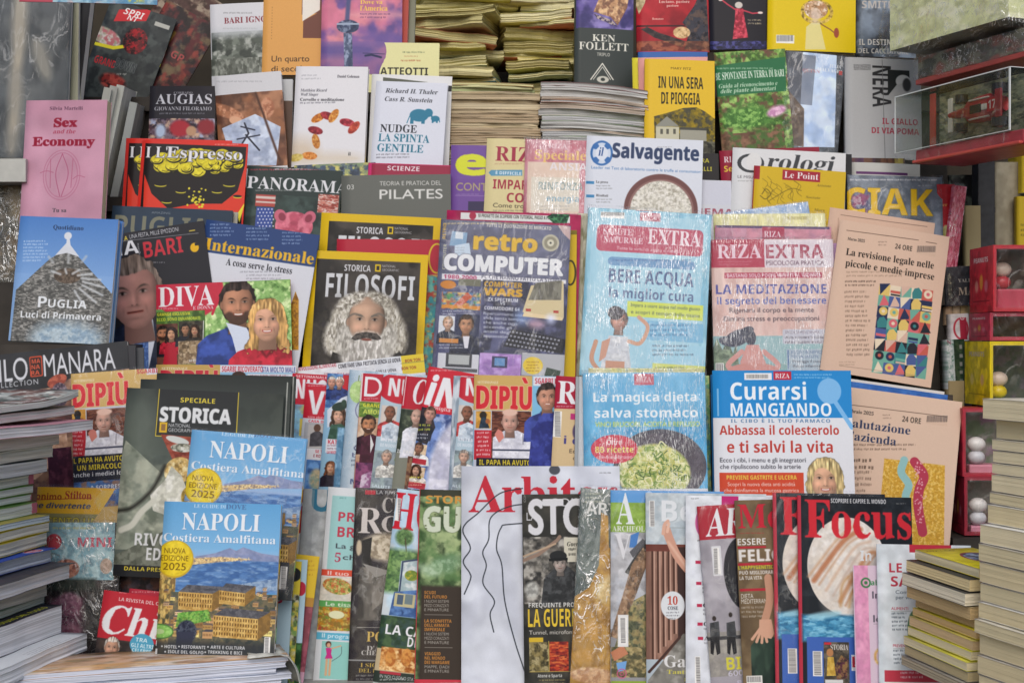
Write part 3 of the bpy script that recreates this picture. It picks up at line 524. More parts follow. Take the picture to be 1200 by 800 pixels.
# ------------------------------------------------------------------ materials
def mat(name, col, rough=.6, spec=.4, noise=None, bump=0, bscale=40, metal=0, coat=0, stretch=(1, 1, 1)):
    m = bpy.data.materials.new(name); m.use_nodes = True; nt = m.node_tree; b = nt.nodes['Principled BSDF']
    c = hx(col); lin = [x/12.92 if x <= .04045 else ((x+.055)/1.055)**2.4 for x in c]
    b.inputs['Base Color'].default_value = (*lin, 1); b.inputs['Roughness'].default_value = rough
    b.inputs['Specular IOR Level'].default_value = spec; b.inputs['Metallic'].default_value = metal; b.inputs['Coat Weight'].default_value = coat
    if noise or bump:
        tc = nt.nodes.new('ShaderNodeTexCoord'); mp = nt.nodes.new('ShaderNodeMapping'); mp.inputs['Scale'].default_value = stretch
        nt.links.new(tc.outputs['Object'], mp.inputs[0])
        n = nt.nodes.new('ShaderNodeTexNoise'); n.inputs['Scale'].default_value = bscale; n.inputs['Detail'].default_value = 5
        nt.links.new(mp.outputs[0], n.inputs['Vector'])
        if noise:
            mx = nt.nodes.new('ShaderNodeMix'); mx.data_type = 'RGBA'
            rp = nt.nodes.new('ShaderNodeMapRange'); rp.inputs[1].default_value = .35; rp.inputs[2].default_value = .65
            nt.links.new(n.outputs['Fac'], rp.inputs[0]); nt.links.new(rp.outputs[0], mx.inputs['Factor'])
            mx.inputs['A'].default_value = (*[x*(1-noise) for x in lin], 1); mx.inputs['B'].default_value = (*[min(1, x*(1+noise*.6)) for x in lin], 1)
            nt.links.new(mx.outputs['Result'], b.inputs['Base Color'])
        if bump:
            bp = nt.nodes.new('ShaderNodeBump'); bp.inputs['Strength'].default_value = bump; bp.inputs['Distance'].default_value = .002
            nt.links.new(n.outputs['Fac'], bp.inputs['Height']); nt.links.new(bp.outputs[0], b.inputs['Normal'])
    return m
_pm = {}
def pages_mat(col='d9d3c4', axis='y', dens=900, contrast=.22):
    k = (col, axis, dens, contrast)
    if k not in _pm:
        st = {'y': (3, dens, 3), 'z': (3, 3, dens), 'x': (dens, 3, 3)}[axis]
        _pm[k] = mat('paper edges', col, .85, .2, contrast, .5, 1.0, stretch=st)
    return _pm[k]
def print_mat(im, rough=.32, wrinkle=.25, seed=0):
    m = bpy.data.materials.new('printed cover'); m.use_nodes = True; nt = m.node_tree; b = nt.nodes['Principled BSDF']
    t = nt.nodes.new('ShaderNodeTexImage'); t.image = im; t.extension = 'EXTEND'; t.interpolation = 'Linear'
    nt.links.new(t.outputs[0], b.inputs['Base Color'])
    b.inputs['Roughness'].default_value = rough; b.inputs['Specular IOR Level'].default_value = .13
    tc = nt.nodes.new('ShaderNodeTexCoord'); mp = nt.nodes.new('ShaderNodeMapping'); mp.inputs['Location'].default_value = (seed*3.1, seed*1.7, 0)
    n = nt.nodes.new('ShaderNodeTexNoise'); n.inputs['Scale'].default_value = 5; n.inputs['Detail'].default_value = 1
    nt.links.new(tc.outputs['Object'], mp.inputs[0]); nt.links.new(mp.outputs[0], n.inputs['Vector'])
    bp = nt.nodes.new('ShaderNodeBump'); bp.inputs['Strength'].default_value = wrinkle; bp.inputs['Distance'].default_value = .01
    nt.links.new(n.outputs['Fac'], bp.inputs['Height']); nt.links.new(bp.outputs[0], b.inputs['Normal'])
    return m
_fm = {}
def film_mat(kind='streak'):
    if kind in _fm: return _fm[kind]
    m = bpy.data.materials.new('plastic film'); m.use_nodes = True; nt = m.node_tree
    for n in list(nt.nodes):
        if n.type != 'OUTPUT_MATERIAL': nt.nodes.remove(n)
    out = nt.nodes['Material Output']
    L = nt.links.new; N = nt.nodes.new
    tr = N('ShaderNodeBsdfTransparent'); gl = N('ShaderNodeBsdfGlossy'); mx = N('ShaderNodeMixShader')
    gl.inputs['Roughness'].default_value = .34; gl.inputs['Color'].default_value = (1, 1, 1, 1); tr.inputs['Color'].default_value = (1, 1, 1, 1)
    tc = N('ShaderNodeTexCoord'); mp = N('ShaderNodeMapping'); L(tc.outputs['Object'], mp.inputs[0])
    n1 = N('ShaderNodeTexNoise'); n1.inputs['Detail'].default_value = 3
    scale, nsc, dist, warp, amt, lo = {'streak': ((13, 13, 1.1), 34, .0014, .6, .62, .03), 'crinkle': ((1, 1, .55), 42, .005, 2.2, .9, .05), 'smooth': ((1.6, 1, .8), 16, .002, 1.2, .12, .015)}[kind]
    mp.inputs['Scale'].default_value = scale; n1.inputs['Scale'].default_value = nsc; n1.inputs['Distortion'].default_value = warp
    L(mp.outputs[0], n1.inputs['Vector'])
    bp = N('ShaderNodeBump'); bp.inputs['Strength'].default_value = .8; bp.inputs['Distance'].default_value = dist
    L(n1.outputs['Fac'], bp.inputs['Height']); L(bp.outputs[0], gl.inputs['Normal'])
    # folded, doubled film along thin ridges shines more
    rg = N('ShaderNodeMath'); rg.operation = 'SUBTRACT'; rg.inputs[1].default_value = .5; L(n1.outputs['Fac'], rg.inputs[0])
    ab = N('ShaderNodeMath'); ab.operation = 'ABSOLUTE'; L(rg.outputs[0], ab.inputs[0])
    mr = N('ShaderNodeMapRange'); mr.inputs[1].default_value = .0; mr.inputs[2].default_value = .035 if kind != 'crinkle' else .022; mr.inputs[3].default_value = amt; mr.inputs[4].default_value = lo; mr.interpolation_type = 'SMOOTHSTEP'
    L(ab.outputs[0], mr.inputs[0])
    n2 = N('ShaderNodeTexNoise'); n2.inputs['Scale'].default_value = 11; L(tc.outputs['Object'], n2.inputs['Vector'])
    m2 = N('ShaderNodeMapRange'); m2.inputs[1].default_value = .42; m2.inputs[2].default_value = .62; L(n2.outputs['Fac'], m2.inputs[0])
    ml = N('ShaderNodeMix'); ml.data_type = 'FLOAT'; ml.inputs['A'].default_value = lo; L(m2.outputs[0], ml.inputs['Factor']); L(mr.outputs[0], ml.inputs['B'])
    L(ml.outputs['Result'], mx.inputs[0])
    L(tr.outputs[0], mx.inputs[1]); L(gl.outputs[0], mx.inputs[2]); L(mx.outputs[0], out.inputs[0])
    _fm[kind] = m; return m

# ------------------------------------------------------------------ objects
def tag(o, label=None, cat=None, group=None, kind=None):
    if label: o['label'] = label
    if cat: o['category'] = cat
    if group: o['group'] = group
    if kind: o['kind'] = kind
    return o
def empty(name, M, label, cat, group=None):
    o = bpy.data.objects.new(name, None); COL.objects.link(o); o.matrix_world = M; o.empty_display_size = .02
    return tag(o, label, cat, group)
def mesh(name, V, F, mats, parent=None, uv=None, mi=None, smooth=True):
    me = bpy.data.meshes.new(name); me.from_pydata([tuple(v) for v in V], [], F)
    for m in (mats if isinstance(mats, (list, tuple)) else [mats]): me.materials.append(m)
    if uv is not None:
        l = me.uv_layers.new(name='UVMap'); co = np.array([uv[i] for f in F for i in f], np.float32); l.data.foreach_set('uv', co.ravel())
    if mi is not None: me.polygons.foreach_set('material_index', mi)
    me.polygons.foreach_set('use_smooth', [smooth]*len(F)); me.update()
    o = bpy.data.objects.new(name, me); COL.objects.link(o)
    if parent is not None: o.parent = parent
    return o
def box_vf(x0, x1, y0, y1, z0, z1):
    V = [(x0, y0, z0), (x1, y0, z0), (x1, y1, z0), (x0, y1, z0), (x0, y0, z1), (x1, y0, z1), (x1, y1, z1), (x0, y1, z1)]
    F = [(0, 3, 2, 1), (4, 5, 6, 7), (0, 1, 5, 4), (1, 2, 6, 5), (2, 3, 7, 6), (3, 0, 4, 7)]
    return V, F
def rbox(name, x0, x1, y0, y1, z0, z1, m, parent=None, bev=.002, segs=2):
    import bmesh
    V, F = box_vf(x0, x1, y0, y1, z0, z1)
    o = mesh(name, V, F, m, parent, smooth=False)
    bm = bmesh.new(); bm.from_mesh(o.data); bmesh.ops.bevel(bm, geom=bm.edges[:]+bm.verts[:], offset=bev, segments=segs, affect='EDGES', profile=.5)
    bm.to_mesh(o.data); bm.free(); return o
def slab(nu, nv, fn, u0, u1, v0, v1, d0, d1):
    """closed bent slab; fn(u, v, d) -> local point"""
    V = []; F = []
    for d in (d0, d1):
        for j in range(nv+1):
            for i in range(nu+1): V.append(fn(u0+(u1-u0)*i/nu, v0+(v1-v0)*j/nv, d))
    n = (nu+1)*(nv+1); w = nu+1
    for j in range(nv):
        for i in range(nu):
            a = j*w+i
            F.append((a, a+w, a+w+1, a+1)); F.append((n+a, n+a+1, n+a+w+1, n+a+w))
    for i in range(nu):
        F.append((i, i+1, n+i+1, n+i)); b = nv*w+i; F.append((b, n+b, n+b+1, b+1))
    for j in range(nv):
        a = j*w; F.append((a, n+a, n+a+w, a+w)); b = j*w+nu; F.append((b, b+w, n+b+w, n+b))
    return V, F
_seed = [100]
def mag(label, tl, tr, h, Y, base, paint=None, T=.004, lean=8, yaw=0, name='magazine', cat=None, group=None, bulge=.0025, top=.0, wrap=None,
        pages='d8d4cc', rough=.32, wr=.25, grain=.02, wave=1.0):
    """a magazine or book standing up: tl, tr = ends of its top edge in the photo, h = height in photo pixels, Y = depth of its foot"""
    _seed[0] += 1; sd = _seed[0]; rnd = random.Random(sd)
    c = Cover(tl, tr, h, base, sd)
    if paint: paint(c)
    im = c.finish(grain, 'print %d' % sd)
    lam = math.radians(lean); ps = math.radians(yaw); rho = math.atan2(tr[1]-tl[1], tr[0]-tl[0])
    Yt = Y+h*K*(Y-CAM.y)*math.sin(lam)
    s = K*(Yt-CAM.y)
    ex0 = Vector((math.cos(ps), math.sin(ps), 0)); ez0 = Vector((-math.sin(ps)*math.sin(lam), math.cos(ps)*math.sin(lam), math.cos(lam)))
    nb = ez0.cross(ex0)      # into the scene
    ex = ex0*math.cos(rho)-ez0*math.sin(rho); ez = ez0*math.cos(rho)+ex0*math.sin(rho)
    Wd = c.w*s/math.cos(ps); Hh = h*s/math.cos(lam)
    o = at(tl[0], tl[1], Yt)
    base_pt = o+ex*Wd/2-ez*Hh+nb*T/2
    M = Matrix(((ex.x, nb.x, ez.x, base_pt.x), (ex.y, nb.y, ez.y, base_pt.y), (ex.z, nb.z, ez.z, base_pt.z), (0, 0, 0, 1)))
    root = empty(name, M, label, cat or name, group)
    p1, p2, p3 = rnd.uniform(0, 6), rnd.uniform(0, 6), rnd.uniform(-1, 1)
    def fn(u, v, d):
        b = -bulge*math.sin(math.pi*u)*(.4+.6*v)*1.0 + top*(1-v)**2
        b += wave*.0006*math.sin(5*u+p1)*math.cos(4*v+p2)+wave*.0005*p3*(u-.5)*(1-v)
        return (u*Wd-Wd/2, d-T/2+b, Hh-v*Hh)
    NU, NV = 10, 10
    V = []; uv = []; F = []
    prof = [(1-i/NU, 0.0) for i in range(NU+1)]+[(0.0, T*.5)]+[(i/3, T) for i in range(4)]
    for j in range(NV+1):
        for i, (u, d) in enumerate(prof):
            x, y, z = fn(u, j/NV, d)
            if i == NU+1: x -= .0005
            V.append((x, y, z)); uv.append((max(u, .004) if i <= NU else .004, 1-j/NV))
    n = len(prof)
    for j in range(NV):
        for i in range(n-1): F.append((j*n+i+1, j*n+i, (j+1)*n+i, (j+1)*n+i+1))
    mesh('cover', V, F, print_mat(im, rough, wr, sd), root, uv=uv)
    V, F = slab(NU, NV, fn, .0015/Wd, 1-.0012/Wd, .0008/Hh, 1-.0008/Hh, .0003, T-.0003)
    mesh('pages', V, F, pages_mat(pages), root, smooth=False)
    if wrap:
        def fw(u, v, d):
            x, y, z = fn(min(max(u, 0), 1), min(max(v, 0), 1), d)
            x = u*Wd-Wd/2; z = Hh-v*Hh
            e = 1-min(1, min(u+.02, 1.02-u, v+.03, 1.03-v)*16)
            y += .0007*math.sin(31*u+p1)*math.sin(23*v+p2) + (max(0, e)*.0012*math.sin(47*u+39*v))
            return (x, y, z)
        V, F = slab(24, 24, fw, -.012, 1.012, -.018, 1.008, -.0022, T+.001)
        mesh('plastic_wrap', V, F, film_mat(wrap), root)
    return root
# ------------------------------------------------------------------ the setting
dark_metal = mat('dark painted metal', '2e2f33', .5, .4, .3, .2, 60)
dark_wood = mat('dark laminate', '39342f', .6, .3, .35, .2, 12)
grey_metal = mat('grey painted metal', '8f8d88', .5, .4, .15, .15, 40)
cream_board = mat('cream board', 'b5ad99', .8, .2, .12, .2, 20)
o = mesh('ground', *box_vf(-12, 12, -14, 10, -1.12, -1.10)[:2], mat('pavement stone', '8d8880', .85, .2, .25, .4, 6), smooth=False); tag(o, kind='structure')
o = mesh('back_wall', *box_vf(-1.6, 1.6, 1.12, 1.2, -1.1, 2.6), mat('dark kiosk lining', '3b352c', .8, .2, .3, .1, 8), smooth=False); tag(o, kind='structure')
zc = CAM.z
def zt(py, Y): return at(600, py, Y).z
# stepped display that carries the rows
stand = empty('stepped_display', Matrix.Translation((0, 0, -1.1)), 'dark stepped display stand carrying the rows of magazines', 'display stand')
STEPS = [(-.30, -.04, 812, -.04), (-.04, .085, 797, 0), (.085, .195, 645, .11), (.195, .305, 462, .22), (.305, .425, 340, .33), (.425, .545, 232, .45), (.545, 1.1, 116, .57)]
for i, (y0, y1, py, Yr) in enumerate(STEPS):
    z = zt(py, Yr)
    x0 = at(60, 0, Yr).x if i > 2 else (-.62 if i > 1 else -.95)
    x1 = at(1112, 0, Yr).x if i > 1 else .98
    V, F = box_vf(x0, x1, y0, 1.1 if i < 6 else 1.1, z-.03 if i < 2 else z-.03, z)
    o = mesh('shelf_board', V, F, grey_metal if i < 2 else dark_wood, stand, smooth=False); o.location.z = 1.1
    V, F = box_vf(x0+.005, x1-.005, y0+.02, y0+.035, (zt(STEPS[i-1][2], STEPS[i-1][3]) if i else -1.09), z-.031)
    o = mesh('riser', V, F, dark_wood, stand, smooth=False); o.location.z = 1.1
W_, BK = 'd9dae0', '26262b'
# ------------------------------------------------------------------ back row (sixth step): books at the top of the picture
def p(c):
    c.T('BARI IGNOTA', 263, 22, 62, 7, '7c3038', 'b'); c.greek(262, 15, 40, 1, 4, '555555', .5); c.greek(262, 34, 50, 1, 3, '777777', .5)
    c.R(249, 40, 62, 50, ['3a3f3a', '6d746a', 'a9aca4', '50564e'], sc=7); c.R(249, 72, 62, 20, ['4c5048', '8b8f86', '62665e'], sc=3, asp=.4)
    c.R(249, 36, 62, 10, 'b8bcc0', .7, soft=4); c.greek(256, 99, 34, 1, 4, '8a3040', .7); c.greek(256, 105, 44, 1, 4, '99707a', .7)
mag('white book about unknown Bari with a grey park photograph', (246, 6), (322, 2), 112, .57, 'c9c9cd', p, T=.012, name='book', cat='book')
def p(c):
    c.P([(355, -40), (379, -40), (379, 48), (357, 48), (357, 27), (373, 18), (355, 20)], '6b4136'); c.P([(355, -40), (376, -40), (376, 14), (356, 28)], 'dcd6cc')
    c.T('Un quarto', 321, 69, 44, 7, '3a2a1c', 'p'); c.T('di secolo', 321, 81, 42, 7, '3a2a1c', 'p'); c.greek(320, 10, 1.2, 12, 3.4, '5c4026', .6)
mag('orange paperback titled Un quarto di secolo', (310, -44), (381, -44), 136, .575, 'd29a55', p, T=.014, name='book', cat='book')
def p(c):
    c.all(['5b4c8a', '8a5f96', 'c8748c', 'd98a92'], sc=26); c.G(378, 52, 94, 40, '8a6a9c', '4d4480', a=.6)
    c.E(400, 62, 40, 8, '5a4f8a', .8, soft=5); c.E(450, 48, 30, 7, '6a5592', .8, soft=5); c.E(445, 20, 40, 5, 'dd9aa0', .6, soft=4)
    c.L([(409, -40), (410, -10), (409, 10), (408, 26)], 5, '45507a', .9, smooth=True, soft=1)
    c.E(409, 34, 13, 8, ['3b4560', '7b88a0', '2e3650']); c.R(396, 30, 26, 2, '9aa6bb'); c.P([(404, 42), (414, 42), (416, 92), (406, 92)], ['4a5670', '8f9ab4', '39445e'])
    c.T('Dove va', 423, 2, 26, 5, 'e8c454', 'b'); c.T("l'America", 423, 9, 32, 6, 'e8c454', 'b'); c.greek(423, 18, 42, 2, 4, '4a3560', .6)
    c.L([(430, 69), (437, 68), (448, 71)], 2.5, '2b2f50'); c.L([(427, 66), (452, 67)], .7, '2b2f50')
mag('book with a statue torch against a pink and violet sky', (378, -44), (472, -44), 135, .56, '8a6a9c', p, T=.012, name='book', cat='book')
def p(c):
    c.greek(472, 61, 26, 1, 4, '5d6a50', .8, ragged=0); c.greek(474, 66, 18, 1, 3, 'a05c40', .6); c.greek(470, 71, 24, 1, 4, 'a04c30', .8, ragged=0)
    c.T('MATTEOTTI', 436, 80, 66, 9, '2c2c26', 'sb')
mag('small cream book behind the white self-help book', (430, 50), (515, 51), 60, .553, 'd8d49c', p, T=.01, name='book', cat='book')
for k, (x, c_, lb) in enumerate(((480, 'a8453a', 'red spined thin book wedged beside the pink sky book'), (488, '7a7a68', 'olive grey thin book wedged left of the old comics'))):
    mag(lb, (x-30, -30), (x, -30), 100, .585+.012*k, c_, T=.008, name='book', cat='book', yaw=-8)
def p(c):
    c.R(676, -50, 68, 86, ['4a4276', '6c5ea0', '8b7fb8', '3c3868'], sc=14); c.P([(694, 16), (705, -10), (722, -20), (738, -14), (734, 10), (722, 32), (714, 22)], ['7a5a4a', 'c69a72', 'e0bc90', '8c6450'], sc=4)
    c.P([(694, 18), (716, 26), (722, 34), (698, 24)], ['443c5a', 'b8a8a0', '5a4c60'], sc=2)
    c.R(676, 35, 68, 70, '3c4240'); c.T('KEN', 692, 43, 27, 8, 'd9d8cc', 'b'); c.T('FOLLETT', 676.5, 52, 58, 9, 'd9d8cc', 'b'); c.T('TRIPLO', 697, 65, 15, 4, 'b8b8ae', 'sb')
    c.L([(689, 97), (703, 78), (715, 97)], 1.3, 'd9d8cc'); c.L([(692, 97), (703, 82), (712, 97)], .8, 'd9d8cc'); c.E(703, 97, 7, 4, 'c0c0b4'); c.E(703, 97, 2.5, 2, '303634')
mag('dark paperback by Ken Follett titled Triplo', (675, -48), (743, -46), 160, .555, '3c4240', p, T=.022, name='book', cat='book', yaw=6)
def p(c):
    c.all(['8a1c26', 'a8222c', 'b32833'], sc=20); c.T('il più vivo di', 776, -5, 34, 3, 'e8d8c8', 'b'); c.T('Luciano, pastore', 771, 3, 36, 3.4, 'e8d8c8', 'b'); c.T('pastore', 780, 8, 14, 3, 'e8d8c8', 'b')
    c.P([(745, -50), (762, -50), (755, 6), (748, 20), (745, 10)], ['c9b790', '9a8a64']); c.T('Romanzo', 763, 24, 13, 2.6, 'ead8c0', 'b')
    c.P([(826, -20), (829, 62), (800, 62), (806, 40), (798, 30), (812, 10)], ['1e1e26', '3a3a44', '5b4a44'], sc=4); c.L([(745, 34), (800, 34)], 2, '3c1c20'); c.P([(757, 35), (770, 42), (800, 52), (798, 60), (765, 48), (750, 38)], ['2a2428', '4a3a38'])
    c.E(797, 42, 10, 7, ['caa878', 'e0c090', '9a7850'], sc=2); c.R(745, 52, 84, 12, ['6a3a2c', 'a06848', '503028'], .8)
mag('red novel with a hunting figure on its cover', (745, -62), (829, -62), 127, .575, 'a8222c', p, T=.018, name='book', cat='book')
def p(c):
    c.T('ENROLARSI', 850, -3, 31, 5, '9ab4c8', 'sb'); c.E(864, 9, 4.5, 4, 'c8c0b8'); c.P([(860, 13), (869, 13), (870, 22), (874, 48), (856, 50), (859, 26)], ['a8283c', 'd04a5c', '8a2032'], sc=3)
    c.L([(861, 15), (851, 8), (844, 2)], 1.8, 'b83a4c'); c.L([(868, 15), (880, 19), (888, 18)], 1.8, 'b83a4c'); c.E(843, 2, 2.5, 2, 'd8c8c0'); c.E(889, 18, 3, 1.5, 'e0d0c8')
    c.greek(874, 26, 20, 2, 4, 'd8c8a0', .8); c.R(829, 52, 74, 12, ['26264a', '4c4c8a', '1c1c34'], sc=3)
mag('black book showing a dancer in a red dress', (830, -60), (903, -60), 122, .57, '1f1d24', p, T=.016, name='book', cat='book')
def p(c):
    c.E(955, 17, 17, 13, ['8a7030', 'c8a848', '6c5824', 'e0c060'], sc=2, ring=4); c.E(954, 14, 14, 11, ['8a6a4a', 'd8b898', 'b08058', 'e8d8c8'], sc=3)
    c.E(953, 22, 6, 9, 'd8c4b4', .8, soft=3); c.P([(940, 62), (942, 35), (948, 30), (958, 30), (964, 62)], 'ddd4a0', .85); c.L([(960, 32), (970, 38), (977, 44)], 1.4, '8a5a30'); c.E(977, 42, 3, 6, '9a4a34'); c.E(955, -2, 7, 5, '6a8a3c')
    c.bar(907, 44, 21, 10)
mag('bright yellow rounded cookery book with a barcode', (901, -52), (1003, -48), 114, .56, 'd9bc12', p, T=.012, name='book', cat='book')
def p(c):
    c.all(['2c3036', '5c6672', '8a98a8', '3a3c40'], sc=14); c.T('WILBUR', 1007, -8, 40, 8, 'b8b0a0', 'sb'); c.T('SMITH', 1008, 3, 38, 9, 'b8b0a8', 'sb'); c.E(1018, 28, 16, 14, 'a8b8cc', .5, soft=8)
    c.T('IL DESTINO', 1003, 49, 44, 7, 'c8c4bc', 'sb'); c.T('DEL CACCIATORE', 1002, 60, 58, 6, 'b8b4ac', 'sb')
mag('dark adventure novel titled Il destino del cacciatore', (1004, -52), (1072, -50), 122, .585, '3a3c40', p, T=.02, name='book', cat='book')
# tilted motor racing magazines in the dark corner, top left
def p(c):
    c.all(['2c3032', '4a504e', '3a3e3e'], sc=10); c.P([(140, 12), (178, 12), (172, 26), (134, 26)], 'c02a30'); c.T('SPRI', 147, 9, 26, 8, 'e8e4e0', 'sbi'); c.T('NT', 151, 18, 14, 6, 'e8e4e0', 'sbi')
    c.E(125, 44, 20, 10, ['a8a890', 'd8d0c8', 'c06a70'], .9, soft=1, rot=10); c.L([(112, 52), (135, 58), (150, 56)], 4, 'd8cc30'); c.E(160, 50, 14, 16, ['2a1c1e', 'a8282e', '1c1c1e', '6a2a2c'], sc=3)
    c.T('GRAND', 115, 66, 26, 9, 'c23038', 'sb'); c.T('DOWN', 140, 70, 24, 11, '3a3e40', 'sb', ol=('9aa0a0', .5)); c.R(183, 26, 18, 5, 'b0b0a8'); c.E(135, 98, 16, 9, ['8a2a28', 'b84a40', '3a2020'], .9, soft=2)
    c.greek(140, 88, 16, 1, 5, 'c8c8c0', .7)
mag('dark motor racing magazine tilted in the top left corner', (131, -2), (208, 24), 124, .62, '33383a', p, T=.004, lean=6)
def p(c):
    c.all(['2a2424', '5a2a2c', '6f5f48', '8a4038', '2c2a30'], sc=9); c.T('GP', 205, 60, 16, 9, 'a04a48', 'sb'); c.L([(160, 106), (205, 40)], 5, '8a6a34', soft=1)
mag('dark sports magazine leaning behind the racing magazine', (196, 0), (258, 34), 100, .64, '2a2424', p, T=.004, lean=6)
def p(c):
    c.all(['3a2a24', '6a5248', '9a8a78', '4a3430'], sc=6)
mag('brown mottled magazine at the very top left of the row', (205, -30), (262, 6), 90, .66, '3a2a24', p, T=.004, lean=5)

# ------------------------------------------------------------------ fifth step
def p(c):
    c.T('CORRADO', 204, 108, 22, 2.6, '9a9aa0', 'b'); c.T('AUGIAS', 183, 111, 66, 11.5, 'c8c8d0', 'b'); c.T('GIOVANNI FILORAMO', 182, 126, 67, 4.5, 'b0b0b8', 'b'); c.greek(188, 133, 54, 1, 4, '8a8a94', .8, ragged=0)
    c.R(176, 140, 78, 45, ['2c2430', '7a6a78', 'a8b0c8', '5a4048', 'c8a890'], sc=5); c.E(213, 152, 12, 10, 'a82c38', soft=2); c.E(243, 150, 10, 9, '8a2c34', soft=2); c.E(226, 155, 6, 6, 'b89070', soft=1); c.E(190, 155, 6, 8, 'b0c0d8', soft=2)
mag('dark book by Augias and Filoramo with robed figures', (176, 101), (253, 101), 125, .455, '2b292f', p, T=.016, name='book', cat='book')
def p(c):
    c.greek(254, 95, 60, 1, 4, '8a8a90', .6); c.R(252, 113, 80, 90, ['6a4434', '8f5f42', 'a8785a', '54382c'], sc=16)
    c.E(266, 132, 22, 7, ['a06a4c', 'c89070', '8a5a40'], rot=25, soft=1); c.E(278, 143, 8, 5, 'd0a080', rot=20); c.E(314, 127, 8, 12, ['9a6248', 'c08a6c'], soft=1); c.L([(308, 130), (309, 142)], 2, 'c89474'); c.L([(312, 132), (313, 143)], 2, 'c89474')
    c.P([(262, 152), (300, 135), (330, 150), (326, 196), (276, 196)], ['a8b4cc', 'c4cedf', '98a4bc'], sc=10); c.L([(288, 146), (293, 158), (286, 170)], 2, '2a2c3a'); c.L([(284, 150), (300, 154)], 1.6, '2a2c3a'); c.L([(280, 165), (306, 160)], 1.6, '2a2c3a'); c.L([(290, 160), (306, 178)], 2, '2a2c3a')
    c.L([(300, 110), (330, 190)], 2.5, '4a3026', soft=1)
mag('white framed photo book of hands drawing ink signs', (251, 90), (329, 83), 135, .44, 'c6c6ca', p, T=.012, name='book', cat='book')
mag('thin white book standing behind the hands photo book', (262, 94), (343, 93), 130, .462, 'b9bbbd', lambda c: c.R(332, 119, 12, 90, '5a4438'), T=.008, name='book', cat='book')
def p(c):
    c.greek(354, 88, 25, 2, 4, '777780', .5); c.T('Daniel Goleman', 396, 89, 26, 3.3, '33333a', 'b'); c.T('Matthieu Ricard', 353, 105, 32, 3.4, '54545c', 'it'); c.T('Wolf Singer', 353, 110, 22, 3.4, '54545c', 'it')
    c.T('Cervello e meditazione', 353, 116, 52, 3.6, '2a2a30', 'b'); c.greek(353, 121, 50, 1, 4, '555560', .7)
    c.E(352, 178, 22, 14, 'c0a888', .6, soft=10); c.E(390, 188, 36, 7, 'c8b8a0', .6, soft=6)
    for x, y, a, col in ((375, 140, -30, ['b86c24', 'd89040', '9a5020']), (386, 138, 20, ['8a2430', 'b03a40', '70202a']), (393, 138, -60, ['c07830', 'd8a050', 'a86028']), (409, 146, 12, ['8f2634', 'b8404c', '741c2a']), (417, 152, -50, ['b04030', 'c86048', '8a3028']), (372, 155, 15, ['8a2a34', 'a83c44', '6a1e28']), (373, 168, 75, ['b87434', 'd09850', '9a5c28']), (366, 185, 5, ['c0702c', 'e09a50', 'a05820']), (350, 187, -10, ['b8a050', 'd0bc70'])):
        c.E(x, y, 9, 4.5, col, rot=a, sc=3)
    c.T('il', 411, 181, 3, 4, '333333', 'b')
mag('white book on brain and meditation with autumn leaves', (347, 78), (432, 79.5), 120, .43, 'd5d4d8', p, T=.016, name='book', cat='book', yaw=-3)
def p(c):
    c.T('Richard H. Thaler', 452, 104, 63, 5.2, '3a3c44', 'it', wt=.2); c.T('Cass R. Sunstein', 451, 114, 58, 5.2, '3a3c44', 'it', wt=.2)
    c.E(492, 137, 11, 7.5, '2f7591'); c.E(503, 134, 5, 5, '2f7591'); c.L([(506, 136), (509, 144)], 2, '2f7591', smooth=False); c.R(482, 139, 4, 8, '2f7591'); c.R(495, 140, 4, 7, '2f7591'); c.L([(481, 138), (478, 146)], 1, '2f7591'); c.E(511, 141, 5, 3.5, '2f7591'); c.R(507, 141, 2, 5, '2f7591'); c.R(512, 142, 2, 4, '2f7591'); c.L([(515, 140), (516, 145)], 1, '2f7591')
    c.T('NUDGE', 447, 147, 43, 9, '2c2e36', 'b'); c.T('LA SPINTA', 445, 158, 60, 9, '2f6f86', 'b'); c.T('GENTILE', 444, 170, 54, 9, '2f6f86', 'b'); c.greek(443, 182, 52, 2, 3.6, '4a4a52', .7)
mag('white paperback Nudge with two blue elephants', (441, 95), (525, 99), 125, .415, 'cfd2dd', p, T=.014, name='book', cat='book', yaw=-3)
mag('blank white sheet edge behind the elephants paperback', (436, 87), (530, 90), 120, .436, 'd4d4d4', lambda c: (c.P([(449, 91), (502, 97), (449, 98)], '55584e'), c.R(525, 101, 5, 7, '222222')), T=.004, name='magazine')
def p(c):
    c.T('MARY FITZ', 786, 79, 24, 2.8, '5c4a10', 's'); c.T('IN UNA SERA', 771, 90, 53, 14, '35301c', 'sb'); c.T('DI PIOGGIA', 774, 109, 46, 14, '35301c', 'sb')
    c.P([(765, 138), (780, 134), (800, 128), (815, 127), (825, 132), (838, 142), (838, 180), (765, 180)], ['35352c', '7a6a24', '4a483a', '9c8420'], sc=4); c.P([(766, 150), (780, 138), (794, 150)], '8a8a80'); c.R(767, 150, 27, 16, 'c0bca4')
    for x in (772, 779, 787): c.R(x, 153, 3, 6, '5a5a50')
    c.R(795, 153, 31, 14, '9a988a'); c.R(795, 151, 31, 3, '4a4a44'); c.R(765, 166, 73, 40, ['4a483c', '6a6858', '2c2c26'], sc=5)
mag('yellow crime novel In una sera di pioggia with a house', (756, 69), (838, 71), 128, .43, 'dab431', p, T=.014, name='book', cat='book', yaw=3)
mag('pink edged book just behind the yellow crime novel', (748, 68), (829, 67), 125, .458, 'd79a92', T=.01, name='book', cat='book')
mag('lemon yellow book second behind the crime novel', (741, 68), (820, 67), 125, .472, 'd6cd3c', T=.01, name='book', cat='book')
mag('blue topped book third behind the crime novel', (748, 61), (829, 61), 125, .487, '3a60a0', T=.01, name='book', cat='book')
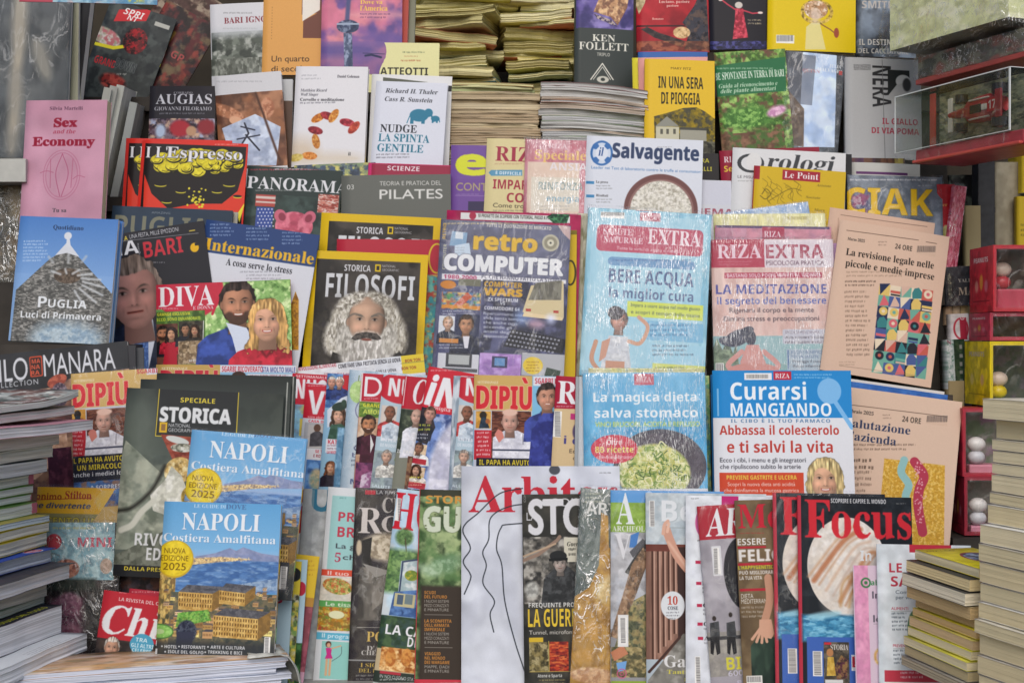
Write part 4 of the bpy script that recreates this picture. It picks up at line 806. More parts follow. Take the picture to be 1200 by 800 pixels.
def p(c):
    c.all(['28481e', '4c7a34', '7aa84c', '9cc068', '3c5c28', '6a4a3c'], sc=5)
    c.R(836, 160, 80, 40, ['6a4a3c', '8a6650', '4a6a34', '54402e'], sc=6); c.E(875, 140, 30, 14, ['3c6a2c', '8ab860', '54843c'], soft=4, sc=3); c.E(908, 132, 12, 6, ['c088b0', 'e0b8d0'], soft=2, rot=-20, sc=3)
    c.P([(838, 78), (920, 67), (920, 108), (838, 115)], '2c6a44'); c.greek(840, 80, 70, 1, 4, 'c8d8c0', .7, ragged=.1); c.T('ERBE SPONTANEE IN TERRA DI BARI', 831, 87, 87, 8.5, 'e0e8dc', 'b'); c.T('Guida al riconoscimento e', 841, 100, 70, 5, 'c0d4bc', 'it'); c.T('delle piante alimentari', 843, 106, 66, 5, 'c0d4bc', 'it')
mag('green guide to wild herbs of the Bari land', (837, 62), (920, 57), 128, .44, '4c7a34', p, T=.01, name='book', cat='book')
def p(c):
    c.all(['4a5058', '6a727c', '3c4046'], sc=12); c.P([(941, 60), (980, 62), (974, 175), (932, 175)], ['b8cce8', 'a0b8dc', 'c8d8ee'], sc=20); c.G(921, 62, 35, 60, '3a3e4a', '545a6a', a=.6); c.P([(921, 105), (940, 130), (938, 175), (921, 172)], ['4a3c34', '6a5a4c'])
    c.T('JULIA', 971, 76, 14, 4, 'e0e4ea', 'b'); c.T('QUINN', 940, 81, 20, 4, 'b86464', 'b', a=.7); c.T('MALVAGIO', 957, 80, 29, 4, 'e0e4ea', 'b'); c.R(982, 84, 4, 5, 'a83c3c')
mag('wrapped grey and pale blue novel beside the herb guide', (921, 59), (991, 67), 122, .445, '4a5058', p, T=.018, name='book', cat='book', wrap='smooth')
def p(c):
    c.T('NERA', 1022, 77, 50, 22, '2c2c2e', 'sb', rot=-90); c.greek(1000, 76, 20, 6, 1.2, '222222', .8, ragged=0); c.L([(1034, 70), (1032, 190)], .7, '6a6a6a')
    c.R(1040, 82, 26, 30, '2a2c2c'); c.E(1058, 96, 9, 8, 'b8b8b6'); c.P([(1040, 112), (1050, 100), (1066, 96), (1070, 120), (1044, 125)], 'a8a8a6'); c.E(1062, 100, 5, 8, '3a3a3a', soft=1)
    c.T('IL GIALLO', 1031, 140, 42, 7, '9a3444', 'sb'); c.T('DI VIA POMA', 1018, 151, 56, 7, '9a3444', 'sb')
mag('grey noir book NERA with red subtitle', (991, 67), (1080, 70), 120, .435, 'a6a7a8', p, T=.02, name='book', cat='book', yaw=3, rough=.5)
for k, (x, y, c_) in enumerate(((122, 102, 'b4b6ae'), (129, 100, 'aeb0aa'), (137, 99, 'c0c2ba'), (152, 119, 'a8aca8'))):
    mag('%s white thin book seen edge-on in the dark gap' % ('leftmost', 'second', 'third', 'rightmost, shortest')[k], (x, y), (x+9, y+2), 130, .47+.008*k, c_, T=.10, lean=-3, name='book', cat='book', rough=.5, group='edge-on white books', bulge=.0)
# ------------------------------------------------------------------ fourth step
def p(c):
    c.T('AMAZING', 178, 248, 22, 2.4, '9aa0a4', 's'); c.T('PUGLIA', 136, 252, 110, 24, '8a8468', 'sb'); c.all(['2b3a4a', '34465a'], .25, sc=20)
mag('dark blue magazine on amazing Puglia with khaki title', (132, 241), (273, 247), 95, .305, '2b3848', p, T=.008)
mag('second copy edge of the dark blue Puglia magazine', (140, 243), (279, 249), 92, .318, 'a09c90', T=.006)
def esp(c):
    x0 = c.o[0]-167
    c.R(x0+166, 160, 4, 200, 'd0342c'); c.R(x0+171, 168, 118, 100, '231f20'); c.P([(x0+171, 250), (x0+171, 205), (x0+180, 228), (x0+200, 246), (x0+230, 240), (x0+262, 240), (x0+280, 225), (x0+289, 190), (x0+289, 250)], 'cf3c2c')
    rs = np.random.RandomState(4)
    for k in range(64):
        t = rs.rand()*6.28; q = rs.rand()**.5; x = 232+50*q*math.cos(t); y = 194+13*q*math.sin(t)-4*q; r = 5+5*rs.rand()
        c.E(x0+x+.6, y+1.2, r, r*.72, '1c1a16'); c.E(x0+x, y, r-.5, r*.66, ['c4b426', 'dccf3a', 'd0c230'], sc=5)
        c.L([(x0+x-r*.4, y+r*.4), (x0+x+r*.2, y+r*.5), (x0+x+r*.6, y+r*.1)], .7, '3a3414', .9, smooth=True)
    for (x, y, r) in ((190, 218, 7), (214, 226, 6), (256, 226, 6), (270, 218, 7), (280, 232, 5), (198, 238, 6)): c.E(x0+x, y, r, r*.3, 'd8ca36'); c.E(x0+x, y-1, r, r*.28, '231f20')
    for i in range(26): c.E(x0+222+c.rs.rand()*22, 222+c.rs.rand()*22, .8+c.rs.rand(), .8+c.rs.rand()*.8, 'd8ca36')
    c.P([(x0+283, 262), (x0+289, 238), (x0+280, 252)], 'd8ca36')
    c.T("L'", x0+183, 172, 14, 13, 'dcdce0', 'b', ol=('231f20', .7)); c.T('I', x0+172, 172, 6, 13, 'dcdce0', 'b', ol=('231f20', .7)); c.T('Espresso', x0+196, 172, 89, 13, 'dcdce0', 'b', ol=('231f20', .9), wt=.5)
    c.greek(x0+252, 169, 30, 1, 3, 'd8b0a8', .8)
mag('rear copy of the red news weekly with the yellow comic blast', (148, 162), (272, 165), 176, .352, 'd0342c', esp, T=.003, group='red news weekly copies')
mag('front copy of the red news weekly with the yellow comic blast', (167, 164), (291, 169), 176, .342, 'd0342c', esp, T=.003, group='red news weekly copies')
def p(c):
    c.greek(294, 198, 108, 1, 3.5, 'c84050', .9, ragged=0); c.greek(322, 197.5, 80, 1, 3.5, 'd0d0d4', .9, ragged=0); c.T('PANORAMA', 291, 206.5, 118, 14, 'd2d2d6', 'b', wt=.3)
    c.greek(300, 223, 90, 1, 3, 'b8b8b8', .7); c.R(291, 227, 120, 60, ['33403c', '40504c', '2a3432'], sc=12); c.R(301, 228, 23, 14, 'a84a44'); c.R(301, 230, 23, 3, 'c8b8b0'); c.R(301, 236, 23, 2, 'c8b8b0'); c.R(302, 243, 20, 24, '3c4f90')
    for i in range(5):
        for j in range(6): c.E(304+i*4+(j % 2)*2, 246+j*4, .8, .8, 'd8d8e8')
    c.R(374, 228, 24, 22, ['8a4038', 'c0786a', 'd8c8c0', 'a04840'], sc=4, asp=3)
    c.E(346, 266, 22, 17, ['b85468', 'd87a8c', 'a04458'], sc=9); c.E(330, 254, 7, 8, 'c06478', rot=-30); c.E(332, 255, 4, 5, '8a3c4c', rot=-30); c.E(364, 256, 7, 8, 'c06478', rot=30); c.E(363, 257, 4, 5, '8a3c4c', rot=30)
mag('dark green news weekly with a pink piggy bank', (291, 194), (402, 201), 145, .347, '2f3a38', p, T=.003)
def p(c):
    c.T('03', 407, 217, 8, 5.5, 'c8c8c4', 's'); c.T('TEORIA E PRATICA DEL', 445, 213, 72, 5, 'c4c4c0', 'p'); c.T('PILATES', 445, 223, 74, 11, 'd0d0cc', 's', wt=.45)
mag('grey book on the theory and practice of pilates', (400, 206), (528, 204), 132, .335, '62645f', p, T=.01, name='book', cat='book')
def p(c):
    c.R(436, 192, 94, 14, '8f2c44'); c.T('SCIENZE', 454, 194.5, 38, 5.5, 'd8ccd0', 'sb'); c.R(508, 188, 22, 4, '4a9ab8')
mag('magenta topped science magazine above the grey pilates book', (432, 191), (531, 194), 145, .35, 'c03a6c', p, T=.003)
def p(c):
    c.all(['3a4250', '7f9070', 'c8c070', '4a5a70'], sc=5)
mag('mottled magazine edge showing under the autumn leaves book', (345, 194), (440, 190), 140, .365, '5a6a70', p, T=.003)
def p(c):
    c.T('e', 535, 175, 36, 30, 'cbcf3a', 'sb', wt=1.5); c.T('CONTO', 535, 215, 46, 9, 'cfd060', 's', wt=.4); c.greek(535, 228, 34, 1, 3, 'b8a8c8', .7); c.L([(534, 230), (575, 231)], .5, 'c0a8d0')
    c.R(530, 210, 45, 40, '6a4a8c', .4); c.R(549, 237, 22, 12, '3a3450')
mag('purple magazine with a large lime letter e', (529, 170), (640, 172), 160, .345, '6f5094', p, T=.003)
def p(c):
    c.T('RIZA', 581, 172, 58, 17, '9a3448', 'b'); c.greek(580, 192, 44, 1, 3.2, 'a06a60', .6); c.P([(576, 200), (612, 200), (612, 207), (576, 207), (573, 203)], '5f93b0'); c.T('È DIFFICILE', 581, 201.5, 30, 3.5, 'dce4e8', 'sb')
    c.T('IMPARARE', 578, 211, 64, 11, '9a3444', 's', wt=.6); c.T('CON', 594, 227, 32, 11, '9a3444', 's', wt=.6); c.T('Come trovare', 578, 239, 52, 5, '4a4438', 's', wt=.3); c.greek(578, 247, 50, 2, 4, '6a6458', .7)
mag('beige psychology magazine with maroon title beside purple one', (571, 162), (690, 167), 168, .338, 'd0c494', p, T=.003)
def p(c):
    c.all(['b8707c', 'a85464', 'c8909a'], sc=9, asp=.4); c.R(619, 190, 60, 60, 'd8c8b0', .85); c.T('RIZA', 643, 168, 22, 6, 'd8b8c0', 'b'); c.T('Speciale', 627, 176, 60, 11, 'd8b060', 'b', wt=.4); c.T('ANSIA', 644, 191, 44, 9, 'd8d0d4', 'sb')
    c.R(623, 208, 56, 40, 'd0c8b8'); c.T('RINFORZA', 631, 214, 52, 9, '8a9a98', 'sb'); c.T('energia', 640, 230, 38, 7, '7fa0b0', 'sb'); c.greek(630, 242, 44, 2, 4, '8a8a88', .6)
mag('pink shrink-wrapped special with golden script', (616, 163), (745, 167), 170, .33, 'a84c60', p, T=.004, wrap='streak')
def p(c):
    c.E(705, 180, 13, 15, '3a6ba8'); c.E(705, 180, 10.5, 12.5, 'c4cede'); 
    for a in range(4):
        t = math.radians(45+90*a); c.E(705+9.5*math.cos(t), 180+11.5*math.sin(t), 3.6, 3.6, '3a6ba8')
    c.E(705, 180, 7, 8.5, 'd0d6e2'); c.T('il', 701, 173, 8, 10, '2c4f88', 'bi'); c.T('Salvagente', 718, 168, 101, 17, '303e5e', 'sb', wt=.7)
    c.T('Leader nei Test di laboratorio contro le truffe ai consumatori', 693, 195, 128, 3.4, '4a74a8', 's', wt=.2); c.greek(770, 172, 22, 1, 3, '777777', .6)
    for y in (213, 229): c.R(687, y, 9, 3.4, '4a86b4'); c.T('La prova' if y == 213 else 'Risultati', 698, y-.5, 14, 2.8, '444444', 'b'); c.greek(698, y+5, 22, 2, 3.2, '666666', .6)
    c.E(773, 247, 43, 42, '6e4a48'); c.E(773, 249, 38.5, 38, '8a6864'); c.E(773, 249, 36, 36, ['b8b4a8', 'd8d4c8', 'a09a8c', 'e0dcd4'], sc=2); c.E(764, 240, 18, 12, 'e2ded8', .5, soft=4, ring=2)
mag('white consumer magazine with a bowl of rice', (688, 159), (824, 165), 176, .325, 'cfd3dd', p, T=.004)
mag('pale blue edge copy behind the white consumer magazine', (683, 165), (800, 165), 170, .343, 'a8b4c4', lambda c: c.greek(684, 180, 6, 14, 8, '4a6a94', .8), T=.003)
def p(c):
    c.T('RI', 848, 184, 9, 7, 'd8ccd0', 'b'); c.T('Se', 848, 195, 10, 7, 'd8c040', 'sb')
mag('dark red psychology magazine left of the watch magazine', (843, 177), (960, 172), 160, .352, '8c2438', p, T=.003)
def p(c):
    c.T('TRA', 817, 186, 14, 5, 'c8c040', 'sb'); c.T('GIALLI', 812, 196, 22, 5, 'c8c040', 'sb')
mag('black paperback behind the white consumer magazine', (780, 180), (842, 180), 150, .36, '2c2a2a', p, T=.006, name='book', cat='book')
def p(c):
    c.T('CINEMA', 795, 244, 64, 8, '9a5060', 'sb'); c.R(780, 211, 80, 28, 'c4c6d2')
mag('white magazine edge with faded maroon capitals', (784, 210), (857, 212), 140, .335, 'c6c8d0', p, T=.003)
def p(c):
    c.T('O', 864, 180, 32, 22, '3c3e42', 'p'); c.T('rologi', 897, 180, 86, 18, '3c3e42', 'it', wt=.3); c.E(883, 190, 9, 10.5, 'd3d3d3'); c.T('LE MISURE', 864, 206, 24, 3.2, '5c5c60', 's'); c.greek(864, 212, 20, 1, 3, '777777', .6)
    c.P([(885, 225), (876, 260), (900, 260)], '8a8084')
mag('white watch magazine with a large black O', (859, 173), (991, 180), 160, .338, 'd0d1d3', p, T=.004)
mag('black magazine edge behind the watch magazine', (870, 178), (998, 181), 150, .35, '2a2a2c', T=.003)
def p(c):
    c.R(884, 194, 7, 16, '9a2c38'); c.R(884, 190, 1.5, 90, '9a4030'); c.R(917, 199, 44, 12, '9c2836'); c.T('Le Point', 919, 201, 40, 7.5, 'e0dcdc', 'b')
    for k in range(14):
        x = 890+c.rs.rand()*40; y = 205+c.rs.rand()*20; c.L([(x, y), (x+4+c.rs.rand()*5, y+6), (x+c.rs.rand()*8, y+13), (x+8, y+18)], .6, '6a5a18', .7, smooth=True)
    c.L([(892, 228), (897, 222), (902, 228), (896, 234), (890, 230)], 1, '6a5a18', smooth=True); c.L([(900, 236), (925, 222), (938, 224)], .7, '6a5a18', smooth=True); c.T('Aristote', 956, 216, 18, 3, '7a6a20', 'it'); c.T('Socrate', 943, 230, 18, 3, '7a6a20', 'it'); c.T('Marx', 952, 245, 14, 3, '7a6a20', 'it')
mag('yellow French weekly with a red title box', (884, 194), (991, 202), 145, .322, 'c8a826', p, T=.004)
def p(c):
    c.all(['66707e', '78828e', '57606c'], sc=9); c.greek(996, 210, 102, 1, 4, 'd8d8dc', .9, ragged=0); c.P([(996, 250), (996, 226), (1010, 222), (1022, 224), (1016, 234), (1020, 250), (1000, 258)], ['8a4a6a', '5a5a78']); 
    c.T('CIAK', 989, 220, 104, 31, 'd8b020', 'sb', ol=('5a5a48', .7), wt=.5); c.greek(1075, 217, 18, 1, 3, 'c8c8cc', .6); c.R(1093, 250, 8, 30, 'b8c4d4', .5, soft=2)
mag('grey blue cinema magazine with big yellow CIAK letters', (993, 205), (1104, 208), 140, .34, '66707e', p, T=.004, wrap='smooth')
mag('off white sheet behind the cinema magazine top', (998, 190), (1078, 193), 150, .365, 'b8b8b4', lambda c: c.R(1003, 201, 60, 3, '5a3060'), T=.004)
mag('dark multicoloured book tops under the grey noir book', (940, 184), (1060, 186), 140, .385, '5a4030', lambda c: c.all(['3a2c28', '6a4a3a', 'a89a4a', '4a3050'], sc=8, asp=.2), T=.02, name='book', cat='book')
mag('blue sheet with fine print sticking up in front of the French weekly', (850, 249), (947, 236), 110, .28, '9ab0cc', lambda c: (c.all(['8aa4c8', 'b8c8dc', '7a98c0'], sc=5, asp=.4),), T=.003, wrap='streak')

# ------------------------------------------------------------------ third step
def p(c):
    c.T('BARI MAGAZINE', 100, 280, 44, 4, 'd0b040', 's'); c.T('A', 145, 277, 4, 5, 'd8c040', 'sb'); c.T('UNA FESTA, MILLE EMOZIONI', 151, 275, 58, 5, 'c8c8cc', 's'); c.L([(140, 283), (232, 273)], .6, '8a8a90'); c.R(221, 270, 7, 1.2, 'c8b040')
    c.T('MA', 122, 287, 40, 16, 'd4d4d8', 'sb'); c.T('BARI', 167, 284, 46, 19, 'b8303c', 'sb'); c.T('magazine', 163, 303, 18, 2.5, 'b0b0b4', 's', rot=90); c.E(228, 290, 5, 5.5, 'd8a820'); c.R(228, 285, 4, 3, '26262b'); c.greek(178, 307, 20, 1, 3, 'a8a8ac', .8)
    c.P([(120, 440), (124, 400), (150, 378), (164, 388), (176, 370), (196, 390), (214, 440)], ['222a40', '2c3854', '1c2234'], sc=10)
    c.P([(154, 384), (166, 400), (182, 372), (186, 396), (180, 430), (160, 430)], 'c4cad8'); c.P([(162, 392), (171, 388), (178, 396), (180, 440), (162, 440)], ['4868a8', '6888c0', '3c5890'], sc=1.5)
    c.face(160, 346, 40, 'bc8a80', '6a5c54', look=-.25)
mag('black city magazine MABARI with a grey haired man in a tie', (96, 281), (238, 258), 178, .216, '26262c', p, T=.004)
def inter(c):
    x0 = c.o[0]-242; c.R(x0+241, 250, 140, 45, '2b4170'); 
    for i in range(3): c.greek(x0+247+i*42, 262+i*5, 30, 4, 4.2, '90a4c8', .8)
    c.T('Internazionale', x0+243, 279, 128, 13.5, 'd8a830', 'b', wt=.5); c.T('A cosa serve lo stress', x0+267, 303, 78, 8, '26262c', 'b'); c.greek(x0+282, 318, 58, 3, 4, '777780', .7, al='c')
    c.P([(x0+348, 342), (x0+352, 352), (x0+353, 410), (x0+340, 410), (x0+343, 358)], ['7a5014', 'b88424', '946418'], sc=2)
mag('rear copy edge of the blue headed weekly about stress', (227, 262), (362, 279), 172, .236, 'c6c8d0', inter, T=.003)
mag('blue headed weekly asking what stress is for', (242, 257), (375, 276), 172, .226, 'c8cad2', inter, T=.003)
def p(c):
    c.R(240, 332, 104, 110, ['6a9450', 'a8cc80', '4a7038', 'd8e8b0', '88b068'], sc=5); c.E(222, 340, 40, 34, 'bb2c42', .97, soft=1); c.R(183, 330, 50, 33, 'bb2c42'); c.L([(256, 350), (250, 368)], 3, 'bb2c42')
    c.T('DIVA', 186, 337, 65, 23, 'e0dce0', 'b'); c.T('E DONNA', 227, 359, 24, 4, 'd8c8cc', 'b'); c.greek(187, 361, 30, 1, 3, 'd8c0c4', .8); c.R(183, 366, 58, 75, ['4a6a30', '6a8a44', '3c5428'], sc=6)
    c.T('GRANDE ESCLUSIVA', 186, 367, 38, 3.6, 'd8d040', 'sb'); c.T('ECCO, SONO INNAMORATI', 186, 373, 50, 3.6, 'c8d040', 'sb'); 
    c.R(184, 380, 26, 50, ['4a3028', '6a4438'], sc=6); c.face(193, 391, 8, 'b07a5c', '221a18', beard=1, top='1c1c22'); c.face(203, 391, 7, 'c89878', '241a18', 'f', top='b02838'); c.P([(197, 405), (209, 402), (211, 430), (194, 430)], 'a82434')
    c.R(211, 377, 29, 22, ['3a3830', '5a5444', '2a2824'], sc=5); c.face(219, 386, 6, 'a87c60', '1c1816', top='2a2c34'); c.face(230, 387, 6, 'b88c70', '2c1c14', 'f', top='3a3430'); c.R(211, 400, 29, 27, ['5a4a38', 'a08a6c', '7a6650', 'c0ac90'], sc=4); c.L([(240, 376), (240, 430)], 1, 'c8c8c8'); c.T('AFRICA', 224, 421, 14, 3, 'd8d8d8', 'sb')
    c.face(279, 356, 25, 'b98468', '2a1f1c', beard='3c2a24', smile=1, look=.2, top='3a4f98'); c.P([(266, 378), (274, 396), (284, 430), (300, 430), (300, 400), (290, 384)], 'c8d0e0')
    c.face(314, 376, 24, 'd8a68a', 'b89058', 'f', smile=1, look=-.1, top='b42c3c')
mag('celebrity weekly DIVA with a bearded man and a blonde woman', (183, 334), (340, 327), 190, .186, '6a9450', p, T=.004)
def filo(c, full):
    x0 = c.o[0]-363; y0 = c.o[1]-294; k = (c.w/139)
    X = lambda x: x0+363+(x-363)*k
    Y = lambda y: y0+y
    c.R(X(372), Y(304), 121*k, 250, ['2e2c2a', '3a3634', '242220', '45403c'], sc=22)
    c.T('STORICA', X(404), Y(311), 31*k, 7.5, 'c8c8cc', 'sb'); c.R(X(440), Y(311), 6.5, 8.5, 'd0b020'); c.R(X(441.5), Y(312.7), 3.5, 5.2, '2e2c2a'); c.T('NATIONAL', X(448), Y(311.5), 16, 2.8, 'b8b8bc', 's', wt=.2); c.T('GEOGRAPHIC', X(448), Y(316), 20, 2.8, 'b8b8bc', 's', wt=.2)
    c.T('FILOSOFI', X(383), Y(321), 104*k, 28, 'c4c6ca', 'sb'); c.greek(X(385), Y(321), 10, 1, 3, 'c8c8cc', .8); 
    if full:
        c.T('SPECIALE', X(423), 352, 24, 4, 'b8b8bc', 's')
        c.E(428, 396, 60, 50, ['38343a', '4a463e', '2c2a28'], .6, soft=14); hp = ['8a8478', 'c8c4b8', 'a8a294', 'd8d4cc', '6c665c']
        c.E(430, 374, 40, 31, hp, soft=3, sc=2.2, asp=.6); c.E(397, 392, 15, 25, hp, soft=3, sc=2, asp=.5, rot=12); c.E(464, 392, 14, 25, hp, soft=3, sc=2, asp=.5, rot=-12)
        c.P([(385, 440), (392, 412), (412, 420), (450, 420), (470, 412), (486, 440)], ['2a2826', '3a3836'], sc=6)
        c.face(431, 377, 29, 'c4a088', '8a857a', bald=1, look=.1)
        c.E(413, 352, 17, 7, hp, soft=2.5, rot=-25, sc=2); c.E(449, 352, 17, 7, hp, soft=2.5, rot=25, sc=2)
        c.L([(410, 371), (417, 368), (425, 371)], 2.4, '6a645c', .8, smooth=True, soft=.6); c.L([(437, 371), (445, 368), (452, 371)], 2.4, '6a645c', .8, smooth=True, soft=.6); c.L([(418, 358), (431, 356), (444, 358)], .9, 'a08470', .6, smooth=True, soft=.6)
        c.E(431, 414, 31, 25, ['b8b4ae', 'd4d0ca', '9a9690', 'e0dcd8', '8a867e'], soft=3, sc=1.8, asp=.35); c.E(404, 398, 9, 16, ['a8a49c', 'c8c4bc', '8a867e'], soft=3, sc=1.8, asp=.4); c.E(458, 398, 9, 16, ['a8a49c', 'c8c4bc', '8a867e'], soft=3, sc=1.8, asp=.4)
        c.P([(413, 397), (419, 391), (431, 389), (443, 391), (449, 397), (444, 399), (431, 396), (418, 399)], ['3a3634', '56504c', '6a645e'], sc=2); c.E(431, 398, 6, 1.5, '7a4a40')
mag('rear yellow framed history special FILOSOFI', (377, 249), (517, 256), 190, .258, 'cfac1e', lambda c: filo(c, False), T=.004)
mag('red and teal magazine wedged behind the front philosophers special', (395, 280), (515, 281), 182, .247, 'a82c3c', lambda c: (c.E(512, 303, 9, 17, 'c8b030', ring=2), c.R(480, 322, 40, 140, ['3a8a94', '6ab0a4', 'c8a04c', 'a84438'], sc=5)), T=.003)
mag('front yellow framed history special FILOSOFI with a white bearded portrait', (363, 293), (502, 299), 172, .226, 'cfac1e', lambda c: filo(c, True), T=.004)
def p(c):
    c.all(['8a1c44', 'a02450'], sc=20); c.R(540, 249, 128, 8, 'd0d2d0'); c.E(554, 253, 4, 4.5, 'a03048'); c.T('10 PROGETTI DA SCOPRIRE CON TUTORIAL, PASSO A PASSO', 551+9, 250.5, 90, 4.2, '44443c', 'sb'); c.P([(650, 249), (668, 250), (664, 262), (648, 262), (641, 254)], ['2a5a3c', '4a8a5c', '1c3a2c'], sc=2)
mag('magenta computing magazine behind the retro computer issue', (524, 246), (681, 252), 190, .247, '8a1c44', p, T=.003)
mag('yellow magazine edge right of the retro computer issue', (560, 268), (676, 270), 180, .2385, 'c8a824', lambda c: (c.R(669, 270, 7, 5, '7a6a20'), c.E(668, 320, 6, 14, '33301c', ring=2)), T=.004)
def p(c):
    c.all(['5d6078', '6c6f88', '54566c'], sc=12); c.greek(520, 261, 120, 1, 4, 'd8c080', .8, ragged=0); c.T('TUTTE LE QUOTAZIONI DI MERCATO', 570, 262, 76, 4, 'd8d4c8', 'sb')
    c.P([(530, 271), (548, 273), (546, 290), (527, 288)], '7a9ab8'); c.R(534, 272, 9, 8, 'c8d0d8'); c.P([(533, 288), (550, 285), (552, 300), (533, 300)], 'b8c8d8'); c.greek(534, 290, 14, 3, 3, '8a94a0', .7)
    c.T('COMPUTER', 519, 316, 30, 3.5, 'b8b8a0', 'sb', rot=90); c.T('RETRO', 519, 280, 18, 3.5, 'c8a040', 'sb', rot=90)
    c.T('retro', 556, 273, 74, 19, 'd0a835', 'sb', ol=('6a5a38', .6), wt=1.1); c.E(645, 285, 10, 10, 'b0ac98'); c.E(645, 285, 7.5, 7.5, '8a8674'); c.E(645, 285, 4, 4, 'c8c4b0'); c.E(645, 285, 1.2, 1.2, '444444')
    c.T('COMPUTER', 522, 298, 138, 18, 'd6d8dc', 'sb', wt=1.3, ol=('4c4e60', .7)); c.R(519, 321, 144, 6.5, 'd4d4da'); c.T('1980-2000', 521, 322, 38, 4.6, 'a03058', 'sb', wt=.4); c.T('| PC CHE HANNO FATTO LA STORIA', 561, 322, 98, 4.6, '55566a', 'sb', wt=.2)
    c.R(517, 328, 48, 112, '4d5070'); c.E(526, 334, 9, 5, 'c07a30'); c.R(538, 327, 26, 8, '6a6a5a'); c.R(519, 342, 45, 20, ['4a8a5c', 'b06040', 'd0a860', '5a7aa0', '303c60'], sc=4); c.P([(532, 358), (548, 343), (554, 348), (540, 360)], 'b85840'); c.R(519, 357, 44, 4, 'c88438'); c.greek(520, 364, 38, 2, 3.4, 'c8ccd8', .8)
    c.R(516, 370, 18, 20, 'c8ccd4'); c.face(526, 379, 7, 'd0a890', '8a6a48', top='2c3040'); c.R(535, 368, 28, 40, '2f3550'); c.face(547, 381, 10.5, 'b88868', '33241c', top='23283c'); c.P([(543, 394), (551, 394), (549, 408), (545, 408)], 'd0d0d8'); c.R(516, 396, 22, 5, 'c08040'); c.greek(516, 403, 34, 2, 3.5, 'c8ccd4', .8)
    c.R(566, 328, 99, 84, ['3a3c54', '55587a', '2c2e40'], sc=10); c.T('COMPUTER', 568, 330, 44, 6, 'c89a34', 'sb', wt=.5); c.T('WARS', 568, 338, 44, 8, 'c89a34', 'sb', wt=.9); c.T('ZX SPECTRUM', 572, 349, 35, 4, 'd8dae0', 'sb'); c.T('VS', 586, 354, 6, 3.6, 'd8dae0', 'sb'); c.T('COMMODORE 64', 568, 359, 41, 4, 'd8dae0', 'sb')
    for i, t in enumerate(('Ripercorriamo una', 'sfida senza tempo,', 'che anche oggi', 'accende gli', 'animi degli', 'appassionati')): c.T(t, 567, 365.5+5.2*i, 11+2*len(t), 3.4, 'c8ccd8', 's', wt=.2)
    c.E(612, 372, 9, 9, '88a8e0', .6, soft=5); c.P([(622, 335), (660, 330), (660, 372), (612, 366)], 'c8b890'); c.P([(627, 332), (658, 329), (657, 352), (619, 352)], ['5a5850', '7a786c'], sc=3, asp=.2); c.R(616, 362, 6, 3, 'a84038'); c.R(648, 364, 6, 3, 'a84038'); c.P([(614, 366), (660, 372), (658, 376), (612, 371)], 'd8c49c')
    c.E(645, 374, 5, 5, 'd8e0ff', .8, soft=4); c.E(628, 380, 9, 5, 'd0a8b8', .7, soft=4); c.P([(600, 386), (664, 398), (658, 414), (590, 406)], '202128')
    for i in range(4):
        for j in range(13): c.R(600-i*2.4+j*4.4, 388+i*4.6+j*.8, 2.6, 2.2, 'a8aab8', .75)
    c.R(515, 413, 47, 26, 'c4c6ce'); c.R(524, 413, 30, 16, '3c3e44'); c.R(527, 415, 24, 11, 'a8acac'); c.R(520, 430, 40, 4, '55565c'); c.R(563, 413, 48, 26, ['a078b8', 'c0a0d8', '8a68a8'], sc=14); c.R(577, 417, 18, 13, '3a3a58'); c.R(580, 419, 12, 9, '5c88b8')
    c.R(612, 413, 52, 26, 'a8aab0'); c.E(624, 428, 11.5, 10, 'd8bc3c'); c.greek(616, 423, 16, 4, 3.4, '8a5a20', .7, al='c'); c.P([(640, 430), (656, 434), (654, 442), (637, 440)], '3c4a40')
    c.P([(652, 262), (668, 266), (668, 282), (660, 274)], 'd0b0a8', .8)
mag('shrink-wrapped retro computer magazine with yellow title', (517, 257), (669, 265), 192, .222, '5d6078', p, T=.005, wrap='smooth')
for k, (x, c_) in enumerate(((683, 'b4b09c'), (687, '7a8a68'))):
    mag(('beige', 'green spotted')[k]+' magazine edge between the retro and water issues', (x-6+3*k, 250+3*k), (x+110, 252+3*k), 190, .252-.008*k, c_, lambda c: c.all(['b4b09c', 'd0ccb8', '8a8a6c'], sc=3, asp=.3), T=.003)
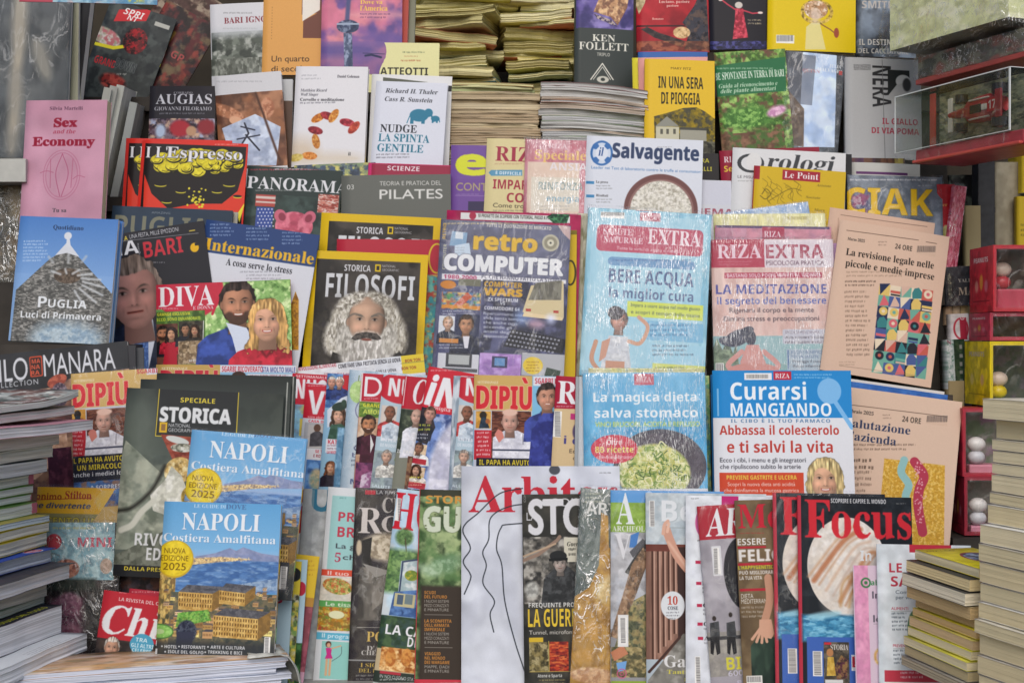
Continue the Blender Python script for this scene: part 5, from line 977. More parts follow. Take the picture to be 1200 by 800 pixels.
def p(c):
    c.all(['8ec0d4', 'a8d0de', '7cb4cc'], sc=8, asp=.25); c.R(695, 250, 130, 190, 'a4cbdc', .75); c.bar(704, 248, 28, 7); c.R(745, 243, 20, 4, 'a02c44'); c.R(750, 249, 24, 10, ['a84458', 'd0a8b0'], sc=2); c.greek(780, 252, 40, 1, 4, '5a90b8', .6)
    c.R(700, 263, 124, 31, 'b34a62', r=6); c.T('SALUTE', 707, 267, 34, 7.5, 'e0ccd4', 'b'); c.T('NATURALE', 707, 277, 46, 7, 'e0ccd4', 'b'); c.T('EXTRA', 759, 269, 62, 17, 'e6d8de', 'b', wt=.3); c.T('Tutte le virtù di acqua e natura', 722, 289, 74, 3.6, 'e0c8d0', 's')
    c.R(712, 301, 102, 10, '6a94bc', r=5); c.greek(717, 304.5, 92, 1, 4, '3c5c90', .9, ragged=0); c.T('BERE ACQUA', 713, 315, 99, 16, '4e6088', 's', wt=.9); c.T('la miglior cura', 713, 337, 98, 11.5, '54668c', 's', wt=.8)
    c.R(734, 353, 88, 18, 'c8d45c'); c.T('Impara a usare acqua nel modo giusto', 738, 355.5, 80, 4, '4c5c58', 's', wt=.3); c.T('e scopri il tempo delle tisane', 738, 363.5, 80, 4, '4c5c58', 's', wt=.3)
    c.R(756, 376, 66, 22, '74aed0', .9, r=2); c.greek(760, 380, 56, 3, 5.5, '3c6c98', .8); c.R(756, 402, 66, 20, '9cc8dc'); c.greek(762, 404, 52, 3, 5, '4a5a70', .8); c.R(762, 425, 62, 12, 'c8cf70'); c.greek(765, 429, 50, 1, 5, '5a6430', .8)
    c.L([(697, 400), (692, 420), (700, 434)], 5, 'c09078', smooth=True); c.P([(712, 393), (734, 395), (738, 440), (700, 440), (705, 415)], ['c0c4cc', 'd4d6da'], sc=6); c.P([(704, 400), (714, 396), (708, 418), (700, 424)], 'c49480'); c.R(708, 422, 22, 18, 'c08f78'); c.L([(735, 400), (748, 402), (757, 384), (747, 372)], 4.5, 'c89880', smooth=True)
    c.face(724, 376, 12, 'c49484', '4a4448', look=.9); c.E(720, 367, 9, 8, ['3e3a40', '5a5660'], sc=2)
mag('pale blue shrink-wrapped health magazine about drinking water', (690, 243), (834, 252), 196, .222, 'a0c8da', p, T=.006, wrap='streak')
mag('yellow magazine top between the water and pasta issues', (690, 431), (824, 432), 60, .155, 'c4c078', lambda c: (c.all(['c4c078', '9ab0a0', 'd0cc9a'], sc=6, asp=.3),), T=.003, wrap='streak')
def p(c):
    c.all(['d0cc8c', 'c8c4a0', 'd8d49c'], sc=6, asp=.3); c.T('BENESSERE', 922, 254, 24, 3.6, '8a7a40', 'b'); c.greek(850, 255, 40, 1, 4, 'a8a070', .6)
mag('cream shrink-wrapped magazine top behind the pink psychology issue', (836, 251), (967, 250), 170, .246, 'd0cc8c', p, T=.004, wrap='streak')
def p(c):
    c.all(['a8788c', 'c08494', 'b88a9c'], sc=10); c.R(840, 264, 132, 3, '5a4668'); c.R(893, 266, 26, 16, 'a03c54'); c.T('RIZA', 895, 271, 20, 7, 'dcc8d0', 'b')
mag('rear pink psychology magazine peeking above the meditation issue', (838, 264), (974, 266), 168, .235, 'a8788c', p, T=.004, wrap='smooth')
def p(c):
    c.all(['cfb0a8', 'd8bcb4', 'c8a49c'], sc=10, asp=.3); c.R(833, 281, 62, 33, 'a8304a'); c.R(895, 281, 82, 33, 'd0c4cc'); c.T('RIZA', 840, 287, 52, 16, 'dcc0cc', 'b'); c.T('EXTRA', 897, 287, 68, 16, '9c3850', 'sb', wt=.3); c.greek(842, 306, 46, 2, 3.2, 'c88a98', .7); c.T('PSICOLOGIA PRATICA', 897, 306, 68, 5, '5a3c4c', 's', wt=.3)
    c.R(848, 320, 114, 6.5, 'a8324c'); c.T('BASTANO SOLO POCHI MINUTI AL GIORNO', 851, 321.2, 108, 4, 'dcc8d0', 'sb'); c.T('LA MEDITAZIONE', 838, 334, 129, 11, '4a4c94', 'sb', wt=.2); c.T('il segreto del benessere', 839, 349, 127, 8, '5460a4', 'sb')
    c.T('Rigenera il corpo e la mente', 853, 361, 98, 5.5, '4a3c44', 's', wt=.4); c.T('Elimina stress e preoccupazioni', 846, 371, 111, 5.5, '4a3c44', 's', wt=.4)
    c.R(833, 394, 145, 70, '8fb0b4'); c.P([(833, 410), (838, 396), (844, 410), (850, 398), (856, 414), (860, 402), (864, 440), (833, 440)], ['6a7a68', '8a9a80', '566454']); c.R(833, 426, 145, 30, '7a9a94', .5)
    c.E(862, 396, 17, 9, ['3a3c4c', '4a4c5c'], rot=-22); c.E(873, 388, 8, 5, '3a3c4c', rot=-20); c.E(848, 400, 8, 5, '444656', rot=20); c.E(877, 396, 6, 9, '3a3c4c'); c.P([(872, 404), (886, 404), (894, 426), (888, 440), (868, 440), (864, 424)], 'c8908a'); c.L([(866, 412), (850, 428), (866, 436)], 6, 'c8908a', smooth=True); c.L([(892, 412), (908, 428), (894, 436)], 6, 'c8908a', smooth=True)
    c.E(879, 434, 30, 9, 'c48880'); c.R(914, 386, 60, 17, 'b8b8c4', r=2); c.T('EFFICACE PER L\'ANIMA', 917, 388, 40, 3, '7a6a78', 's', wt=.2); c.T('Aiuta a trovare la calma', 917, 393.5, 44, 3.2, '443c44', 's', wt=.3); c.T('nelle situazioni di crisi', 917, 399, 42, 3.2, '443c44', 's', wt=.3)
    c.R(918, 409, 58, 26, 'a0b0bc'); c.R(919, 410, 1.5, 22, '4a6a98'); c.T('ECCO I BENEFICI', 923, 411, 36, 3.2, '5a6c90', 's', wt=.2); c.T('PER LA SALUTE', 923, 416, 32, 3.2, '5a6c90', 's', wt=.2); c.T('Protegge il cuore', 925, 421.5, 36, 3, '3c3c48', 's', wt=.2); c.T('Riduce infiammazione', 925, 427, 42, 3, '3c3c48', 's', wt=.2); c.bar(836, 425, 9, 12)
mag('pink psychology magazine on meditation with a seated woman', (833, 281), (976, 280), 176, .224, 'cfb0a8', p, T=.004, wrap='streak')
mag('thin lilac magazine edge left of the salmon supplement', (955, 285), (983, 285), 172, .232, 'c09ac8', T=.003)
mag('rear salmon supplement standing behind the audit one', (973, 243), (1095, 262), 190, .245, 'cbac98', lambda c: (c.L([(985, 252), (1040, 260), (1085, 266)], .6, '6a584c'), c.L([(982, 256), (978, 330)], .8, 'a88c7c')), T=.003, rough=.8)
PAL = ['2c3450', 'c8646c', 'd0b468', '3c7a7c', 'c8a898', '2a2c34', 'd8c8b0', '4a5a8c', 'b85a50', '6aa090']
def p(c):
    c.L([(992, 270), (1075, 282)], .7, '5a4a40'); c.L([(1084, 284), (1096, 286)], .7, '5a4a40'); c.T('Marzo 2025', 993, 278, 20, 3.4, '33302e', 'b'); c.greek(1028, 283, 12, 2, 3.5, '6a5a50', .6); c.T('24 ORE', 1048, 286, 20, 6, '4a423c', 'sb'); c.bar(1073, 288, 23, 10, bgc='c8ac98')
    c.T('La revisione legale nelle', 991, 291, 103, 8, '2a2624', 'b', wt=.1); c.T('piccole e medie imprese', 990, 304, 104, 8, '2a2624', 'b', wt=.1); c.greek(990, 318, 90, 2, 4.5, '8a7464', .7); c.greek(988, 329, 36, 2, 4.5, '4a3c34', .8, ragged=.1); c.greek(987, 341, 30, 14, 5.6, '6a584c', .7)
    nx, ny = 5, 8
    for i in range(nx):
        for j in range(ny):
            x = 1028+i*12.4-j*1.6; y = 333+j*12.8+i*1.6; s_ = 12.4
            a_, b_, c2 = [PAL[k] for k in c.rs.choice(len(PAL), 3, replace=False)]
            c.R(x, y, s_+.3, 13, a_); t = c.rs.randint(5)
            if t == 0: c.E(x+6.2, y+6.4, 5, 5, b_); c.E(x+6.2, y+6.4, 2, 2, c2)
            elif t == 1: c.P([(x, y), (x+s_, y), (x, y+12.8)], b_)
            elif t == 2: c.P([(x, y+12.8), (x+6, y), (x+s_, y+12.8)], b_)
            elif t == 3: c.P([(x, y+6), (x+3, y+1), (x+8, y), (x+s_, y+6), (x+s_, y+12.8), (x, y+12.8)], b_)
            else: c.R(x, y+6, s_, 3, b_); c.R(x, y+10, s_, 2, c2)
    c.greek(978, 423, 20, 2, 3, '8a7464', .6); c.L([(978, 428), (1070, 440)], .5, '8a7464')
mag('salmon financial supplement on small business auditing with geometric tiles', (985, 257), (1112, 278), 178, .222, 'cdb09c', p, T=.003, rough=.8)
# ------------------------------------------------------------------ second row: weeklies and health titles
def dipiu(c, dx=0, dy=0, k=1.0):
    X = lambda x: x+dx; Y = lambda y: y+dy
    c.R(X(556), Y(438), 70, 42, 'c0a060'); c.T('SETTIMANALE', X(560), Y(446), 24, 3, 'dcd4c0', 'b'); c.T('DIPIÙ', X(559), Y(452), 64, 26, 'c42a34', 'sb', ol=('e0c8a8', .9), wt=.9)
    c.R(X(556), Y(480), 70, 70, 'b8bcc8'); c.R(X(558), Y(481), 17, 20, ['b88438', 'd0a050'], sc=5); c.E(X(566), Y(486), 4, 4.5, '2a2420'); c.P([(X(561), Y(501)), (X(564), Y(488)), (X(569), Y(488)), (X(573), Y(501))], ['1c2a38', '2c3c4c']); c.E(X(571), Y(493), 2.5, 3, '9a5a34')
    c.R(X(556), Y(503), 20, 34, 'b42c38'); c.greek(X(558), Y(505), 16, 6, 5, 'e0c8c8', .9, al='c'); c.R(X(576), Y(481), 46, 58, ['5a3028', '7a4a38', '43241e'], sc=5, asp=4)
    c.P([(X(576), Y(540)), (X(577), Y(512)), (X(590), Y(504)), (X(606), Y(504)), (X(622), Y(512)), (X(622), Y(540))], ['ccccd6', 'dcdce4', 'bcbcc8'], sc=6); c.face(X(597), Y(494), 13, 'c89c8c', 'c8c0b8', bald=1); c.E(X(597), Y(483), 9, 4, 'd4b0a0', soft=1); c.P([(X(579), Y(508)), (X(583), Y(502)), (X(588), Y(505)), (X(590), Y(512)), (X(584), Y(518))], 'c87c70'); c.L([(X(612), Y(508)), (X(612), Y(520))], .8, '6a6a78')
    c.R(X(576), Y(525), 46, 2, '44485c'); c.R(X(558), Y(535), 64, 10, '1c2030'); c.T('IL PAPA HA AVUTO', X(561), Y(537), 60, 6, 'd8c438', 'sb', ol=('2a1c10', .5)); c.R(X(558), Y(545), 64, 20, '1c2030'); c.T('UN MIRACOLO', X(568), Y(545), 52, 6, 'd8c438', 'sb', ol=('2a1c10', .5)); c.T('Anche i medici lo', X(562), Y(554), 58, 5, 'd8d8dc', 'sb'); c.R(X(556), Y(565), 70, 30, ['34508c', '4a78b4', '8a6c60'], sc=6); c.T('A SORPRESA', X(584), Y(568), 40, 5, 'd0d4dc', 'sb')

def p(c):
    c.R(171, 430, 60, 9, 'c8ccd4'); c.T('SGARBI', 160, 433, 24, 5, 'b43440', 'sb'); dipiu(c, -473, -1)
mag('wrapped gossip weekly with red capitals behind the left stack', (83, 438), (184, 431), 200, .034, 'c0a060', p, T=.004, wrap='smooth')
def p(c):
    c.R(183, 427, 80, 14, 'b89858'); c.T('SETTIMANALE', 190, 430, 30, 3, 'dcd4c0', 'b'); c.T('DIPIÙ', 189, 434, 66, 24, 'b83440', 'sb', ol=('dccaa8', .7), wt=.8)
    c.R(258, 427, 88, 30, '88b0cc'); c.R(258, 428, 90, 8, 'd0d0d8'); c.T('SGARBI RICOVERATO', 260, 429, 48, 6.5, 'b43444', 'sb'); c.T('STA MOLTO MALE', 307, 430, 39, 6, '44508c', 'sb'); c.E(280, 440, 8, 5, '3a2a24'); c.R(290, 438, 56, 7, 'c8ccd4'); c.greek(293, 439, 50, 1, 5, '8a4450', .7)
mag('gossip weekly top about a hospital stay, above the grey history special', (183, 427), (347, 428), 190, .135, 'b89858', p, T=.004, yaw=1)
def p(c):
    c.all(['cdd0d6', 'd4d6da'], sc=12); c.T('RIVOLUZIONI ALIMENTARI', 350, 430, 44, 4.5, 'a84450', 'sb'); c.T('COME FARE UNA FRITTATA SENZA LE UOVA', 396, 427, 73, 4.8, '35353c', 'sb'); c.R(469, 415, 30, 24, 'd4bc3c'); c.T('BON TON', 474, 421, 18, 3.6, '8a4430', 'sb'); c.T('BON TON', 470, 430, 17, 3.6, '8a4430', 'sb'); c.T('CON LE UOVA', 440, 434, 24, 3.6, '44444a', 'sb'); c.R(469, 425.5, 30, .8, '8a8a50'); c.greek(380, 437, 50, 1, 4, '9a4450', .8)
mag('white food supplement with a fine print strip and yellow corner', (345, 431), (496, 414), 60, .176, 'cdd0d6', p, T=.003)
def p(c):
    c.R(343, 437, 70, 35, 'b42c3c'); c.T('SETTIMANALE', 347, 439, 36, 3, 'd8c8c8', 'sb'); c.T('NUOVO', 347, 444, 60, 22, 'd8d8dc', 'sb', wt=.7); c.R(343, 473, 60, 90, ['6aa8cc', '8cc0dc', 'c8c068', '7a8ca0'], sc=8); c.R(352, 490, 6, 20, 'd0bc58')
mag('leftmost red headed weekly in the slanting fan', (343, 437), (430, 442), 198, .112, 'b42c3c', p, T=.003, yaw=5)
def p(c):
    c.R(358, 449, 60, 40, 'b82838'); c.greek(361, 451, 50, 1, 3, 'd8b8b8', .8); c.T('VIVO', 362, 457, 70, 27, 'dcdce0', 'sb', wt=.6); c.T('vero giorno', 361, 486, 22, 3, 'dcc0c0', 'b'); c.R(358, 494, 70, 30, 'a8a8ac'); c.T('CASA DEI', 362, 491, 22, 3, 'c83844', 'sb')
    c.R(362, 497, 19, 26, 'b4b0ae'); c.E(372, 501, 4, 4.6, '5a4034'); c.P([(363, 522), (364, 508), (369, 505), (375, 505), (380, 509), (381, 522)], ['3c3a40', '4c4a50']); c.R(362, 524, 20, 12, 'd0d0d4'); c.T('SE TI', 370, 526, 10, 3.4, 'b43844', 'sb'); c.T('E ROTO', 368, 531, 13, 3.4, '8a3844', 'sb')
    c.R(360, 537, 24, 40, ['4a78b4', '6c9ad0', '3a5c90'], sc=8); c.E(371, 560, 8, 12, ['8a9c8c', 'b8a888'], soft=2)
mag('narrow red VIVO weekly with a man in a dark jacket', (359, 448), (440, 455), 190, .106, 'c8ccd4', p, T=.003, yaw=5)
def p(c):
    c.R(384, 437, 35, 40, ['4870a8', '7aa0c8', '3a5888'], sc=6); c.R(402, 439, 18, 20, 'b82c34'); c.face(389, 448, 6, 'c89480', 'b0a8a0', top='2c3c70'); c.face(398, 448, 6, 'cc9c88', 'b8b0a8', top='34447a')
    c.P([(384, 480), (400, 466), (416, 460), (420, 490), (384, 500)], 'c8d0dc'); c.face(397, 486, 9, 'd0a48c', '4a3428', 'f', smile=1); c.E(398, 476, 9, 5, '2c3c34', rot=-15); c.E(403, 472, 3, 4, '34483c'); c.P([(384, 515), (388, 497), (400, 496), (410, 503), (412, 520)], ['2c4a3c', '3c5c4c']); c.E(403, 507, 2, 3, 'a8b430')
    c.R(380, 513, 34, 60, '8ab0c8'); c.R(383, 513, 30, 16, 'd0d4dc'); c.T('KATE', 385, 514, 14, 5, 'b83444', 'sb'); c.greek(384, 520, 18, 2, 3.5, '6a3444', .8); c.T('LA NUOVA VITA', 384, 526.5, 20, 3.6, 'b83444', 'sb'); c.face(388, 546, 6.5, 'c89878', '6a3c24', 'f', top='2a2430'); c.R(396, 500, 18, 75, ['6890b0', '88b0cc', '4c7898'], sc=6, soft=1)
mag('light blue royal weekly with a woman in a dark green beret', (384, 437), (470, 443), 198, .100, '88b0cc', p, T=.003, yaw=5)
def p(c):
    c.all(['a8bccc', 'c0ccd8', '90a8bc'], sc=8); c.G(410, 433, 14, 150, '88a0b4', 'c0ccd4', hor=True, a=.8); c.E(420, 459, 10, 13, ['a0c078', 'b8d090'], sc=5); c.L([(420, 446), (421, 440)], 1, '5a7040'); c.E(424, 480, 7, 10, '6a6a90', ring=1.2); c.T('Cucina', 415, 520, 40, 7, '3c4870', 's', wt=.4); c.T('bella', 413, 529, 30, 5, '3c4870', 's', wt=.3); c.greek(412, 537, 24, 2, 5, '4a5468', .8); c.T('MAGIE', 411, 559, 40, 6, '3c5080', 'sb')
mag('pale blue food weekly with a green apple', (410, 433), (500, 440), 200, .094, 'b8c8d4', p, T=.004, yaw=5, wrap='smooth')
def p(c):
    c.R(424, 437, 60, 32, 'b02c3c'); c.R(424, 437, 2, 36, 'd8c8c8'); c.T('DIVA', 428, 441, 70, 23, 'dcdce0', 'p', wt=.3); c.greek(427, 466, 22, 1, 3, 'd8c0c4', .8); c.R(422, 470, 60, 18, ['6a8440', '8aa850', '4c6c30'], sc=4); c.T('GRANDE', 426, 472, 24, 4, 'd8d040', 'sb'); c.T('AMORE', 426, 479, 24, 5, 'c8d060', 'sb')
    c.R(421, 488, 50, 50, ['c8a890', 'b89478', 'd8c0a8'], sc=8); c.face(432, 497, 10, 'b8805c', '2a1e1a', beard='3a2820', smile=1, top='38242c'); c.P([(421, 545), (424, 512), (434, 508), (442, 512), (442, 545)], ['4c2434', '3c1c28']); c.P([(434, 508), (438, 520), (434, 530)], 'd0d0d0'); c.R(418, 540, 34, 40, ['8a4a70', '3a2a44', '5c3050'], sc=6); c.P([(424, 555), (440, 548), (440, 580), (420, 580)], ['c8b8c8', '8a5880'])
mag('slim red DIVA weekly with a bearded man in a waistcoat', (424, 437), (510, 443), 196, .088, 'b08070', p, T=.003, yaw=5)
def nuovo(c):
    x0 = c.o[0]-450; X = lambda x: x+x0
    c.R(X(448), 438, 80, 140, 'a8bcc8'); c.E(X(470), 455, 27, 18, 'b82c3a'); c.T('NUOVO', X(457), 443, 70, 20, 'd8d8dc', 'sb', wt=.7)
    c.R(X(448), 474, 18, 20, 'c8bcb4'); c.face(X(457), 483, 8, '8a5c48', '2a2020', bald=1, top='b84848'); c.P([(X(446), 515), (X(448), 498), (X(458), 494), (X(468), 499), (X(470), 515)], ['b8c4d0', 'd0d8e0', '8a98a8'], sc=5); c.T('INTER', X(447), 512, 18, 3.6, 'd4d8e0', 'sb'); c.T('DI NUOVO', X(446), 518, 20, 3.6, 'd4d8e0', 'sb')
    c.R(X(440), 526, 50, 50, ['8c98a0', '6c7880', '98a8a8'], sc=6); c.face(X(453), 534, 7, 'c8a490', '8a8078', top='d0cec8'); c.R(X(466), 530, 20, 36, ['5c7c48', '8aa068', '405a34'], sc=4); c.face(X(470), 545, 8, 'b88c70', '5a6c3c'); c.E(X(470), 538, 8, 4, '6c8448'); c.T('SALUTE IN', X(436), 565, 30, 3.4, 'c8d4dc', 'sb')
mag('middle red oval weekly with small priest portraits', (450, 438), (535, 448), 200, .082, 'a8bcc8', nuovo, T=.003, yaw=5)
def p(c):
    c.R(474, 440, 60, 38, 'ac2434'); c.T('OGGI', 484, 444, 70, 28, 'd8d8dc', 'bi', wt=.3); c.R(476, 441, 1, 34, 'd8c0c0'); c.R(466, 478, 60, 50, ['3c4438', '2c342c', '5c6450'], sc=5); c.face(488, 488, 9, 'c8a494', 'c0b8b0', bald=1, top='d4d4dc'); c.P([(468, 535), (472, 506), (486, 500), (498, 504), (500, 535)], ['c4c8d2', 'dcdce4'], sc=5); c.T('IL PAPA', 466, 525, 20, 4, 'd8d8d8', 'sb'); c.R(478, 533, 22, 46, ['5c3a30', '8a6a50'], sc=5)
mag('narrow red weekly with a curved white initial', (475, 440), (550, 449), 196, .076, '7a7c70', p, T=.003, yaw=5)
def p(c):
    c.P([(496, 425), (606, 446), (600, 490), (484, 478)], 'be2a38'); c.greek(505, 433, 50, 1, 3.2, 'dcc0c0', .9, ragged=0); c.T('iN', 503, 440, 42, 33, 'dcdce0', 'sbi', wt=1.2); c.T('famiglia', 502, 474, 26, 4, 'dcc8c8', 'sb')
    c.P([(485, 482), (600, 492), (590, 600), (460, 600)], ['5a78b0', '7890c8', '2c3c6c', 'a8b8dc'], sc=9); c.P([(494, 476), (504, 478), (510, 500), (500, 520), (488, 515)], ['20242c', '3c3438']); c.face(504, 485, 8, 'c09080', '50382c')
    c.P([(486, 506), (506, 508), (504, 516), (484, 514)], '2a2c38'); c.greek(488, 496, 18, 2, 5, 'c8cc48', .9); c.greek(487, 507, 18, 2, 4, 'd0d0d8', .9); c.E(528, 540, 24, 52, ['c0c0d0', 'd8d8e4', 'acacc0'], soft=3, sc=10, rot=8)
    c.R(481, 517, 20, 22, ['c8b090', 'e0c8b0'], sc=5); c.face(491, 524, 6, '9a7058', '3a2a24', top='d0d0d0'); c.R(480, 534, 20, 6, 'a82c38'); c.R(479, 543, 20, 20, ['b09878', 'd0b8a0'], sc=5); c.face(488, 549, 6, 'c49880', '3c2418', 'f', top='d0c8c0'); c.greek(480, 556, 18, 1, 4, 'd0c840', .9); c.R(477, 561, 22, 7, 'a82c38'); c.greek(479, 562, 18, 2, 3, 'd8c8a0', .9)
mag('tilted red family weekly iN leaning across its neighbours', (503, 429), (600, 446), 190, .066, 'be2a38', p, T=.003, yaw=4)
for k, x in enumerate((526, 532)):
    mag('%s pale grey weekly edge between the tilted and oval weeklies' % ('left', 'right')[k], (x, 440), (x+80, 444), 195, .066-.006*k, ('9aa8b4', 'b4bcc8')[k], lambda c: c.all(['8a9aa8', 'c0c8d0', '6c7c8c'], sc=5, asp=.3), T=.003, yaw=4)
mag('right red oval weekly partly covered by the pope weekly', (540, 441), (625, 448), 196, .055, 'a8bcc8', nuovo, T=.003, yaw=5)

def p(c):
    dipiu(c); c.R(624, 438, 60, 150, '7ab0d0'); c.R(625, 441, 40, 11, 'd0d0d8'); c.T('SGARBI RICOVERATO', 627, 443, 60, 6.5, 'b43444', 'sb'); c.face(641, 466, 15, 'c49078', '2c2220', smile=1, look=.3, top='3c4890')
    c.P([(618, 545), (622, 505), (636, 484), (648, 484), (658, 500), (660, 550)], ['343c88', '4450a0', '2a3070'], sc=7)
mag('gossip weekly DIPIÙ with the pope beside a man in a blue shirt', (556, 439), (690, 442), 200, .05, '7ab0d0', p, T=.004, yaw=4)
def p(c):
    c.P([(650, 438), (700, 440), (700, 480), (648, 478)], 'a02038'); c.T('RIZA', 654, 446, 80, 26, 'dcdce0', 'b'); c.greek(652, 475, 24, 1, 3, 'd0b0b8', .9); c.bar(649, 481, 9, 30, vert=True); c.R(668, 484, 20, 7, 'b03070'); c.T('i dolori', 660, 510, 60, 9, '44407c', 's', wt=.8); c.T('Ecco', 666, 525, 16, 4.5, '4a4038', 's', wt=.3); c.T('da', 670, 533, 8, 4.5, '4a4038', 's', wt=.3); c.E(676, 505, 6, 10, '4a3c64', soft=1)
mag('tan psychology monthly with a dark red R header', (652, 440), (740, 446), 196, .049, 'c8b088', p, T=.004, yaw=4)
for k in range(2): mag(('left', 'right')[k]+' wrapped grey edge beside the tan psychology monthly', (675+4*k, 441), (740+5*k, 443), 190, .0455-.003*k, ('9aa0a4', 'b8bcc0')[k], T=.002, yaw=4, wrap='smooth' if k else None)
def p(c):
    c.all(['4c9cc8', '5fa8d0', '3f90bf', '74b4d8'], sc=12, asp=.4); c.G(683, 437, 145, 60, '7cb6da', '5aa4cf', a=.6); c.R(743, 438, 23, 13, 'b85c6c'); c.T('RIZA', 746, 441, 17, 6.5, 'd8c0c8', 'b')
    c.T('La magica dieta', 695, 460, 121, 10.5, 'dce4ea', 's', wt=.7); c.T('salva stomaco', 696, 478, 121, 11, 'dce4ea', 's', wt=.7); c.T('VINCI BRUCIORI, ACIDITÀ E REFLUSSO', 697, 494, 122, 5.5, 'c0cc48', 's', wt=.4)
    c.E(772, 545, 54, 43, '4c4a54'); c.E(772, 546, 50, 39, ['5c5660', '4a444e'], sc=8); c.E(765, 553, 42, 34, ['6c8a3c', 'c8cc8c', 'dcdcb0', 'a8b060', '8a9a4c', 'd0c878'], soft=1.5, sc=5)
    for k in range(150):
        a = c.rs.rand()*6.28; r = c.rs.rand()**.6; x = 765+39*r*math.cos(a); y = 551+31*r*math.sin(a); t = c.rs.rand()*6.28; q = 3+6*c.rs.rand()
        c.L([(x, y), (x+q*math.cos(t), y+q*math.sin(t)), (x+q*math.cos(t+.9)*1.3, y+q*math.sin(t+.9)*1.3)], 1.1, ['dcdca8', 'c8cc80', 'e4e0b8', '5c7c34', 'b8b460', '44602c'][c.rs.randint(6)], smooth=True)
    c.E(719, 525, 27, 16.5, 'c4364e'); c.T('Oltre', 719, 514, 17, 6, 'e4dcdc', 's', wt=.5, al='c'); c.T('80 ricette', 719, 522, 45, 7, 'd8d060', 'sb', al='c'); c.T('che funzionano', 719, 532, 42, 4, 'e4dcdc', 's', wt=.3, al='c'); c.R(683, 571, 150, 40, 'd0d4dc')
mag('bright blue shrink-wrapped diet magazine with a bowl of noodles', (683, 437), (826, 436), 198, .036, '4c9cc8', p, T=.006, wrap='streak')
mag('blank blue green magazine edge right of the noodle issue', (760, 440), (831, 440), 190, .085, '3c7c8c', lambda c: c.all(['3c7c8c', '6a9c6c', 'a8b478'], sc=5), T=.003)
def p(c):
    c.R(834, 434, 170, 55, '2582c4'); c.R(872, 437, 32, 8, 'dcdce0'); c.bar(874, 438, 26, 6); c.R(906, 435, 21, 10, 'b02c40'); c.T('RIZA', 908, 437.5, 17, 5.5, 'dcdce0', 'b'); c.greek(930, 438, 46, 2, 3.4, 'b8d4e8', .7); c.R(840, 455, 2, 32, '7ab4dc')
    c.E(971, 458, 14, 15, '78b0de'); c.L([(976, 468), (996, 500)], 5, '78b0de'); c.T('Curarsi', 855, 448, 89, 20, 'e0e6ee', 'sb', wt=.3); c.T('MANGIANDO', 855, 472, 118, 15, 'e0e6ee', 'sb'); c.T('IL CIBO È IL TUO FARMACO', 855, 490.5, 116, 4, '5a7ca0', 'sb', track=.12)
    c.T('Abbassa il colesterolo', 842, 498, 139, 10.5, 'b03c34', 's', wt=.6); c.T('e ti salvi la vita', 850, 516, 123, 13, 'b03c34', 's', wt=.7); c.T('Ecco i cibi, i menu e gli integratori', 842, 535, 99, 5, '3c3c44', 's', wt=.35); c.T('che ripuliscono subito le arterie', 842, 542.5, 93, 5, '3c3c44', 's', wt=.35)
    c.R(841, 552, 97, 26, 'c44830'); c.T('PREVIENI GASTRITE E ULCERA', 849, 555, 81, 4.8, 'd8c850', 'sb'); c.T('Scopri la nuova dieta anti acidità', 850, 563, 78, 4.2, 'e0d0cc', 's', wt=.3); c.T('che disinfiamma la mucosa gastrica', 846, 570, 86, 4.2, 'e0d0cc', 's', wt=.3)
    c.face(963, 560, 23, 'd8aa8c', 'b8a474', 'f', smile=1, top='b0b8a8')
mag('white and blue food-as-medicine magazine with a smiling blonde woman', (835, 434), (997, 434), 196, .045, 'd4d6dc', p, T=.006)
mag('blue magazine edge behind the food-as-medicine issue', (833, 439), (980, 439), 190, .06, '2a6ea8', T=.004)
def p(c):
    c.L([(996, 474), (1108, 488)], .7, '5a4a40'); c.T('Febbraio 2025', 989, 478, 34, 4, '33302e', 'b'); c.greek(1033, 485, 12, 2, 3.5, '6a5a50', .6); c.T('24 ORE', 1056, 487, 22, 6.5, '4a423c', 'sb'); c.bar(1084, 486, 25, 10, bgc='c8ac98')
    c.T('Valutazione', 988, 489, 78, 9.5, '333c58', 'b', wt=.2); c.T("d'azienda", 989, 504, 60, 9.5, '333c58', 'b', wt=.2); c.greek(990, 519, 80, 2, 5, '6a584c', .8); c.greek(985, 536, 40, 2, 8, '4a3c34', .8, ragged=.3); c.greek(985, 550, 36, 6, 7, '6a584c', .7)
    c.P([(1033, 536), (1103, 544), (1098, 640), (1020, 640)], ['b88c34', 'd0a84c', 'c49a3c', 'dcbc6c'], sc=1.5); c.L([(1056, 538), (1052, 552), (1060, 566), (1056, 580), (1058, 600)], 9, '8ab4b4', smooth=True); c.L([(1068, 540), (1078, 556), (1072, 572), (1070, 590), (1074, 620)], 11, 'a83c50', smooth=True)
    for k in range(80):
        y = 540+c.rs.rand()*70; c.E(1072+c.rs.randn()*3, y, .7, .7, 'd8a8b0')
    c.P([(1030, 640), (1040, 600), (1052, 600), (1050, 640)], 'a83c50')
mag('salmon financial supplement on company valuation with a golden picture', (985, 452), (1127, 471), 186, .105, 'cdb29e', p, T=.003, rough=.8)
mag('plain blue magazine top between the two salmon supplements', (985, 445), (1110, 463), 180, .125, '2f5ca0', lambda c: c.all(['2f5ca0', '3a68ac'], sc=9), T=.006)
mag('white magazine edge over the plain blue one', (985, 442), (1106, 459), 178, .14, 'c8c4c0', T=.003)
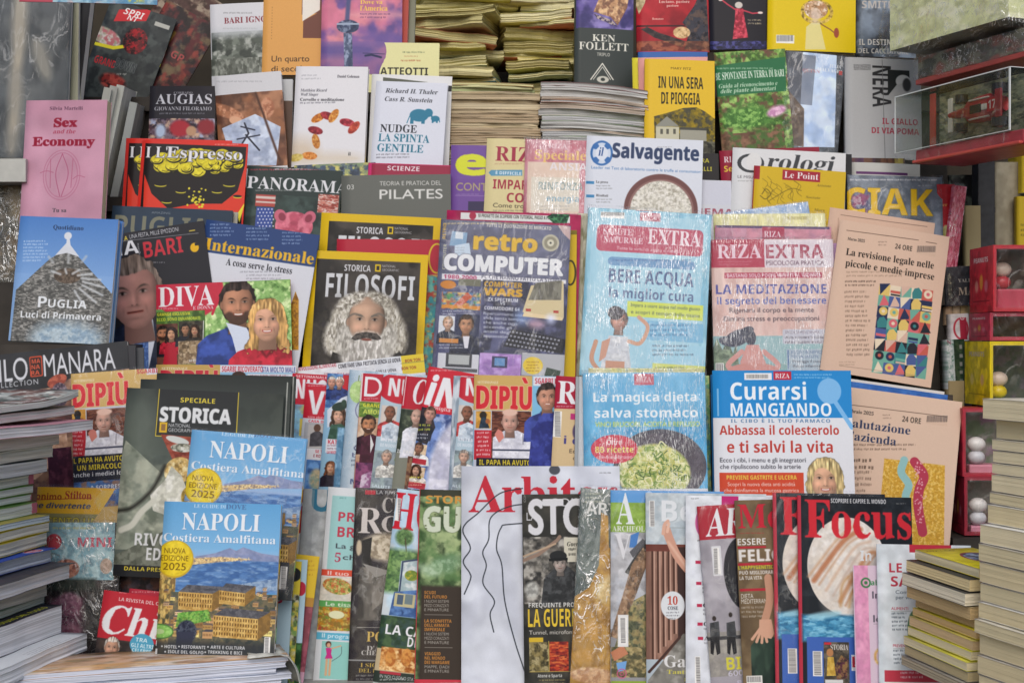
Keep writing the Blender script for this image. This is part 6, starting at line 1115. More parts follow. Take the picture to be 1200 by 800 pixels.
# ------------------------------------------------------------------ front row, shingled from left to right
def p(c):
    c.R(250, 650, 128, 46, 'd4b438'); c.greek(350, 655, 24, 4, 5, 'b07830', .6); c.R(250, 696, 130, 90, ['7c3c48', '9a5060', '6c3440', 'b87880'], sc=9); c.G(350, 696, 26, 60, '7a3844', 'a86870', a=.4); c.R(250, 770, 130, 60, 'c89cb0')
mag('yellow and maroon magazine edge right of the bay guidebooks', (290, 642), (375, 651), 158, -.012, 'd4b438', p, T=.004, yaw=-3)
def p(c):
    c.R(250, 745, 130, 60, ['2c5030', '4a7a44', '1c3820'], sc=4); c.E(354, 688, 6, 8, 'b02c40')
mag('pale blue magazine edge with a red dot beside the guidebooks', (290, 652), (361, 655), 150, -.024, 'a8c4d4', p, T=.003, yaw=-3)
def p(c):
    c.E(345, 672, 9, 8, '24262c'); c.R(250, 690, 110, 110, ['c8b44c', '3c3c34', '6a8a4c', 'b8b8a0'], sc=5)
mag('yellow magazine edge with a black blot beside the guidebooks', (285, 654), (354, 657), 148, -.034, 'd0bc40', p, T=.003, yaw=-3)
def p(c):
    c.T('8', 322, 692, 12, 12, 'b4304c', 'sb'); c.R(330, 655, 20, 30, '44464c'); c.bar(333, 660, 9, 26, vert=True)
mag('pale teal magazine low behind the front bay guidebook', (280, 640), (346, 642), 160, -.042, 'a4bcc8', p, T=.003, yaw=-3)
def p(c):
    c.R(345, 573, 80, 50, 'c02c3c'); c.T('M', 348, 578, 14, 14, 'd8d8dc', 'sb')
mag('red headed magazine edge in front of the fan, left end', (346, 573), (430, 577), 222, .02, 'c8ccd2', p, T=.003, yaw=5)
def p(c):
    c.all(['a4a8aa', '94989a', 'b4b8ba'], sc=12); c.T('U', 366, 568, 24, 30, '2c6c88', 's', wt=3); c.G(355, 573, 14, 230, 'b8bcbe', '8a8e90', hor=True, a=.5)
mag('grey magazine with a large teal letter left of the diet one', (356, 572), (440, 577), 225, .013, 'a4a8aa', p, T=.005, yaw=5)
def p(c):
    c.R(390, 580, 140, 85, '98c4c4'); c.greek(398, 582, 10, 1, 4, '5a9090', .7); c.T('PRONTI', 397, 599, 60, 10.5, 'b83c50', 's', wt=.9); c.T('BRUCIA', 396, 616, 60, 11.5, 'b83c50', 's', wt=1); c.T('La guida', 394, 635, 46, 5.5, '3c4048', 's', wt=.4); c.T('5', 393, 646, 7, 10, 'b03c58', 'b'); c.T('chili', 402, 648, 26, 5.5, '3c4048', 's', wt=.4)
    c.P([(376, 664), (520, 672), (520, 680), (375, 671)], 'd0503c'); c.T('Il tuo personale', 385, 666, 74, 4.5, 'e4d8d4', 's', wt=.4); c.P([(375, 672), (520, 680), (520, 710), (373, 699)], ['c8c4b8', 'd4ccc0']); c.E(396, 684, 17, 9, ['5c7c34', 'c08040', '8aa050', 'b85c3c', 'd0c078'], sc=2.5, rot=10); c.P([(373, 699), (520, 708), (520, 716), (373, 706)], '5c9c58'); c.T('Le tisane', 383, 701, 40, 4.5, 'e0e4d8', 's', wt=.4)
    c.P([(373, 706), (520, 716), (520, 740), (371, 733)], ['6c8438', 'b8802c', '8a6c30', 'c8b45c', 'a84838'], sc=3); c.E(395, 716, 9, 4.5, 'd8d8b0'); c.P([(371, 735), (520, 745), (520, 752), (371, 743)], '5cacc8'); c.T('Il programma', 379, 736.5, 48, 4.5, 'dce8ec', 's', wt=.4)
    c.R(379, 745, 120, 42, '8cc4bc'); c.E(386, 749, 3.2, 3.6, '4a2c24'); c.E(386.3, 750, 2.2, 2.6, 'd0a080'); c.P([(383, 753), (390, 753), (389, 760), (391, 765), (382, 765), (384, 760)], 'c03080'); c.R(383, 765, 2.6, 19, 'd0a480'); c.R(387, 765, 2.6, 19, 'd0a480'); c.L([(389, 754), (400, 751)], 1.4, 'd0a480'); c.L([(401, 752), (400, 761), (390, 768)], .6, '4a5a5c', smooth=True)
mag('white and teal diet magazine with food pictures and an exercising woman', (385, 570), (520, 580), 222, .006, 'd0d4d8', p, T=.004, yaw=5)
def p(c):
    c.all(['322e2c', '45403c', '28242a'], sc=14); c.R(428, 574, 12, 5, 'a82c38'); c.T('LA RIVISTA PER SCOPRIRE STORIA E SEGRETI', 441, 574.5, 140, 4, 'b8b8b8', 's', wt=.2); c.T('CIVILTÀ', 448, 583, 76, 17, 'a09a94', 'b'); c.T('R', 421, 594, 28, 29, 'c4bcb8', 'b', ol=('3a3634', .6)); c.T('OMA', 447, 604, 74, 18, 'b4aca8', 'b')
    c.E(452, 640, 30, 16, ['a89c84', 'c8bca8', '8a7c68'], soft=3); c.P([(424, 632), (436, 628), (434, 650), (438, 668), (424, 668)], '1e1c1c'); c.R(422, 662, 100, 60, ['2c2a2a', '5c5852', '3c3834', '7c766e'], sc=12, asp=.4); c.E(421, 640, 3, 9, 'c0b098', soft=1); c.P([(425, 658), (460, 668), (440, 674)], '8a8680'); c.P([(436, 690), (460, 692), (436, 712)], '7a746c')
    c.L([(419, 730), (500, 732)], .5, 'b8b4a8'); c.T('POMPEI', 430, 735, 60, 11, 'c8a858', 'b'); c.T("D'ANNATA", 430, 751, 50, 5, 'b8b4b0', 'b'); c.T('CHE RIVELA', 424, 756, 50, 5, 'b8b4b0', 'b'); c.R(405, 765.5, 130, 1.6, '8a8a8a'); c.T('I SIGNORI', 423, 770, 40, 4.5, 'b89c48', 'b'); c.T('DEL POTERE', 421, 776, 44, 4.5, 'b89c48', 'b'); c.greek(418, 783, 34, 2, 4, 'b0b0a8', .7); c.R(400, 790, 140, 5, 'a82c3c'); c.R(406, 765, 1.5, 30, 'a82c3c')
mag('black Roman history magazine with pale serif letters', (417, 571), (545, 576), 221, 0.0, '322e2c', p, T=.004, yaw=5, wrap='smooth')
def p(c):
    c.all(['a4c0d4', 'b8d0e0', 'c0c8cc'], sc=20); c.R(463, 575, 1.5, 200, 'b03444'); c.T('HOUSE', 464, 576, 120, 42, 'c02434', 'b'); c.bar(466, 583, 5, 26, vert=True)
    c.E(474, 628, 10, 10, ['44603c', '6c8c58', '5a7a48'], soft=2, sc=2); c.L([(475, 630), (476, 645)], 1, '4a3c30'); c.R(455, 640, 100, 50, ['34502c', '5c8040', '486838', '7c9c58'], .9, sc=4, soft=3); c.P([(470, 655), (520, 650), (520, 700), (466, 694)], ['c8d0d0', '9cb0b4']); c.L([(468, 690), (472, 656), (520, 650)], 2, '3c4860'); c.P([(462, 690), (560, 684), (560, 730), (456, 716)], ['3c5a8c', '5c80b4', '2c4470'], sc=7); c.R(463, 691, 24, 15, 'b8b088'); c.R(466, 693, 7, 11, '4c5c70'); c.R(475, 693, 9, 11, '6c7c80'); c.E(482, 672, 8, 6, ['b8a840', '6c8438'])
    c.R(444, 715, 120, 40, ['2c4030', '486040', '384c48'], sc=6); c.T('LA CASA', 453, 726, 62, 11, 'dcdce0', 'sb'); c.T('DEL SOLE', 478, 741, 50, 11, 'dcdce0', 'sb'); c.R(440, 752, 120, 50, 'b8a888'); c.R(448, 751, 90, 26, ['a86830', 'd8a060', 'e8c890', '8a4c20'], sc=5); c.E(458, 764, 6, 10, ['a86430', 'c88c48']); c.E(476, 764, 6, 10, ['a86430', 'c88c48'])
    c.R(438, 777, 120, 20, '303a34'); c.R(446, 778, 24, 3, 'a83440'); c.T('IN NOI CI SONO STATO', 446, 782, 44, 3.6, 'd0d0d0', 's', wt=.2); c.greek(446, 787, 30, 1, 4, 'd0d0d0', .8); c.R(436, 790, 110, 4, 'd0d4d4')
mag('leaning magazine with a blue boat house and red initial', (466, 572), (590, 588), 221, -.008, 'a4c0d4', p, T=.004, yaw=5)
def p(c):
    c.R(493, 572, 140, 230, ['3c5434', '547448', '2c3c28', '7c9464', 'a0b080'], sc=12); c.R(493, 573, 140, 8, '3a3c30'); c.T('STORIE DI', 499, 580, 84, 9, 'c89044', 'sb', wt=.3); c.T('GUERRE', 497, 593, 120, 28, 'c4ccb8', 'sb', wt=1.2, ol=('4a5438', .6))
    for k in range(12): c.E(497+c.rs.rand()*44, 596+c.rs.rand()*24, 1.2, .8, '55603c')
    c.E(520, 660, 26, 10, ['6c8c6c', 'a0bca0'], .7, rot=-20, soft=4); c.E(500, 665, 14, 5, 'b8ccb0', .5, rot=20, soft=3); c.R(493, 683, 140, 110, '3c342e', soft=2)
    y = 689
    for hd, n in ((('SCUDI', 'DEL FUTURO'), 3), (('LA SCONFITTA', "DELL'ARMATA", 'IMPERIALE'), 3), (('VIAGGIO', 'NEL MONDO', 'DEI WARGAME'), 2)):
        for t in hd: c.T(t, 497, y, 2.6*len(t), 3.6, 'c4823c', 'sb'); y += 4.8
        for k in range(n): c.T(('I NUOVI SISTEMI', 'LA BATTAGLIA CHE', 'MAPPE, DADI')[0 if n == 3 else 2] if k == 0 else ('DI DIFESA DEI', 'MEZZI CORAZZATI', 'E MINIATURE')[k if n == 3 else 2], 497, y+.4, 28, 3.2, 'a8a49c', 's', wt=.2); y += 4.8
        y += 5; c.R(497, y-2.5, 32, .6, '8a847c') if y < 760 else None; y += 3
    c.R(487, 573, 6, 230, 'c43c4c'); c.greek(488, 580, 1, 1, 2, 'ffffff', .1); c.T('STORIE DI GUERRE E GUERRIERI', 488.5, 580, 90, 3.6, 'dcc0c4', 'sb', rot=90); c.R(485, 788, 150, 10, 'c43848'); c.greek(515, 792, 24, 1, 3, 'd8a0a8', .8)
mag('green jungle wargame magazine with a red spine', (492, 573), (622, 577), 224, -.016, '3c5434', p, T=.005, yaw=5)
def p(c):
    c.all(['c4c8d2', 'ccd0da', 'bcc0cc'], sc=40); c.T('Arbiter', 549, 558, 176, 41, 'b82c3c', 'b', track=-.02); c.E(650, 551, 6.5, 5.5, '4a4c54'); c.greek(703, 554, 14, 1, 3, '55555c', .7)
    for pts in (((612, 572), (585, 578), (560, 600), (546, 612), (543, 622), (551, 640), (543, 655), (550, 668), (551, 675), (544, 692)), ((640, 590), (600, 592), (575, 605), (572, 630), (565, 645), (569, 660), (565, 680), (578, 700), (573, 715), (577, 735)), ((680, 610), (600, 613), (586, 618), (581, 640), (587, 660), (590, 700), (601, 745), (612, 779))):
        c.L(pts, 1.3, '2c3038', smooth=True)
mag('tall white style magazine with wavy black lines', (541, 546), (727, 547), 250, -.024, 'c4c8d2', p, T=.006, yaw=4)
def p(c):
    c.all(['3a3a36', '46443e', '2e2e2c'], sc=16); c.T('CONOSCERE', 644, 584, 96, 9, 'c8c8cc', 's', wt=.2); c.T('LA', 617, 600, 12, 9, 'c4c4c8', 'p', wt=.1); c.T('STORIA', 620, 586, 130, 38, 'ccccd0', 'p', wt=1.8); c.T('CONOSCERE LA STORIA', 614, 588, 50, 2.5, 'a8a8a8', 's', rot=90)
    c.R(613, 628, 120, 76, ['4c4a46', '8a867e', '2c2c2c', 'b0aca4', '64605a'], sc=8); c.L([(612, 655), (630, 648), (652, 632), (655, 628)], 4, '8a7466'); c.L([(613, 650), (650, 636)], 2, 'b09880'); c.R(660, 629, 20, 28, 'c4c0b0'); c.T('Guerra', 663, 634, 20, 5, '33332e', 'it'); c.greek(665, 641, 14, 2, 6, '33332e', .8)
    c.P([(632, 706), (636, 676), (648, 664), (664, 662), (676, 672), (680, 706)], ['2c2e30', '4a4c4e', '3a3c3e'], sc=5); c.face(655, 659, 10, 'a89c94', '2a2a2a'); c.E(653, 650, 10, 6, '26282a'); c.P([(642, 653), (664, 652), (664, 655), (642, 656)], '1c1e20'); c.E(622, 688, 8, 9, ['8a8a86', 'b4b4ae'], soft=2)
    c.T('FREQUENTE PROIBITE', 618, 703, 70, 5, 'd0d0cc', 'sb'); c.T('LA GUERRA', 617, 710, 66, 20, 'd8b83c', 'sb'); c.T('Tunnel, microfoni nascosti', 618, 734, 76, 4.5, 'd0ccc4', 's', wt=.2); c.R(618, 742, 16, 5, 'c8a834'); c.R(618, 747, 22, 33, ['5c5438', '8a7c50', 'a89c74', '3c3828'], sc=5); c.R(641, 747, 22, 33, ['8a2c28', 'b8442c', '5c2028', 'd07040'], sc=5, asp=3); c.R(640, 746, .8, 34, 'b8a050'); c.R(618, 780, 60, .6, 'b8a050'); c.T('Atene e Sparta', 627, 783, 28, 3.6, 'd0d0cc', 'sb'); c.greek(624, 789, 40, 2, 3.5, 'b8a868', .7, al='c')
mag('dark history magazine with a helmeted soldier', (612, 579), (745, 579), 219, -.032, '3a3a36', p, T=.004, yaw=5)
def p(c):
    c.all(['505a58', '66706c', '444e4c', '7a837e'], sc=10, asp=.5); c.P([(704, 600), (712, 604), (712, 640), (800, 700), (800, 800), (650, 800), (664, 700), (688, 685), (700, 660)], ['a8803c', 'c49c50', '946c30', 'b88c44'], sc=14); c.E(707, 688, 12, 16, ['c8ac74', 'dcc898'], soft=4, rot=20); c.L([(690, 700), (700, 740), (684, 790)], 3, '86622c', .6, smooth=True, soft=2); c.L([(700, 700), (712, 740), (704, 770)], 3, '86622c', .6, smooth=True, soft=2)
    c.E(690, 784, 26, 9, ['c49c74', 'd8b890', 'a87c58'], soft=1.5); c.greek(686, 577, 28, 3, 4.5, 'c8c8b0', .8); c.T('ART', 687, 587, 36, 14, 'ccccc8', 'sb')
mag('wrapped art magazine with an ochre robed figure', (681, 571), (800, 580), 222, -.038, '505a58', p, T=.005, yaw=5, wrap='crinkle')
def p(c):
    c.R(716, 574, 150, 18, '5a94cc'); c.R(716, 588, 150, 35, ['7c9c3c', '8cac4c'], sc=8); c.R(715, 622, 150, 110, ['a8a8ac', 'c4c4c8', '8c8c90', 'b4b8c0'], sc=12); c.P([(738, 626), (748, 622), (744, 640), (736, 640)], '4478b8')
    c.T('A', 722, 578, 22, 35, 'd8dce0', 'b'); c.T('V', 719, 624, 20, 28, 'd0d0d4', 'b'); c.T('ARCHEOLOGIA', 717, 615, 58, 6, 'd4d8d0', 'b'); c.T('VIVA', 746, 608, 20, 5, 'b8c890', 's')
    c.P([(730, 668), (757, 628), (760, 634), (736, 672)], '3c3c3c'); c.P([(736, 645), (752, 630), (756, 634), (740, 652)], '55555a'); c.P([(712, 740), (738, 660), (752, 640), (760, 650), (740, 700), (724, 745)], ['8a6c54', 'a88c70', '5c4a3c'], sc=4); c.P([(740, 700), (760, 690), (760, 760), (714, 760), (724, 730)], ['5c6048', '8c7c54', '3c4434', 'a09464'], sc=4); c.R(713, 752, 140, 34, ['5c5438', '8a7c54', '4a4a34', 'b0a070'], sc=4); c.P([(712, 758), (726, 750), (732, 760), (716, 768)], 'b87858')
    c.R(721, 716, 12, 36, 'd8d8d8'); c.bar(723, 719, 8, 30, vert=True); c.P([(718, 770), (730, 768), (728, 778), (720, 780)], '6c9cd0'); c.E(724, 782, 5, 5, 'c85080', ring=1); c.E(724, 782, 2, 2, 'c85080', ring=.8); c.R(712, 790, 150, 6, '8aa03c')
mag('archaeology magazine with a green and blue header', (716, 574), (850, 577), 222, -.046, '8c8c90', p, T=.005, yaw=5, wrap='smooth')
def p(c):
    c.R(757, 577, 150, 60, ['a8b4bc', 'bcc4c8'], sc=10); c.bar(761, 586, 6, 30, vert=True); c.T('Bell', 775, 586, 60, 24, 'd4d8dc', 'sb', wt=.5, sh=('8a98a0', .6, .6)); c.R(778, 617, 24, .7, '8a9498')
    c.R(755, 636, 150, 130, ['8a6a5c', '9c7868', '7c5c50'], sc=8, asp=.2)
    for k in range(9): x = 762+k*6.2; c.R(x, 640, 2.2, 126-k*7, '4c342c'); c.R(x+2.4, 640, 1.8, 126-k*7, 'b49080')
    c.R(756, 636, 60, 8, '6a3c34'); c.P([(792, 640), (803, 640), (803, 740), (790, 748)], '3c2c2a'); c.P([(754, 790), (796, 738), (900, 740), (900, 800), (754, 800)], ['7c7a74', '94928c', '686660'], sc=10); c.L([(756, 780), (792, 742)], 3, '44302c')
    c.L([(780, 620), (784, 632), (792, 650), (806, 668)], 10, 'c49480', smooth=True); c.L([(776, 624), (778, 614), (782, 610)], 4, 'd0a490', smooth=True); c.L([(781, 622), (783, 613)], 3.4, 'd8b09c'); c.L([(782, 634), (796, 654), (808, 672)], 3, 'd8b4a0', .7, smooth=True, soft=1)
    c.E(785, 706, 14, 16, 'd0d4d8'); c.T('10', 785, 696, 12, 9, 'b03c2c', 'b', al='c'); c.T('COSE', 785, 707, 12, 4, '3c3c44', 'b', al='c'); c.greek(777, 713, 16, 2, 3.5, '55555c', .7, ragged=.1); c.greek(780, 720, 10, 1, 3.5, '55555c', .7)
    c.T('Game', 773, 762, 52, 13, 'd4d4d4', 'b'); c.T('Tantissimi', 776, 778, 46, 4.5, 'c8c050', 'b'); c.T('giochi', 796, 786, 20, 4, 'c8c050', 'b')
mag('brown slatted interior magazine with a raised arm', (757, 577), (900, 580), 221, -.054, 'a8b4bc', p, T=.005, yaw=5)
def p(c):
    c.R(803, 580, 150, 220, ['ccd0d8', 'd4d8de'], sc=20); c.greek(810, 583, 10, 1, 3, '666666', .7); c.R(846, 581, 20, 12, 'b82c70'); c.E(829, 612, 15, 20, 'c05890'); c.greek(816, 631, 10, 1, 4, '444444', .8)
    for k, y in enumerate((655, 679, 704, 725, 741)): c.R(813, y, 6, 3.5, 'b02c4c'); c.T(('Piante', 'Interni', 'Casa', 'Gatti', 'Arte')[k], 820, y-.5, 18, 4.5, '33333c', 'b'); c.greek(820, y+6, 20, 2 if k < 3 else 1, 4.5, '666670', .7)
    c.bar(809, 763, 6, 30, vert=True)
mag('white interiors magazine with pink circle and small red bullets', (804, 580), (940, 584), 220, -.062, 'd0d3da', p, T=.004, yaw=5)
def p(c):
    c.R(817, 590, 160, 42, 'a42434'); c.T('ART', 824, 597, 74, 31, 'dcdce0', 'bi'); c.greek(850, 629, 30, 1, 3, 'd0a8b0', .7); c.R(818, 633, 160, 130, ['9c98a0', 'a8a4ac', '8c8890'], sc=20); c.R(824, 737, 160, 50, ['8c8884', '9c9890'], sc=8)
    c.E(870, 670, 24, 42, '26262c'); c.R(832, 639, 11, 34, 'd0d0d4', r=1); c.bar(834, 641, 7, 30, vert=True); c.R(824, 742, 40, 4, '3c3c40')
    for x, s_ in ((833, 1), (852, 1.05)):
        c.E(x, 721-4*(x > 840), 2.2, 2.8, '2c2422'); c.P([(x-5, 726), (x+5, 724), (x+6, 742), (x-5, 744)], ['303236', '44464a']); c.P([(x-5, 742), (x+5, 742), (x+6, 760), (x+2, 762), (x, 748), (x-2, 762), (x-5, 760)], '1e1e22')
    c.T('BIENNALE', 845, 765, 90, 14, 'c8c040', 'sb'); c.T('600 opere', 847, 780, 50, 6, 'c0bcd0', 's', wt=.2); c.T('e artisti', 857, 789, 36, 5, 'c0bcd0', 's', wt=.2)
mag('grey art magazine with a red header and two standing figures', (817, 593), (950, 586), 206, -.068, '9c98a0', p, T=.004, yaw=5, wrap='smooth')
def p(c):
    c.all(['6c5a44', '7c6a50', '5c4c3a'], sc=22); c.T('Mente', 864, 591, 100, 27, 'b82838', 'b', ol=('7c3034', .4)); c.greek(866, 623, 40, 1, 3, 'a83838', .7); c.T('ESSERE', 863, 630, 33, 7.5, 'd4d0cc', 'sb'); c.R(863, 639, 33, 2.4, 'a82c38'); c.T('FELICI', 864, 643, 56, 13, 'd8d4d0', 'sb', wt=.6); c.R(863, 658, 40, 3, 'a82c38')
    c.T("L'HAPPYGENETICA", 863, 661, 44, 4, 'c8c038', 'sb'); c.T('PUÒ MIGLIORARE', 864, 667, 42, 4, 'd4d0cc', 'sb'); c.T('LA TUA VITA', 864, 673, 26, 4, 'd4d0cc', 'sb'); c.R(864, 687, 34, 3, 'a82c38'); c.T('DIETA', 865, 693, 14, 5, 'd0ccc4', 's', wt=.3); c.T('MEDITERRANEA', 865, 699, 36, 5, 'd0ccc4', 's', wt=.3); c.greek(865, 707, 30, 3, 5, 'b8b0a4', .7)
    c.L([(897, 675), (898, 700), (892, 722)], 9, 'b88c74', smooth=True); c.P([(874, 800), (874, 752), (880, 744), (900, 742), (960, 742), (960, 800)], ['2c3c34', '3c5044', '24302c'], sc=12, asp=.3)
    c.P([(885, 722), (899, 722), (902, 738), (898, 744), (890, 742), (884, 738)], 'c89c84')
    for x, y in ((876, 744), (881, 747), (887, 748), (893, 747)): c.L([(889, 728), (x, y)], 3.2, 'c89c84')
    c.bar(868, 785, 18, 9)
mag('brown psychology magazine with a resting hand and red title', (861, 586), (990, 584), 212, -.076, '6c5a44', p, T=.004, yaw=5)
def focus(c):
    dx = c.o[0]-935; dy = c.o[1]-580; X = lambda x: x+dx; Y = lambda y: y+dy
    c.R(X(935), Y(580), 150, 115, ['22262c', '2e333a', '1c2026'], sc=14); c.R(X(935), Y(580), 4, 230, 'b43848'); c.T('SCOPRIRE E CAPIRE IL MONDO', X(974), Y(584), 66, 5, 'd4d4d8', 'sb'); c.greek(X(1052), Y(590), 14, 1, 3, 'a8a8a8', .7)
    c.E(X(990), Y(662), 47, 56, ['d0c8c0', 'dcd8d4', 'c8c0b8', 'd8cfc4'], sc=12); c.E(X(1000), Y(690), 40, 25, ['d4d0cc', 'c8c0b8', 'b09478'], .7, soft=10, rot=-30, sc=8); [c.L([(X(948+b), Y(676+b*.8)), (X(965+b), Y(655+b*.6)), (X(985+b), Y(632+b*.5)), (X(1006+b*.8), Y(618+b))], wd_, col_, .75, smooth=True, soft=1.6) for b, wd_, col_ in ((-4, 3, 'c09878'), (2, 6, 'a8623c'), (8, 2, 'b88c6c'), (16, 3, 'c8a890'), (24, 2, 'b8a090'), (32, 5, 'b07850'), (38, 2, 'a8704c'))]; c.E(X(1002), Y(688), 7, 5, 'a8623c', .8, soft=1.5, rot=-30); c.L([(X(980), Y(706)), (X(985), Y(680)), (X(1010), Y(662))], 3, 'b88c5c', .8, smooth=True, soft=2); c.L([(X(990), Y(708)), (X(996), Y(690)), (X(1020), Y(672))], 3, 'c09868', .8, smooth=True, soft=2); c.P([(X(1034), Y(620)), (X(1080), Y(600)), (X(1080), Y(740)), (X(1030), Y(740))], '20242a')
    c.E(X(1040), Y(700), 14, 50, '20242a', .8, soft=10)
    c.T('Focus', X(943), Y(585), 128, 43, 'c42c38', 'b', wt=.6); c.T('In orbita', X(1006), Y(644), 60, 12, 'd4d8dc', 's', wt=1)
    c.R(X(935), Y(716), 150, 30, ['2c6890', '5ca0c4', '80bcd8', '3c80a8'], sc=7, asp=2, soft=2); c.E(X(960), Y(717), 20, 4, '9cccdc', .8, soft=2, rot=-8); c.R(X(939), Y(741), 150, 62, '3f62ae'); c.bar(X(945), Y(757), 11, 28, vert=True); c.R(X(958), Y(747), 30, 47, ['4a443c', '6c6458', '3c3834'], sc=5); c.T('STORIA', X(966), Y(750), 21, 6, 'd0ccc8', 'b'); c.R(X(959), Y(747.5), 8, 2.6, 'c03040')
    c.E(X(965), Y(759), 4, 4.5, 'b07c54'); c.P([(X(960), Y(785)), (X(962), Y(764)), (X(969), Y(764)), (X(971), Y(785))], ['b89440', 'd0b058']); c.P([(X(970), Y(775)), (X(978), Y(762)), (X(986), Y(768)), (X(984), Y(788)), (X(972), Y(790))], ['3c2c30', '8a6c48', '5c3040'], sc=3); c.R(X(958), Y(789), 21, 4, 'd0d0d0'); c.R(X(990), Y(762), 20, 18, 'd0d4d8'); c.R(X(991), Y(764), 18, 12, 'a83040'); c.T('F', X(993), Y(765), 7, 9, 'dcdce0', 'b'); c.greek(X(960), Y(796), 24, 1, 3, 'a8c0e0', .8)
mag('rear copy of the science monthly with the striped planet', (906, 577), (1040, 580), 220, -.084, '22262c', focus, T=.005, yaw=5, group='science monthlies with the striped planet', wrap='smooth')
mag('front copy of the science monthly with the striped planet', (935, 580), (1071, 584), 217, -.094, '22262c', focus, T=.005, yaw=5, group='science monthlies with the striped planet')
def p(c):
    c.R(1001, 662, 16, 140, ['d08cb0', 'dc9cbc'], sc=12); c.E(1014, 682, 5, 5, '3c7c4c', ring=2); c.E(1014, 682, 2, 2, '3c7c4c'); c.T('aboca', 1020, 679, 24, 6, '3c7c4c', 'sb'); c.T('Integratori', 1021, 692, 60, 8, '3c3c48', 's', wt=.4); c.T('per', 1028, 705, 14, 7, '3c3c48', 's', wt=.4); c.T('le difese', 1021, 719, 50, 8, '3c3c48', 's', wt=.4)
    c.L([(1021, 729), (1040, 729)], .5, '888888'); c.E(1027, 766, 6, 8, ['d8c080', 'c89c60'], soft=1, ring=3); c.E(1029, 769, 4, 4, '4a4a60'); c.E(1029, 764, 3, 3, 'd8b090')
mag('slim pink and white health booklet in front of the planet monthly', (1000, 662), (1110, 664), 136, -.106, 'd0bccc', p, T=.003, yaw=4)
def p(c):
    c.all(['ccd4da', 'd4dae0'], sc=20); c.R(1066, 638, 50, 9, 'b83444'); c.T('LE NOSTRE', 1041, 659, 80, 10.5, 'b03c4c', 's', wt=1); c.T('SALUTE', 1042, 674, 66, 11.5, 'b03c4c', 's', wt=1.2); c.T('Come stare', 1047, 690, 36, 4, '55606c', 's', wt=.2); c.T('per vivere meglio', 1047, 696, 50, 4, '55606c', 's', wt=.2)
    for y in (709, 751): c.T('ALIMENTI' if y == 709 else 'PREVENIRE', 1041, y, 20, 3.2, 'b03c4c', 's', wt=.2); c.L([(1041, y+5), (1064, y+5)], .4, '888888'); c.greek(1041, y+6, 22, 5 if y == 709 else 4, 4.6, '44505c', .75)
    c.E(1068, 735, 9, 22, '5c7c5c'); c.R(1030, 780, 100, 13, 'b83c4c'); c.greek(1048, 782, 30, 2, 5, 'e0c8cc', .9)
mag('pale grey health magazine with red capitals beside the yellow books', (1028, 637), (1140, 640), 162, -.115, 'ccd4da', p, T=.006, yaw=4)
# ------------------------------------------------------------------ flat lying books, magazines and papers
_plain = {}
def plain(col, rough=.5):
    k = (col, rough)
    if k not in _plain: _plain[k] = mat('plain cover', col, rough, .4, .12, .15, 30)
    return _plain[k]
def flat(label, x, y, z, yaw, Wd, D, T, pages='c8c2b0', cover='c8c8c4', name='magazine', cat=None, group=None, sag=None, wav=.0012, tilt=0, paint=None, ct=.0007, dens=420, con=.3, under=True, over=0.0):
    """a book lying flat; x, y, z = lower corner at the near left of the visible long edge, local x runs along that edge"""
    _seed[0] += 1; rnd = random.Random(_seed[0]); p1, p2, p3 = rnd.uniform(0, 6), rnd.uniform(0, 6), rnd.uniform(0, 6)
    M = Matrix.Translation((x, y, z)) @ Matrix.Rotation(math.radians(yaw), 4, 'Z') @ Matrix.Rotation(math.radians(tilt), 4, 'Y')
    r = empty(name, M, label, cat or name, group)
    sg = sag or (lambda a: 0)
    def fn(u, v, d):     # u along the edge, v into depth, d height 0..1
        xx = u*Wd; yy = v*D; e = wav*(math.sin(9*u+p1+5*d)+.6*math.sin(23*u+p2+11*d)+.5*math.sin(37*d+p3))
        return (xx+wav*.6*math.sin(17*d+p2)*(1 if u > .5 else -1), yy+e*(1-min(1, v*6)), d+sg(xx)+wav*.5*math.sin(7*u+p1)*(1-v))
    nl = max(2, min(8, int(T/.0022)))
    V = []; F = []; NU, NV = 14, 3
    # block of pages: stacked rings so that the edge is uneven
    ring = [(i/NU, 0) for i in range(NU+1)]+[(1, j/NV) for j in range(1, NV+1)]+[(1-i/NU, 1) for i in range(1, NU+1)]+[(0, 1-j/NV) for j in range(1, NV)]
    n = len(ring)
    for l in range(nl+1):
        j_ = wav*.8*rnd.uniform(-1, 1) if 0 < l < nl else 0
        for u, v in ring:
            a = fn(u, v, ct+(T-2*ct)*l/nl); V.append((a[0]+j_*(1 if u >= .99 else (-1 if u <= .01 else 0)), a[1]+(j_ if v == 0 else 0), a[2]))
    for l in range(nl):
        for i in range(n): F.append((l*n+i, l*n+(i+1) % n, (l+1)*n+(i+1) % n, (l+1)*n+i))
    mesh('pages', V, F, pages_mat(pages, 'z', dens, con), r, smooth=False)
    def sheet(d0, d1, o):
        def g(u, v, d):
            a = fn(min(max(u, 0), 1), min(max(v, 0), 1), d); return (a[0]+(u-min(max(u, 0), 1))*Wd, a[1]+(v-min(max(v, 0), 1))*D-o, a[2])
        return slab(NU, NV, g, -.003, 1.003, 0, 1, d0, d1)
    if paint:
        c = Cover((0, 0), (Wd*1000, 0), D*1000, cover, _seed[0]); paint(c, Wd*1000, D*1000); im = c.finish(.05, 'top print')
        pm = print_mat(im, .4, .3, _seed[0])
    else: pm = plain(cover)
    V, F = sheet(T-ct, T, .0006+over)
    uv = None
    if paint: uv = [(min(max(v[0]/Wd, 0), 1), min(max(v[1]/D, 0), 1)) for v in V]
    mesh('cover', V, F, pm, r, uv=uv)
    if under: V, F = sheet(0, ct, .0004); mesh('back_cover', V, F, plain(cover), r)
    return r
